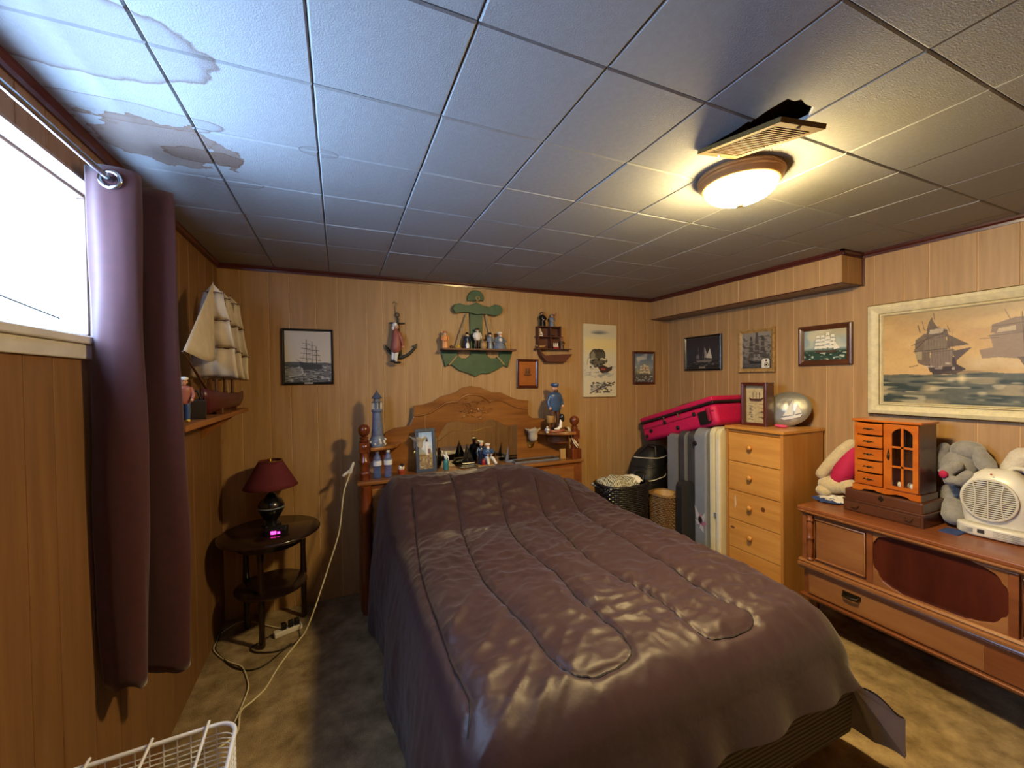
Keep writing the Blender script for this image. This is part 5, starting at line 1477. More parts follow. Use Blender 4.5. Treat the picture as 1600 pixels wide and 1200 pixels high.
# ------------------------------------------------------------------ pictures on the right wall (local x runs along -Y, local y = into the wall)
WX = XR - .0005
def frame_on_right(name, px0, py0, px1, py1, fw, fmat, label, depth=.018, w=None, h=None, ring=True):
    a = aX(px0, py0, WX); b = aX(px1, py1, WX)
    w = w or float(a[1] - b[1]); h = h or float(a[2] - b[2])
    t = thing(name, (WX, float(a[1]) - w / 2, float(a[2]) - h), label, 'picture', math.radians(-90))
    if ring: build('frame', frame_ring(w, h, fw, depth, Matrix()), fmat, t, bevel=.0015)
    return t, w, h
t, w, h = frame_on_right('night_ship_frame', 1071, 528, 1129, 578, .016, 'black_glaze', 'dark shadow picture of a white-sailed ship in a thin black frame', .020)
build('inner_bead', frame_ring(w - .030, h - .030, .004, .010, T((0, 0, .015))), 'plate_silver', t)
P_ = Paint(130, 104, w / h, 21).grad([(0, '23242c'), (.7, '2c2e36'), (.78, '1d2026'), (1, '17191e')])
P_.line([(.40, .72), (.38, .28)], '8c8a86', .008).line([(.56, .72), (.55, .24)], '8c8a86', .008).line([(.72, .70), (.70, .32)], '8c8a86', .008)
P_.poly([(.57, .30), (.66, .62), (.56, .66)], 'a8a294', .9).poly([(.72, .36), (.78, .68), (.60, .66)], 'd2cbb8', .95).poly([(.50, .62), (.54, .36), (.50, .66)], '9a968c', .8).ell(.36, .62, .07, .10, 'b9b6ae', .5, .6)
P_.poly([(.30, .74), (.80, .72), (.74, .79), (.36, .79)], '8a8474', .8).speckle(16, 40, '9a9a98', .6, .6, .8, .78, .92)
put(P_, 'print', t, w, h, .016, -.008, 'print_gloss')
build('name_plate', MB().box(-.030, .030, -.013, -.009, .018, .032), 'plate_silver', t)
t, w, h = frame_on_right('engraving_frame', 1156, 517, 1213, 581, .030, 'carved_oak', 'grey ship engraving in a carved light brown frame with a white tag', .022)
P_ = Paint(110, 130, w / h, 23).grad([(0, '8d857a'), (.6, '80796f'), (.85, '5b5853'), (1, '47454a')])
P_.ship(.52, .86, .6, .74, '1e1d1c', '4c4843', 3, rows=4).poly([(.42, .62), (.62, .60), (.66, .76), (.40, .78)], '8a857c', .9).speckle(12, 24, '2e2d2c', .6, .55, .8, .1, 1).line([(.5, .14), (.92, .30)], '3a3836', .012)
put(P_, 'print', t, w, h, .028, -.011, 'print_paper')
m = MB()
for k in range(26):
    for x in (-w / 2 + .008, w / 2 - .008): m.ell((x, -.020, h * (k + .5) / 26), (.008, .006, h / 40), 8, 5)
for k in range(20):
    for z in (.008, h - .008): m.ell((-w / 2 + w * (k + .5) / 20, -.020, z), (w / 32, .006, .008), 8, 5)
build('carved_beading', m, 'carved_oak', t, smooth=True)
tg = [(-.0, .0), (.056, 0), (.056, .052), (.046, .066), (.010, .066), (0, .052)]
tx0 = w / 2 - .030 - .058
build('paper_tag', MB().prism([(tx0 + x, .030 + z) for x, z in tg], -.0245, -.0235, 'xz'), 'white_glaze', t)
m = MB().lathe([(.007, 0), (.007, .0008)], 14, T((tx0 + .034, -.0246, .082), 0, math.radians(90)))
ring = [(tx0 + .034 + .014 * math.cos(a), -.025, .052 + .014 * math.sin(a)) for a in [6.283 * k / 24 for k in range(24)]]
m.tube(ring, .0016, 6, True); m.lathe([(.007, 0), (.007, .0008)], 14, T((tx0 + .034, -.0246, .052), 0, math.radians(90)))
build('tag_print', m, 'black_glaze', t)
t, w, h = frame_on_right('clipper_painting', 1250, 512, 1330, 569, .032, 'mahogany', 'painting of a clipper under full sail on green sea in a mahogany frame', .024, w=.30)
P_ = Paint(160, 118, w / h, 25).grad([(0, 'b0a684'), (.15, 'b9b08c'), (.4, '9dafae'), (.62, '98a8a4'), (.70, '3f5548'), (1, '24382e')])
P_.speckle(4, 4, '7fa3b4', .8, .45, .75, 0, .62, 0, .45).speckle(5, 5, 'e6dcb4', .6, .5, .8, 0, .6)
P_.poly([(0, .72), (.3, .69), (.6, .72), (1, .70), (1, 1), (0, 1)], '2c4a3c', .9, .03).speckle(12, 18, '16261e', .7, .5, .8, .72, 1).speckle(14, 22, 'dfe6d6', .8, .62, .8, .72, 1)
P_.ship(.52, .74, .52, .56, '54382a', 'f2ecd8', 4, spar='4a3a28', rows=4)
put(P_, 'print', t, w, h, .030, -.010, 'print_gloss')
build('slip', frame_ring(w - .050, h - .050, .006, .012, T((0, 0, .025))), 'gold_frame', t)
# big battle seascape
t, w, h = frame_on_right('large_seascape', 1361, 480, 1361, 645, .060, 'cream_paint', 'large seascape of two warships at sunset in a cream and gold frame', .040, w=.98, h=.600)
build('gold_edge', frame_ring(w + .010, h + .010, .016, .030, T((0, 0, -.005))), 'gold_frame', t)
build('gilt_line', frame_ring(w - .034, h - .034, .005, .0405, T((0, 0, .017))), 'gold_frame', t)
build('gilt_line', frame_ring(w - .096, h - .096, .004, .030, T((0, 0, .048))), 'gold_frame', t)
build('inner_slip', frame_ring(w - .112, h - .112, .012, .026, T((0, 0, .056))), 'cream_paint', t)
m = MB()
for k in range(90):
    m.ell((-w / 2 + .004 + (w - .008) * k / 89, -.030, h - .001), (.006, .004, .004), 6, 4); m.ell((-w / 2 + .004 + (w - .008) * k / 89, -.030, .001), (.006, .004, .004), 6, 4)
for k in range(56):
    m.ell((-w / 2 + .001, -.030, h * (k + .5) / 56), (.004, .004, .006), 6, 4); m.ell((w / 2 - .001, -.030, h * (k + .5) / 56), (.004, .004, .006), 6, 4)
build('gilt_beading', m, 'gold_frame', t, smooth=True)
P_ = Paint(400, 224, w / h, 31).grad([(0, 'b0905a'), (.3, 'c29c62'), (.55, 'd0ac6c'), (.68, 'cca86e'), (.70, '86806a'), (.78, '4e5248'), (1, '42453e')])
P_.speckle(5, 5, 'a08c60', .5, .5, .8, 0, .68).speckle(7, 6, 'd8b878', .5, .5, .8, 0, .68)
P_.poly([(0, .68), (.1, .66), (.25, .70), (.45, .68), (.6, .67), (.8, .70), (1, .68), (1, 1), (0, 1)], '565a4c', 1, .03)
P_.speckle(12, 34, '22302c', .85, .48, .72, .68, 1).speckle(9, 26, 'b9a67c', .7, .58, .8, .70, 1).speckle(16, 40, 'd8c9a0', .6, .66, .82, .72, 1)
S = lambda pts: [(x, y) for x, y in pts]
# left warship, seen from the quarter
P_.poly([(.205, .56), (.24, .52), (.33, .50), (.335, .58), (.38, .64), (.34, .69), (.23, .68)], '3c2a22', 1, .018)
P_.poly([(.155, .30), (.20, .24), (.235, .30), (.215, .60), (.165, .56), (.15, .42)], '6a5844', 1, .018)
P_.poly([(.205, .20), (.235, .06), (.255, .18), (.30, .21), (.31, .28), (.27, .30), (.20, .28)], '5d4c3c', 1, .015)
P_.poly([(.205, .28), (.285, .26), (.315, .40), (.285, .44), (.20, .43)], '756450', 1, .015).poly([(.225, .44), (.32, .42), (.325, .60), (.23, .62)], '7a6858', 1, .015).poly([(.30, .26), (.39, .38), (.30, .40)], '5a4838', 1)
P_.poly([(.32, .44), (.40, .41), (.335, .55)], '54443a', 1).poly([(.225, .20), (.285, .19), (.28, .24), (.22, .25)], 'b5a58c', .9).poly([(.155, .44), (.19, .42), (.19, .52), (.165, .52)], 'a89a72', .8)
for a_, b_ in (((.16, .40), (.22, .27)), ((.14, .36), (.30, .22)), ((.15, .43), (.31, .41)), ((.13, .60), (.17, .58)), ((.17, .14), (.18, .22))): P_.line([a_, b_], '352a22', .006)
P_.poly([(.215, .60), (.33, .60), (.33, .66), (.225, .66)], '2e201a', .8).speckle(40, 40, 'cfc3ae', .7, .72, .85, .56, .64, .18, .33)
# smoke and second warship
for cx, cy, rx, ry in ((.43, .58, .07, .09), (.50, .55, .08, .08), (.58, .60, .09, .07), (.66, .56, .08, .08)): P_.ell(cx, cy, rx, ry, 'd2ba8c', .8, .9)
P_.poly([(.46, .30), (.52, .26), (.58, .27), (.60, .55), (.50, .52), (.44, .53), (.43, .44), (.48, .42)], '8a7460', .9, .01).poly([(.47, .20), (.56, .14), (.66, .16), (.72, .20), (.72, .30), (.47, .28)], '7a6450', .9, .01)
P_.poly([(.58, .28), (.76, .26), (.78, .50), (.60, .52)], '806a56', .9, .01).poly([(.50, .24), (.56, .22), (.56, .27), (.49, .28)], 'c9b48c', .8).poly([(.62, .22), (.70, .21), (.70, .26), (.61, .27)], 'c9b48c', .8).line([(.43, .33), (.50, .33)], '5a4a3a', .006).line([(.52, .06), (.54, .16)], '7a664e', .005)
P_.poly([(.56, .52), (.84, .50), (.86, .66), (.60, .68)], '4a3830', .7, .02)
P_.ell(.36, .73, .025, .07, 'e3cf98', .9, .9).ell(.37, .66, .10, .018, '6f5a44', .6, .6)
for k in range(9): P_.line([(.225 + .012 * k, .62 - .01 * (k % 3)), (.215 + .013 * k, .22 + .03 * (k % 4))], '4a3a2e', .003, .6)
for a_, b_ in (((.205, .20), (.265, .17)), ((.20, .30), (.30, .28)), ((.19, .45), (.33, .43)), ((.24, .02), (.245, .10)), ((.19, .10), (.20, .20)), ((.30, .17), (.31, .24)), ((.47, .22), (.73, .17)), ((.46, .31), (.77, .27)), ((.58, .10), (.59, .52)), ((.68, .11), (.69, .52))): P_.line([a_, b_], '4a3a2e', .005, .8)
P_.mix(P_.noise(60, 34) > .62, 'd8c090', .05).mix(P_.noise(80, 44) < .35, '3a3024', .03)
put(P_, 'print', t, w, h, .066, -.020, 'print_gloss')

# ------------------------------------------------------------------ tall chest of drawers
CX0, CX1, CY0, CY1, CZ = 2.732, 3.115, .478, .857, 1.072
ch = thing('tall_chest', ((CX0 + CX1) / 2, (CY0 + CY1) / 2, 0), 'narrow tall pine chest of five drawers against the right wall', 'chest of drawers')
def cb_(name, b, mt_, parent=ch, **kw): return build(name, MB().box(*b), mt_, parent, world=True, **kw)
cb_('side_panel', (CX0, CX1, CY0, CY0 + .016, 0, CZ - .018), 'pine_side', bevel=.001)
cb_('side_panel', (CX0, CX1, CY1 - .016, CY1, 0, CZ - .018), 'pine_side', bevel=.001)
cb_('top', (CX0 - .006, CX1, CY0 - .006, CY1 + .006, CZ - .018, CZ), 'pine', bevel=.002)
cb_('back_panel', (CX1 - .008, CX1 - .001, CY0 + .016, CY1 - .016, .02, CZ - .018), 'pine_side')
cb_('plinth', (CX0 + .02, CX0 + .035, CY0 + .016, CY1 - .016, 0, .075), 'pine_side')
cb_('top_rail', (CX0 + .012, CX0 + .026, CY0 + .016, CY1 - .016, CZ - .038, CZ - .018), 'pine_side')
mat('scuff', 'd9b58c', 0.6, var=.1); mat('knot', '6a3a18', 0.5, var=.3)
zd = [.080, .270, .457, .650, .842, 1.032]
for k in range(5):
    o = cb_('drawer', (CX0 + .003, CX0 + .018, CY0 + .018, CY1 - .018, zd[k] + .0022, zd[k + 1] - .0022), 'pine', bevel=.002)
    cb_('drawer_box', (CX0 + .018, CX1 - .03, CY0 + .024, CY1 - .024, zd[k] + .012, zd[k + 1] - .03), 'pine_side', o)
    build('knob', MB().lathe([(.007, 0), (.007, .008), (.013, .014), (.0165, .021), (.014, .028), (.006, .031)], 18, T((CX0 + .003, (CY0 + CY1) / 2 + .012, (zd[k] + zd[k + 1]) / 2 + .01), 0, 0, math.radians(-90))), 'pine', o, smooth=True, world=True)
    if k == 2:
        build('scuff_mark', MB().prism([(CY1 - .075, .56), (CY1 - .068, .62), (CY1 - .060, .60), (CY1 - .062, .53)], CX0 + .0022, CX0 + .0032, 'yz'), 'scuff', o, world=True)
        build('wood_knot', MB().lathe([(.016, 0), (.016, .0008)], 14, T((CX0 + .0030, CY0 + .125, .575), 0, 0, math.radians(-90)), 1, .8), 'knot', o, world=True)
    if k == 1:
        build('wood_knot', MB().lathe([(.012, 0), (.012, .0008)], 14, T((CX0 + .0030, CY1 - .045, .40), 0, 0, math.radians(-90)), .7, 1.3), 'knot', o, world=True)

# shadow box, foil balloon, pink pouch on the chest
CT = CZ
sbx = thing('shadow_box', (2.945, .760, CT), 'deep brown shadow box of knots with a boat, standing on the tall chest', 'shadow box', math.radians(-84))
# local: x = width, -y = front
bw_, bh_, bd_ = .165, .285, .080
m = MB(); m.box(-bw_ / 2, bw_ / 2, -bd_, 0, 0, .014); m.box(-bw_ / 2, bw_ / 2, -bd_, 0, bh_ - .014, bh_); m.box(-bw_ / 2, -bw_ / 2 + .014, -bd_, 0, .014, bh_ - .014); m.box(bw_ / 2 - .014, bw_ / 2, -bd_, 0, .014, bh_ - .014)
build('case', m, 'mahogany', sbx, bevel=.002)
build('front_frame', frame_ring(bw_, bh_, .020, .012, T((0, -bd_, 0))), 'walnut_dark', sbx)
P_ = Paint(40, 70, bw_ / bh_, 41).grad([(0, 'd8c79c'), (1, 'cdb98a')])
P_.line([(.1, .50), (.4, .48)], 'a58c5c', .012).speckle(12, 20, 'b09a6c', .5, .6, .8)
for y in (.56, .66, .78, .90): P_.line([(.12, y), (.32, y + .01)], '3a2c20', .014).line([(.6, y - .06), (.92, y - .05)], '4a3a2c', .014)
for x, y in ((.2, .62), (.25, .84), (.75, .70), (.2, .74), (.8, .86)): P_.ell(x, y, .07, .03, '5a4630', .8)
P_.line([(.40, .62), (.62, .56)], '8f7a50', .01).line([(.45, .80), (.62, .72)], '8f7a50', .01)
o_ = np.array((-bw_ / 2 + .014, -.050, bh_ - .014)); P_.canvas('print', o_, (bw_ - .028, 0, 0), (0, 0, -bh_ + .028), 'print_paper', sbx)
m = MB().prism([(-.045, .185), (-.034, .165), (.034, .165), (.048, .188), (.03, .178), (-.03, .176)], -.066, -.052, 'xz')
build('boat', m, 'hull_red', sbx, bevel=.003)
m = MB()
for x in (-.02, .002, .022): m.tube([(x, -.058, .178), (x, -.058, .222)], .0015, 5); m.box(x - .008, x + .008, -.059, -.057, .206, .208)
build('boat_masts', m, 'mahogany', sbx)
glassy('clear_glass', (1, 1, 1), .93, .02)
build('glass', MB().box(-bw_ / 2 + .014, bw_ / 2 - .014, -bd_ - .002, -bd_, .014, bh_ - .014), 'clear_glass', sbx)

mat('foil', 'b0aea2', 0.42, 0.7, var=0.15, scale=8, bump=0.5, bscale=14)
mat('foil_print', 'd8d6cc', 0.5, var=.05)
ba = thing('foil_balloon', (3.030, .640, CT), 'silver oval foil plate with an embossed sailboat propped on the tall chest', 'ornament', math.radians(-72))
# local: lens shape in x-z, tilted back
BM = T((0, -.015, .112), 0, math.radians(-12), math.radians(-14))
def lens(u, v):
    a = 2 * math.pi * u; r = v
    p = Vector((.135 * r * math.cos(a), -.040 * (1 - r * r) ** .7 + .006 * noise.noise(Vector((r * 3 * math.cos(a), r * 3 * math.sin(a), 0))) * (1 - r), .112 * r * math.sin(a)))
    return tuple(BM @ p)
def lens2(u, v):
    a = 2 * math.pi * u; r = v
    return tuple(BM @ Vector((.135 * r * math.cos(a), .020 * (1 - r * r) ** .7, .112 * r * math.sin(a))))
build('shell', MB().grid(lens, 40, 14, True), 'foil', ba, smooth=True)
build('back_shell', MB().grid(lens2, 40, 8, True), 'foil', ba, smooth=True)
def lifted(x, z): 
    r = math.hypot(x / .135, z / .112); return tuple(BM @ Vector((x, -.040 * max(0, 1 - r * r) ** .7 - .009, z)))
for poly in ([(.035, -.055), (.055, .040), (-.02, -.05)], [(.045, -.052), (.075, .020), (.085, -.045)], [(-.035, -.060), (.085, -.052), (.07, -.070), (-.02, -.075)]):
    mb = MB(); mb.add([lifted(*p) for p in poly], [tuple(range(len(poly)))]); build('sail_emboss', mb, 'foil_print', ba, solid=.004)
build('stand', MB().box(-.05, .05, -.03, .05, 0, .010), 'black_glaze', ba, bevel=.003)
mat('pink', 'e0507a', 0.5, var=.1)
pp = aZ(1216, 663, CT)
m = MB().ell((2.905, .600, CT + .010), (.022, .034, .010)); m.ell((2.900, .575, CT + .012), (.012, .016, .008)); m.ell((2.902, .625, CT + .012), (.012, .014, .009))
single('pink_pouch', m, 'pink', 'small bright pink pouch lying on the front edge of the tall chest', 'pouch', (2.905, .600, CT), smooth=True)

# ------------------------------------------------------------------ slabs standing beside the chest
mat('grey_plastic', '77777a', 0.4, var=0.08); mat('pewter', '55555a', 0.35, .5, var=0.12); mat('clear_grey', '82868e', 0.25, var=0.06, coat=0.3)
mat('cream_plastic', 'd8cda6', 0.45, var=0.05); mat('dark_plastic', '222328', 0.4, var=0.1)
def slab(name, y0, y1, x0, x1, z0, z1, mt_, label, cat, rad=.03, lean=0.0):
    t = thing(name, ((x0 + x1) / 2, (y0 + y1) / 2, 0), label, cat)
    return t
def rslab(y0, y1, x0, x1, z0, z1, r, n=6):
    pts = []
    for cx, cz, a0 in ((x1 - r, z1 - r, 0), (x0 + r, z1 - r, 90), (x0 + r, z0 + r, 180), (x1 - r, z0 + r, 270)):
        for k in range(n + 1):
            a = math.radians(a0 + 90 * k / n); pts.append((cx + r * math.cos(a), cz + r * math.sin(a)))
    return MB().prism(pts, y0, y1, 'xz')
t = slab('folding_table', .868, .965, 2.70, 3.12, 0, 1.045, 'cream_plastic', 'cream plastic folding table stood on end against the tall chest', 'folding table')
for y0, y1 in ((.872, .908), (.918, .958)):
    o = build('leaf', rslab(y0, y1, 2.695, 3.10, .005, 1.05, .05), 'cream_plastic', t, bevel=.006, world=True)
build('inset_panel', rslab(.880, .900, 2.690, 2.699, .10, .98, .003), 'white_plastic', t, world=True, bevel=.002)
build('latch', MB().box(2.688, 2.696, .905, .921, .44, .47), 'grey_plastic', t, world=True, bevel=.002)
t = slab('storage_lid', .97, 1.075, 2.66, 3.1, 0, 1.04, 'clear_grey', 'smoky clear plastic storage lid with a faded pink flower standing on edge', 'storage lid')
build('panel', rslab(.972, 1.072, 2.675, 3.08, 0, 1.035, .06), 'clear_grey', t, bevel=.012, seg=3, world=True)
mat('faded_pink', 'b06a88', 0.5, var=.25); mat('faded_white', 'b5b0b4', 0.5, var=.1)
ycm = 1.022
def petal(cy, cz, l, a, wd, mt_): 
    ca, sa = math.cos(a), math.sin(a)
    pts = [(0, 0), (l * .4, wd), (l, 0), (l * .4, -wd)]
    build('flower_print', MB().prism([(cy + x * ca - y * sa, cz + x * sa + y * ca) for x, y in pts], 2.6738, 2.6752, 'yz'), mt_, t, world=True)
for a, l, mt_ in ((1.2, .13, 'faded_white'), (2.0, .10, 'faded_white'), (.4, .05, 'faded_white'), (2.8, .06, 'faded_pink'), (1.6, .08, 'faded_pink'), (4.2, .06, 'faded_white')): petal(1.02, .36, l, a, .018, mt_)
build('push_button', MB().lathe([(.018, 0), (.018, .006), (.012, .009)], 16, T((2.675, 1.062, .925), 0, 0, math.radians(-90))), 'black_plastic', t, smooth=True, world=True)
t = slab('hard_case', 1.09, 1.21, 2.64, 3.1, 0, 1.0, 'pewter', 'pewter grey hard-shell case standing upright behind the smoky lid', 'case')
build('shell', rslab(1.082, 1.150, 2.69, 3.09, 0, 1.005, .05), 'pewter', t, bevel=.014, seg=3, world=True)
build('shell', rslab(1.154, 1.222, 2.68, 3.09, 0, 1.000, .05), 'pewter', t, bevel=.014, seg=3, world=True)
build('seam', rslab(1.148, 1.156, 2.672, 3.08, .01, .995, .05), 'grey_plastic', t, world=True)
t = slab('grey_board', 1.235, 1.33, 2.66, 3.1, 0, .97, 'grey_plastic', 'plain pale grey plastic storage tub lid standing beside the hard case', 'storage lid')
build('panel', rslab(1.238, 1.325, 2.69, 3.08, 0, .965, .02), 'grey_plastic', t, bevel=.006, world=True)
build('rim', rslab(1.232, 1.331, 2.684, 2.692, .02, .945, .004), 'grey_plastic', t, world=True)
t = slab('tub_cover', 1.03, 1.08, 2.58, 2.66, 0, .45, 'dark_plastic', 'round-topped black plastic lid standing in front of the hard case', 'lid')
build('panel', rslab(1.066, 1.125, 2.55, 2.66, 0, .66, .05), 'dark_plastic', t, bevel=.008, world=True)
build('lip', rslab(1.062, 1.068, 2.545, 2.665, 0, .665, .05), 'dark_plastic', t, world=True)

# pink suitcase lying on top of them
mat('hot_pink', 'c4104e', 0.6, var=0.1, scale=50, bump=.1); mat('hot_pink_dark', '8f0c3a', 0.6, var=0.1)
SA = Vector((2.88, 1.67, .938)); SB = Vector((2.88, .920, 1.168))
mid = (SA + SB) / 2; dl = SB - SA; Ls = dl.length
su = thing('pink_suitcase', (mid.x, mid.y, mid.z - .085), 'hot pink soft suitcase lying tilted on the stacked lids and black bag', 'suitcase', math.radians(90))
# local: x = along -> world Y ; y -> world -X
tl = math.atan2(SB.z - SA.z, SA.y - SB.y)
SM = T((0, 0, .085), 0, 0, tl)
hl = Ls / 2 - .012
def sbx_(x0, x1, y0, y1, z0, z1): return MB().box(x0, x1, y0, y1, z0, z1, SM)
build('shell', sbx_(-hl, hl, -.20, .16, -.095, .056), 'hot_pink', su, bevel=.035, seg=5, smooth=True)
build('lid', sbx_(-hl, hl, -.20, .16, .070, .108), 'hot_pink', su, bevel=.014, seg=4, smooth=True)
build('zip_band', sbx_(-hl - .002, hl + .002, -.202, .163, .054, .073), 'black_plastic', su, bevel=.006, seg=3)
build('piping', sbx_(-hl + .01, hl - .01, .156, .163, .002, .010), 'hot_pink_dark', su, bevel=.002)
for x, z in ((-.29, -.055), (-.02, -.05), (.10, .015), (.27, -.02), (-.20, .015), (.33, -.055)):
    build('stud_foot', MB().lathe([(.016, 0), (.016, .008), (.010, .012)], 14, SM @ T((x, .158, z), 0, math.radians(-90))), 'black_plastic', su, smooth=True)
build('wheel_housing', sbx_(-.33, -.235, .145, .172, -.075, .020), 'black_plastic', su, bevel=.010, seg=3)
build('handle_strap', sbx_(-.345, -.322, .158, .180, -.06, .035), 'hot_pink_dark', su, bevel=.004)
m = MB().tube([SM @ Vector(p) for p in ((-.18, .05, .108), (-.14, .05, .122), (.02, .05, .124), (.06, .05, .108))], .007, 8)
build('carry_handle', m, 'black_plastic', su, smooth=True)
for x in (-.06, .09): build('zip_pull', sbx_(x, x + .012, .162, .167, .025, .058), 'chrome', su)

# black duffel bag
mat('black_nylon', '0e0e12', 0.55, var=0.15, scale=30, bump=0.25, bscale=25)
BGc = Vector((2.63, 1.515, .52))
bgt = thing('black_bag', (BGc.x, BGc.y, 0), 'bulging black nylon bag with white piping under the pink suitcase', 'bag', math.radians(20))
def bagf(u, v):
    a = 2 * math.pi * u; p = math.pi * v
    sx_ = abs(math.sin(p)) ** .5
    f = lambda c: math.copysign(abs(c) ** .6, c)
    x = .155 * f(math.cos(a)) * sx_; y = .13 * f(math.sin(a)) * sx_; z = .415 - .415 * f(math.cos(p))
    n_ = noise.noise(Vector((x * 9, y * 9, z * 6))) * .022
    return (x * (1 + n_ * 5) + .10 * smooth01((z - .55) / .3), y * (1 + n_ * 4), z + n_ * (v > .1))
build('body', MB().grid(bagf, 36, 24, True), 'black_nylon', bgt, smooth=True)
def pipe(zs, nm, mt_, r=.004, half=True):
    pts = []
    for k in range(25):
        u = .40 + .45 * k / 24; v = zs(k / 24); p = Vector(bagf(u, v)); c_ = Vector((0, 0, p.z)); p = c_ + (p - c_) * 1.015; pts.append(tuple(p))
    build(nm, MB().tube(pts, r, 6), mt_, bgt, smooth=True)
pipe(lambda t_: .60 - .02 * math.sin(t_ * 3.1), 'piping', 'white_plastic'); pipe(lambda t_: .745 + .03 * math.sin(t_ * 3.1), 'piping', 'white_plastic'); pipe(lambda t_: .665 + .02 * t_, 'zip', 'black_plastic')
for u, v in ((.52, .57), (.60, .56), (.68, .58), (.56, .69), (.63, .71)):
    p = Vector(bagf(u, v)); c_ = Vector((0, 0, p.z)); p = c_ + (p - c_) * 1.02
    build('rivet', MB().ell(tuple(p), .006, 8, 6), 'chrome', bgt, smooth=True)
build('strap', MB().tube([bagf(.45, .80), tuple(Vector(bagf(.5, .9)) + Vector((0, -.02, .03))), tuple(Vector(bagf(.58, .9)) + Vector((0, -.03, .025))), bagf(.66, .80)], .008, 8, flat=.5), 'black_nylon', bgt, smooth=True)

# brown wicker basket and black wicker hamper
mat('wicker_brown', '7a5a34', 0.75, var=0.35, scale=60); mat('wicker_black', '151214', 0.5, var=0.25, scale=60, coat=.2)
def wicker(root, cx, cy, rx, ry, z0, z1, mt_, flare=.02, rows=None, sq=.35):
    rows = rows or int((z1 - z0) / .014); nst = 48
    def ringf(k, zz, off, r_=None):
        t_ = (zz - z0) / (z1 - z0); pts = []
        for i in range(nst):
            a = 2 * math.pi * i / nst; c, s_ = math.cos(a), math.sin(a)
            f = lambda q: math.copysign(abs(q) ** (1 - sq), q)
            wv = .0042 * (1 if (i + k) % 2 else -1)
            pts.append((cx + (rx + flare * t_ + wv + off) * f(c), cy + (ry + flare * t_ + wv + off) * f(s_), zz))
        return pts
    for k in range(rows):
        build('strand', MB().tube(ringf(k, z0 + (z1 - z0) * (k + .5) / rows, 0), (z1 - z0) / rows * .52, 5, True), mt_, root, smooth=True)
    m = MB().tube(ringf(0, z1, 0), .012, 8, True); build('rim', m, mt_, root, smooth=True)
    m = MB()
    for i in range(0, nst, 2):
        a = ringf(0, z0, -.003)[i]; b = ringf(0, z1, -.003)[i]; m.tube([a, b], .003, 5)
    build('stakes', m, mt_, root, smooth=True)
    build('bottom', MB().lathe([(.01, z0 + .002), (min(rx, ry) * .98, z0 + .002), (min(rx, ry) * .98, z0 + .01)], 24, T((cx, cy, 0)), rx / min(rx, ry), ry / min(rx, ry)), mt_, root)
t = thing('brown_wicker_basket', (2.560, 1.235, 0), 'brown wicker basket between the black hamper and the grey lids', 'basket', math.radians(8))
wicker(t, 0, 0, .078, .082, 0, .535, 'wicker_brown', .012, 40)
build('liner', MB().lathe([(.075, .50), (.092, .535), (.085, .542), (.06, .50)], 24, None, .90, .93), 'tan_base', t, smooth=True)
HBX, HBY = 2.255, 1.350
t = thing('black_hamper', (HBX, HBY, 0), 'black wicker hamper holding a plaid blanket beside the headboard', 'basket', math.radians(4))
wicker(t, 0, 0, .165, .120, 0, .625, 'wicker_black', .02, 44)
m = MB().tube([(.16, -.05, .63), (.19, -.04, .675), (.20, .0, .685), (.19, .05, .675), (.16, .06, .63)], .010, 8)
build('handle', m, 'wicker_black', t, smooth=True)
def plaid():
    m = mat('plaid', '8f8a70', 0.95, var=0.1, scale=60)
    nt = m.node_tree; N = nt.nodes; L = nt.links; p = N['Principled BSDF']; tc = N.new('ShaderNodeTexCoord')
    cur = p.inputs['Base Color'].links[0].from_socket
    for dr, sc_k, c, th in (('X', 9, '2c3a2e', .55), ('Y', 9, '3a3a30', .55), ('X', 21, 'd9d2b8', .8), ('Y', 21, 'cfc8ae', .8)):
        wv = N.new('ShaderNodeTexWave'); wv.bands_direction = dr; wv.inputs['Scale'].default_value = sc_k; wv.inputs['Distortion'].default_value = .6
        L.new(tc.outputs['Object'], wv.inputs['Vector'])
        gt_ = N.new('ShaderNodeMath'); gt_.operation = 'GREATER_THAN'; gt_.inputs[1].default_value = th; L.new(wv.outputs['Fac'], gt_.inputs[0])
        k_ = N.new('ShaderNodeMath'); k_.operation = 'MULTIPLY'; k_.inputs[1].default_value = .6; L.new(gt_.outputs[0], k_.inputs[0])
        mx = N.new('ShaderNodeMix'); mx.data_type = 'RGBA'; L.new(k_.outputs[0], mx.inputs[0]); L.new(cur, mx.inputs[6]); mx.inputs[7].default_value = (*hexc(c), 1); cur = mx.outputs[2]
    L.new(cur, p.inputs['Base Color'])
plaid()
def blanket(u, v):
    x, y = -.175 + .30 * u, -.10 + .22 * v
    e = min(u, 1 - u, v, 1 - v)
    z = .600 + .055 * smooth01(e / .22) + .012 * math.sin(x * 48 + y * 30) + .018 * noise.noise(Vector((x * 14, y * 14, 1)))
    return (x, y, z)
single_o = build('plaid_blanket', MB().grid(blanket, 30, 24), 'plaid', None, smooth=True, solid=.012)
single_o.matrix_basis = T((HBX - .01, HBY + .005, 0.0), math.radians(4))
tag(single_o, 'green and cream plaid blanket folded inside the black wicker hamper', 'blanket')
def towel(u, v):
    x, y = -.05 + .09 * u, -.08 + .16 * v
    return (x, y, .012 * math.sin(u * 9) + .035 * math.sin(math.pi * u) * math.sin(math.pi * v) + .012 * noise.noise(Vector((x * 30, y * 30, 3))))
o = build('white_towel', MB().grid(towel, 14, 18), 'white_glaze', None, smooth=True, solid=.012); o.matrix_basis = T((HBX + .095, HBY + .01, .632), .1)
tag(o, 'white towel bunched in the hamper beside the plaid blanket', 'towel')
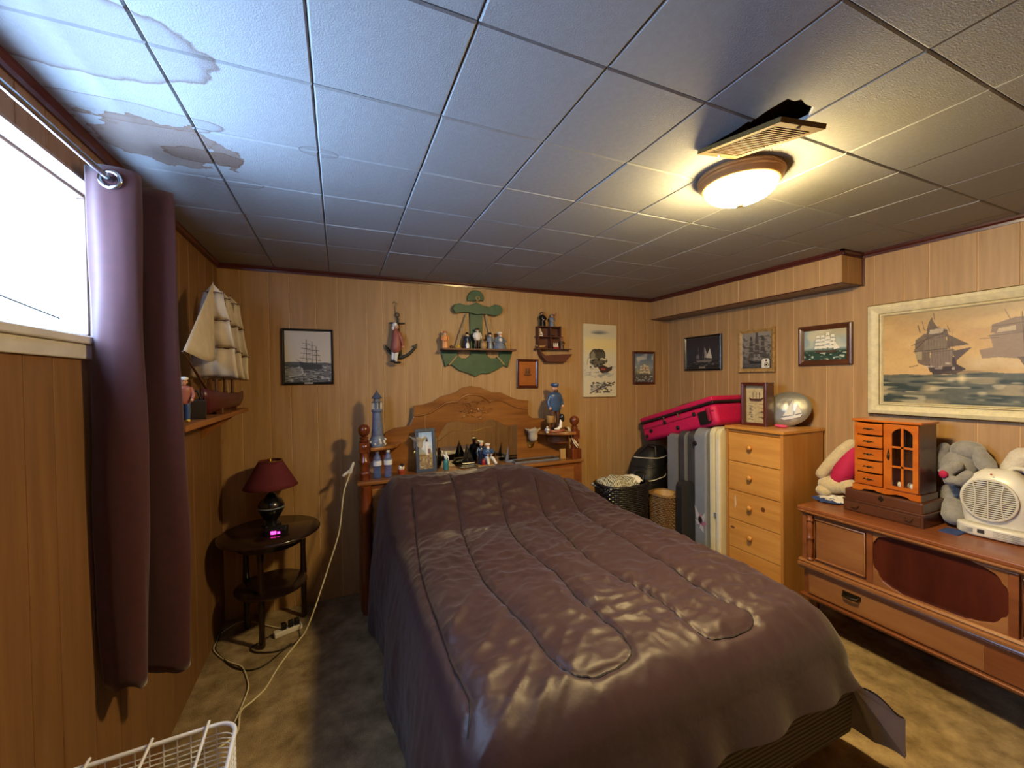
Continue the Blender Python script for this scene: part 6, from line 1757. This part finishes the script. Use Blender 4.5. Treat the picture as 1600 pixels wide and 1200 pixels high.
# ------------------------------------------------------------------ antique sideboard chest under the big seascape
DX, DX1, DY0, DY1 = 2.690, 3.120, -.722, .350
dr = thing('antique_dresser', ((DX + DX1) / 2, (DY0 + DY1) / 2, 0), 'low antique walnut dresser with moulded panels below the large seascape', 'dresser')
def d_(name, b, mt_, parent=dr, **kw): return build(name, MB().box(*b), mt_, parent, world=True, **kw)
def rail(name, x, t_, z0, z1, y0, y1, mt_, prof):
    # moulding running along Y; prof: (out, up) in units of t_, height
    mb = MB().prism([(x - o * t_, z0 + u * (z1 - z0)) for o, u in prof], y0, y1, 'xz'); return build(name, mb, mt_, dr, world=True, bevel=.001)
MO = [(0, 0), (.5, 0), (.7, .12), (.6, .28), (1, .36), (1, .62), (.7, .70), (.85, .84), (.6, 1), (0, 1)]
MT = [(0, 0), (.4, 0), (.55, .25), (.8, .40), (.8, .55), (1, .62), (1, .92), (.9, 1), (0, 1)]
d_('body', (DX + .020, DX1, DY0, DY1, .190, .652), 'walnut')
d_('top', (DX - .006, DX1 + .005, DY0 - .022, DY1 + .022, .662, .681), 'walnut', bevel=.004)
rail('top_moulding', DX + .02, .034, .640, .662, DY0 - .012, DY1 + .012, 'walnut_light', MT)
rail('waist_moulding', DX + .02, .040, .338, .392, DY0 - .012, DY1 + .012, 'walnut_light', MO)
rail('base_moulding', DX + .02, .026, .176, .200, DY0 - .006, DY1 + .006, 'walnut', MT)
YC = (DY0 + DY1) / 2
def stile(y0, y1, nm='stile'): d_(nm, (DX + .004, DX + .021, y0, y1, .392, .640), 'walnut', bevel=.002)
stile(DY1 - .022, DY1); stile(DY0, DY0 + .022); stile(.030, .056); stile(-.424, -.398)
for y in (DY1 - .040, DY0 + .040):
    build('turned_column', MB().lathe([(.012, .394), (.016, .398), (.016, .404), (.010, .410), (.013, .420), (.015, .45), (.013, .49), (.012, .506), (.017, .512), (.017, .520), (.012, .526), (.014, .56), (.015, .585), (.010, .604), (.016, .610), (.016, .618), (.011, .624), (.014, .640)], 16, T((DX + .004, y, 0))), 'walnut', dr, smooth=True, world=True)
def framed_panel(y0, y1, z0, z1):
    o = d_('side_door', (DX + .012, DX + .021, y0, y1, z0, z1), 'walnut_light', bevel=.001)
    m = MB()
    for pts in ([(y0, z0), (y1, z0), (y1, z1), (y0, z1)],):
        ring_ = [(DX + .011, y, z) for y, z in pts]
        m.tube(ring_ + [ring_[0]], .006, 6)
    build('bead', m, 'walnut_light', o, smooth=True, world=True)
framed_panel(.066, .286, .410, .622); framed_panel(-.658, -.436, .410, .622)
o = d_('center_panel', (DX + .016, DX + .021, -.398, .030, .392, .640), 'walnut_dark')
def bracket(pts): build('corner_bracket', MB().prism(pts, DX + .006, DX + .016, 'yz'), 'walnut_light', o, world=True, bevel=.002)
def corner(y, z, sy, sz, a, b):
    P = [(0, 0), (a, 0), (a * .82, b * .10), (a * .66, b * .12), (a * .50, b * .22), (a * .34, b * .30), (a * .22, b * .48), (a * .16, b * .66), (a * .05, b * .78), (0, b)]
    bracket([(y + sy * p, z + sz * q_) for p, q_ in P])
corner(.030, .640, -1, -1, .055, .055); corner(-.398, .640, 1, -1, .10, .085); corner(.030, .392, -1, 1, .11, .10); corner(-.398, .392, 1, 1, .12, .085)
dw = d_('drawer', (DX + .008, DX + .021, DY0 + .026, DY1 - .026, .206, .334), 'walnut', bevel=.002)
d_('veneer_panel', (DX + .0065, DX + .008, -.335, DY1 - .034, .212, .316), 'walnut_light', dw)
for y in (.118, -.49):
    m = MB().tube([(DX + .004, y + .034, .290), (DX - .010, y + .030, .282), (DX - .012, y, .279), (DX - .010, y - .030, .282), (DX + .004, y - .034, .290)], .0055, 8, flat=1.6)
    m.box(DX + .0045, DX + .0065, y - .040, y + .040, .278, .302)
    build('pull_handle', m, 'old_brass', dw, smooth=True, world=True)
for y in (DY0 + .035, DY1 - .035):
    for x in (DX + .045, DX1 - .045):
        build('leg', MB().lathe([(.012, 0), (.020, .012), (.020, .03), (.013, .045), (.022, .09), (.026, .14), (.020, .165), (.026, .19)], 16, T((x, y, 0))), 'walnut_dark', dr, smooth=True, world=True)
DT = .681
# flatware chest
fcx0, fcx1, fcy0, fcy1, fz = 2.826, 3.06, -.103, .220, DT
fc = thing('flatware_chest', ((fcx0 + fcx1) / 2, (fcy0 + fcy1) / 2, fz), 'flat dark mahogany flatware chest under the jewellery box', 'chest')
def f_(name, b, mt_, parent=fc, **kw): return build(name, MB().box(*b), mt_, parent, world=True, **kw)
f_('base', (fcx0, fcx1, fcy0, fcy1, fz, fz + .056), 'mahogany', bevel=.003)
f_('lid', (fcx0 + .003, fcx1, fcy0 + .003, fcy1 - .003, fz + .059, fz + .118), 'mahogany', bevel=.010, seg=3)
f_('lid_lip', (fcx0 - .003, fcx1, fcy0 - .003, fcy1 + .003, fz + .056, fz + .064), 'mahogany', bevel=.002)
f_('drawer_front', (fcx0 - .003, fcx0, fcy0 + .012, fcy1 - .012, fz + .006, fz + .050), 'mahogany', bevel=.0015)
build('escutcheon', MB().prism([(.058, fz + .084), (.070, fz + .098), (.058, fz + .112), (.046, fz + .098)], fcx0 - .001, fcx0 + .004, 'yz'), 'old_brass', fc, world=True)
for y in (.165, -.050):
    m = MB().tube([(fcx0 - .003, y + .014, fz + .034), (fcx0 - .009, y + .012, fz + .026), (fcx0 - .011, y, fz + .022), (fcx0 - .009, y - .012, fz + .026), (fcx0 - .003, y - .014, fz + .034)], .0022, 6)
    m.ell((fcx0 - .003, y + .014, fz + .034), .004, 8, 6); m.ell((fcx0 - .003, y - .014, fz + .034), .004, 8, 6)
    build('bail_handle', m, 'old_brass', fc, smooth=True, world=True)
# jewellery box
jz = DT + .119; jx0, jx1, jy0, jy1, jt = 2.842, 2.995, -.084, .176, 1.172
jb = thing('jewellery_box', ((jx0 + jx1) / 2, (jy0 + jy1) / 2, jz), 'orange-brown jewellery box with five drawers and an arched glass door', 'jewellery box')
def j_(name, b, mt_, parent=jb, **kw): return build(name, MB().box(*b), mt_, parent, world=True, **kw)
yb = .050        # divider between drawers and cupboard
j_('side_panel', (jx0, jx1, jy0, jy0 + .012, jz + .030, jt - .012), 'mahogany'); j_('side_panel', (jx0, jx1, jy1 - .012, jy1, jz + .030, jt - .012), 'cherry')
j_('back_panel', (jx1 - .006, jx1, jy0 + .012, jy1 - .012, jz + .03, jt - .012), 'mahogany')
j_('divider', (jx0 + .004, jx1 - .006, yb - .005, yb + .005, jz + .03, jt - .012), 'cherry')
j_('top', (jx0 - .010, jx1 + .004, jy0 - .010, jy1 + .010, jt - .012, jt), 'cherry', bevel=.004, seg=3)
j_('floor_board', (jx0, jx1, jy0, jy1, jz + .022, jz + .032), 'cherry')
sk = [(jy1 + .006, jz + .030), (jy1 + .006, jz), (jy1 - .030, jz), (jy1 - .045, jz + .010), (.09, jz + .014), (.07, jz + .008), (.046, jz + .004), (.02, jz + .008), (.0, jz + .014), (jy0 + .045, jz + .010), (jy0 + .030, jz), (jy0 - .006, jz), (jy0 - .006, jz + .030)]
build('skirt', MB().prism(sk, jx0 - .008, jx0 + .004, 'yz'), 'cherry', jb, world=True, bevel=.001)
j_('base_side', (jx0 + .004, jx1, jy0 - .006, jy0 + .004, jz, jz + .030), 'mahogany'); j_('base_side', (jx0 + .004, jx1, jy1 - .004, jy1 + .006, jz, jz + .030), 'cherry')
zz_ = np.linspace(jz + .034, jt - .015, 6)
for k in range(5):
    z0_, z1_ = float(zz_[k]), float(zz_[k + 1])
    o = build('drawer', MB().prism([(yb + .007, z0_ + .002), (jy1 - .013, z0_ + .002), (jy1 - .013, z1_ - .004), (jy1 - .025, z1_ - .004), ((yb + jy1) / 2, z1_ - .008), (yb + .02, z1_ - .006), (yb + .007, z1_ - .004)], jx0 - .006, jx0 + .010, 'yz'), 'cherry', jb, world=True, bevel=.002)
    yc = (yb + jy1) / 2; zc = (z0_ + z1_) / 2 - .002
    m = MB().ell((jx0 - .008, yc, zc), (.003, .009, .005), 10, 6)
    for s_ in (-1, 1): m.tube([(jx0 - .007, yc + s_ * .008, zc), (jx0 - .009, yc + s_ * .016, zc + .003), (jx0 - .008, yc + s_ * .024, zc - .002)], [.003, .0025, .001], 6)
    build('pull', m, 'old_brass', o, smooth=True, world=True)
# arched door with muntins and panes
y0_, y1_ = jy0 + .004, yb - .006; zb_, zt_ = jz + .036, jt - .016
iw0, iw1, izb, izt = y0_ + .020, y1_ - .026, zb_ + .018, zt_ - .016
door = build('glass_door', MB().box(jx0 - .006, jx0 + .004, y1_ - .026, y1_, zb_, zt_).box(jx0 - .006, jx0 + .004, y0_, iw0, zb_, zt_).box(jx0 - .006, jx0 + .004, iw0, iw1, zb_, izb), 'cherry', jb, world=True)
arch = [(iw0, zt_), (iw0, izt - .030)] + [(iw0 + (iw1 - iw0) * k / 10, izt - .030 + .028 * math.sin(math.pi * k / 10) ** .6) for k in range(1, 10)] + [(iw1, izt - .030), (iw1, zt_)]
build('arch_rail', MB().prism(arch, jx0 - .006, jx0 + .004, 'yz'), 'cherry', door, world=True)
ym = (iw0 + iw1) / 2
build('muntin', MB().box(jx0 - .005, jx0 + .002, ym - .005, ym + .005, izb, izt - .002), 'cherry', door, world=True)
zq = [izb + (izt - izb) * k / 3 for k in range(4)]
for k in (1, 2): build('muntin', MB().box(jx0 - .005, jx0 + .002, iw0, iw1, zq[k] - .005, zq[k] + .005), 'cherry', door, world=True)
for k in range(3):
    for a_, b_ in ((iw0, ym - .005), (ym + .005, iw1)):
        build('pane', MB().box(jx0 - .002, jx0 - .0005, a_, b_, zq[k] + (.005 if k else 0), zq[k + 1] - (.005 if k < 2 else .006)), 'clear_glass', door, world=True)
m = MB().prism([(y1_ - .013, (zb_ + zt_) / 2 + o2) for o2 in (0,)] + [(y1_ - .018, (zb_ + zt_) / 2 + .012), (y1_ - .013, (zb_ + zt_) / 2 + .038), (y1_ - .008, (zb_ + zt_) / 2 + .012)], jx0 - .008, jx0 - .006, 'yz'); m.ell((jx0 - .010, y1_ - .013, (zb_ + zt_) / 2), (.004, .006, .016), 10, 6)
build('door_pull', m, 'old_brass', door, smooth=True, world=True)
m = MB()
for k in range(5): m.tube([(jx0 + .05, iw0 + .012 + .018 * k, izt - .02), (jx0 + .048, iw0 + .014 + .018 * k, izt - .10), (jx0 + .05, iw0 + .013 + .018 * k, izt - .16 - .02 * (k % 2))], .0018, 5)
build('necklaces', m, 'chrome', jb, world=True, smooth=True)
m = MB()
for k in range(6): m.ell((jx0 + .04 + .02 * (k % 3), iw0 + .012 + .016 * k, jz + .050), (.010, .010, .016), 8, 6)
build('trinkets', m, 'white_glaze', jb, world=True, smooth=True)

# plush toys
mat('plush_cream', 'c9b78e', 0.95, var=0.12, scale=60, sheen=.5, bump=.4, bscale=120); mat('plush_grey', '8c8984', 0.95, var=0.15, scale=40, sheen=.5, bump=.4, bscale=120)
mat('plush_white', 'cfc6b4', 0.95, var=.1, scale=60, sheen=.5, bump=.4, bscale=120); mat('shirt_pink', 'b41446', 0.8, var=.1); mat('cloth_white', 'd6d2c8', 0.85, var=.06); mat('cloth_blue', '2a4078', 0.85, var=.15)
def bx_(px, py, X): return Vector(aX(px, py, X))
br = thing('plush_bear', (3.0, .335, DT), 'cream plush bear in a pink top lying beside the jewellery box', 'plush toy')
m = MB(); limb(m, [bx_(1284, 740, 2.97), bx_(1300, 722, 2.99), bx_(1318, 704, 3.02), bx_(1330, 694, 3.04)], [.030, .034, .034, .030], 14)
build('raised_leg', m, 'plush_cream', br, smooth=True, world=True)
m = MB().ell(bx_(1302, 757, 2.99), (.070, .075, .050)); m.ell(bx_(1288, 766, 2.95), (.045, .040, .035)); m.ell(bx_(1325, 760, 2.99), (.05, .05, .045))
build('lower_body', m, 'plush_cream', br, smooth=True, world=True)
m = MB(); limb(m, [bx_(1312, 748, 2.99), bx_(1320, 736, 3.0), bx_(1328, 722, 3.02), bx_(1334, 708, 3.04)], [.046, .056, .052, .040], 16)
build('pink_top', m, 'shirt_pink', br, smooth=True, world=True)
m = MB().ell(bx_(1345, 730, 3.06), (.05, .055, .055)); m.ell(bx_(1338, 712, 3.07), .022); m.ell(bx_(1352, 713, 3.07), .022)
build('head', m, 'plush_cream', br, smooth=True, world=True)
def crumple(cx, cy, rx, ry, h, seed):
    def fn(u, v):
        a = 2 * math.pi * u; r = v
        n_ = noise.noise(Vector((math.cos(a) * 2 + seed, math.sin(a) * 2, r * 3)))
        x = cx + rx * r * math.cos(a) * (1 + .15 * n_); y = cy + ry * r * math.sin(a) * (1 + .15 * n_)
        return (x, y, DT + .002 + h * (1 - r ** 2) * (.7 + .5 * n_) + .008 * abs(math.sin(7 * a)) * r)
    return fn
ctl = thing('folded_cloth', (2.93, .335, DT), 'crumpled white cloth with a blue edge at the corner of the dresser', 'cloth')
build('white_part', MB().grid(crumple(2.955, .325, .085, .085, .030, 1), 32, 8, True), 'cloth_white', ctl, smooth=True, world=True)
build('blue_edge', MB().grid(crumple(2.895, .335, .055, .078, .016, 5), 32, 8, True), 'cloth_blue', ctl, smooth=True, world=True)

el = thing('plush_elephant', (3.04, -.15, DT), 'large grey plush elephant slumped behind the white fan heater', 'plush toy')
m = MB(); m.ell(bx_(1497, 730, 3.055), (.062, .066, .078), 18, 12); m.ell(bx_(1513, 704, 3.07), (.052, .062, .046), 18, 12)
build('head', m, 'plush_grey', el, smooth=True, world=True)
m = MB(); m.ell((3.075, -.105, DT + .09), (.045, .06, .09), 18, 12)
build('body', m, 'plush_grey', el, smooth=True, world=True)
m = MB(); limb(m, [bx_(1492, 728, 2.985), bx_(1478, 738, 2.97), bx_(1484, 750, 2.965), bx_(1500, 752, 2.965), bx_(1512, 742, 2.97)], [.030, .028, .026, .024, .020], 12)
build('trunk', m, 'plush_grey', el, smooth=True, world=True)
for pts, r in (([(1528, 705), (1540, 725), (1552, 745)], .035), ([(1476, 698), (1468, 715), (1466, 730)], .028)):
    m = MB(); limb(m, [bx_(p[0], p[1], 3.05 - .01 * k) for k, p in enumerate(pts)], [r * .7, r, r * .6], 12)
    build('ear', m, 'plush_grey', el, smooth=True, world=True)
build('pink_patch', MB().ell(bx_(1474, 741, 2.94), (.012, .016, .018)), 'shirt_pink', el, smooth=True, world=True)
m = MB(); limb(m, [bx_(1489, 789, 3.02), bx_(1490, 806, 2.985)], [.036, .042], 14)
build('foot', m, 'plush_grey', el, smooth=True, world=True)
wp = thing('white_plush', (3.06, -.345, DT), 'white plush toy with blue scarf partly hidden by the fan heater', 'plush toy')
m = MB(); limb(m, [bx_(1580, 738, 3.085), bx_(1600, 715, 3.09)], [.040, .045], 14); m.ell((3.105, -.36, DT + .15), (.028, .06, .15))
build('body', m, 'plush_white', wp, smooth=True, world=True)
build('scarf', MB().ell(bx_(1598, 744, 3.075), (.03, .03, .02)), 'cloth_blue', wp, smooth=True, world=True)

# fan heater
mat('heater_white', 'd3cfc2', 0.35, var=0.03, coat=.1); mat('heater_dark', '2a2826', 0.6, var=.1); mat('print_grey', '9a968c', .5, var=.05); mat('warn_orange', 'b5502c', .4, var=.1)
FC = Vector((2.995, -.285, DT + .003))
fh = thing('fan_heater', tuple(FC), 'white portable fan heater with a round slatted grille on the dresser', 'fan heater', math.radians(-90 + 4))
# local: -y is the front (towards -X world), x runs along -Y world
def body(u, v):
    a = 2 * math.pi * u
    z = .052 + .240 * v
    w_ = .112 * (1 - .10 * (2 * v - .9) ** 2) * (1 if v < .55 else math.cos((v - .55) / .45 * math.pi / 2 * .86) ** .55)
    d_ = .062 * (1 if v < .6 else math.cos((v - .6) / .4 * math.pi / 2 * .85) ** .5)
    f = lambda c, e=.55: math.copysign(abs(c) ** e, c)
    return (w_ * f(math.cos(a)), .02 + d_ * f(math.sin(a)) - .010 * math.sin(math.pi * v), z)
mb = MB().grid(body, 48, 26, True)
k0 = len(mb.v) - 48; mb.f.append(tuple(range(k0, k0 + 48))); mb.f.append(tuple(range(47, -1, -1)))
build('housing', mb, 'heater_white', fh, smooth=True)
GC = Vector((-.018, -.052, .165)); GRx, GRz = .082, .090
ell_ = lambda r: [(GC.x + GRx * r * math.cos(a), GC.z + GRz * r * math.sin(a)) for a in [6.283 * k / 40 for k in range(40)]]
build('grille_recess', MB().prism(ell_(1), GC.y - .001, GC.y + .004, 'xz'), 'heater_dark', fh)
build('grille_ring', MB().tube([(x, GC.y - .002, z) for x, z in ell_(1.0)], .005, 8, True), 'heater_white', fh, smooth=True)
NSL = 19
for k in range(NSL):
    z = -.92 + 1.84 * k / (NSL - 1); hw_ = GRx * math.sqrt(max(0, 1 - z * z))
    build('slat', MB().box(GC.x - hw_, GC.x + hw_, GC.y - .008, GC.y - .001, GC.z + GRz * z - .0022, GC.z + GRz * z + .0022), 'heater_white', fh)
for x in (-.45, .0, .45):
    hh_ = GRz * math.sqrt(1 - x * x)
    build('grille_rib', MB().tube([(GC.x + GRx * x * (1 + .25 * (abs(t_) ** 2)), GC.y - .008, GC.z + hh_ * t_ * .97) for t_ in (-1, -.5, 0, .5, 1)], .0020, 6), 'heater_white', fh, smooth=True)
def rbase(r, sx_, sy_):
    return [(sx_ * math.copysign(abs(math.cos(a)) ** .6, math.cos(a)), sy_ * math.copysign(abs(math.sin(a)) ** .6, math.sin(a))) for a in [6.283 * k / 40 for k in range(40)]]
build('base', MB().prism([(x, y + .006) for x, y in rbase(1, .122, .085)], 0, .050, 'xy'), 'heater_white', fh, bevel=.010, seg=3, smooth=True)
build('handle', MB().tube([(.02, .03, .285), (.035, .025, .306), (.065, .025, .306), (.085, .03, .270)], .011, 10, round_ends=True), 'heater_white', fh, smooth=True)
build('lamp_dot', MB().ell((-.012, -.047, .276), (.004, .003, .004)), 'warn_orange', fh, smooth=True)
m = MB()
build('switch', MB().box(-.045, -.024, -.081, -.0765, .018, .034), 'heater_dark', fh, bevel=.001)
for k in range(4): m.box(.000, .085 - .012 * (k % 2), -.0802, -.0786, .033 - .007 * k, .0355 - .007 * k)
for k in range(3): m.box(-.092, -.058, -.0802, -.0786, .031 - .007 * k, .0335 - .007 * k)
build('printed_lines', m, 'print_grey', fh)
single('blue_paper', MB().box(2.86, 2.95, -.205, -.140, DT, DT + .003, None), 'cloth_blue', 'blue card under the front edge of the fan heater', 'card', (2.905, -.17, DT))
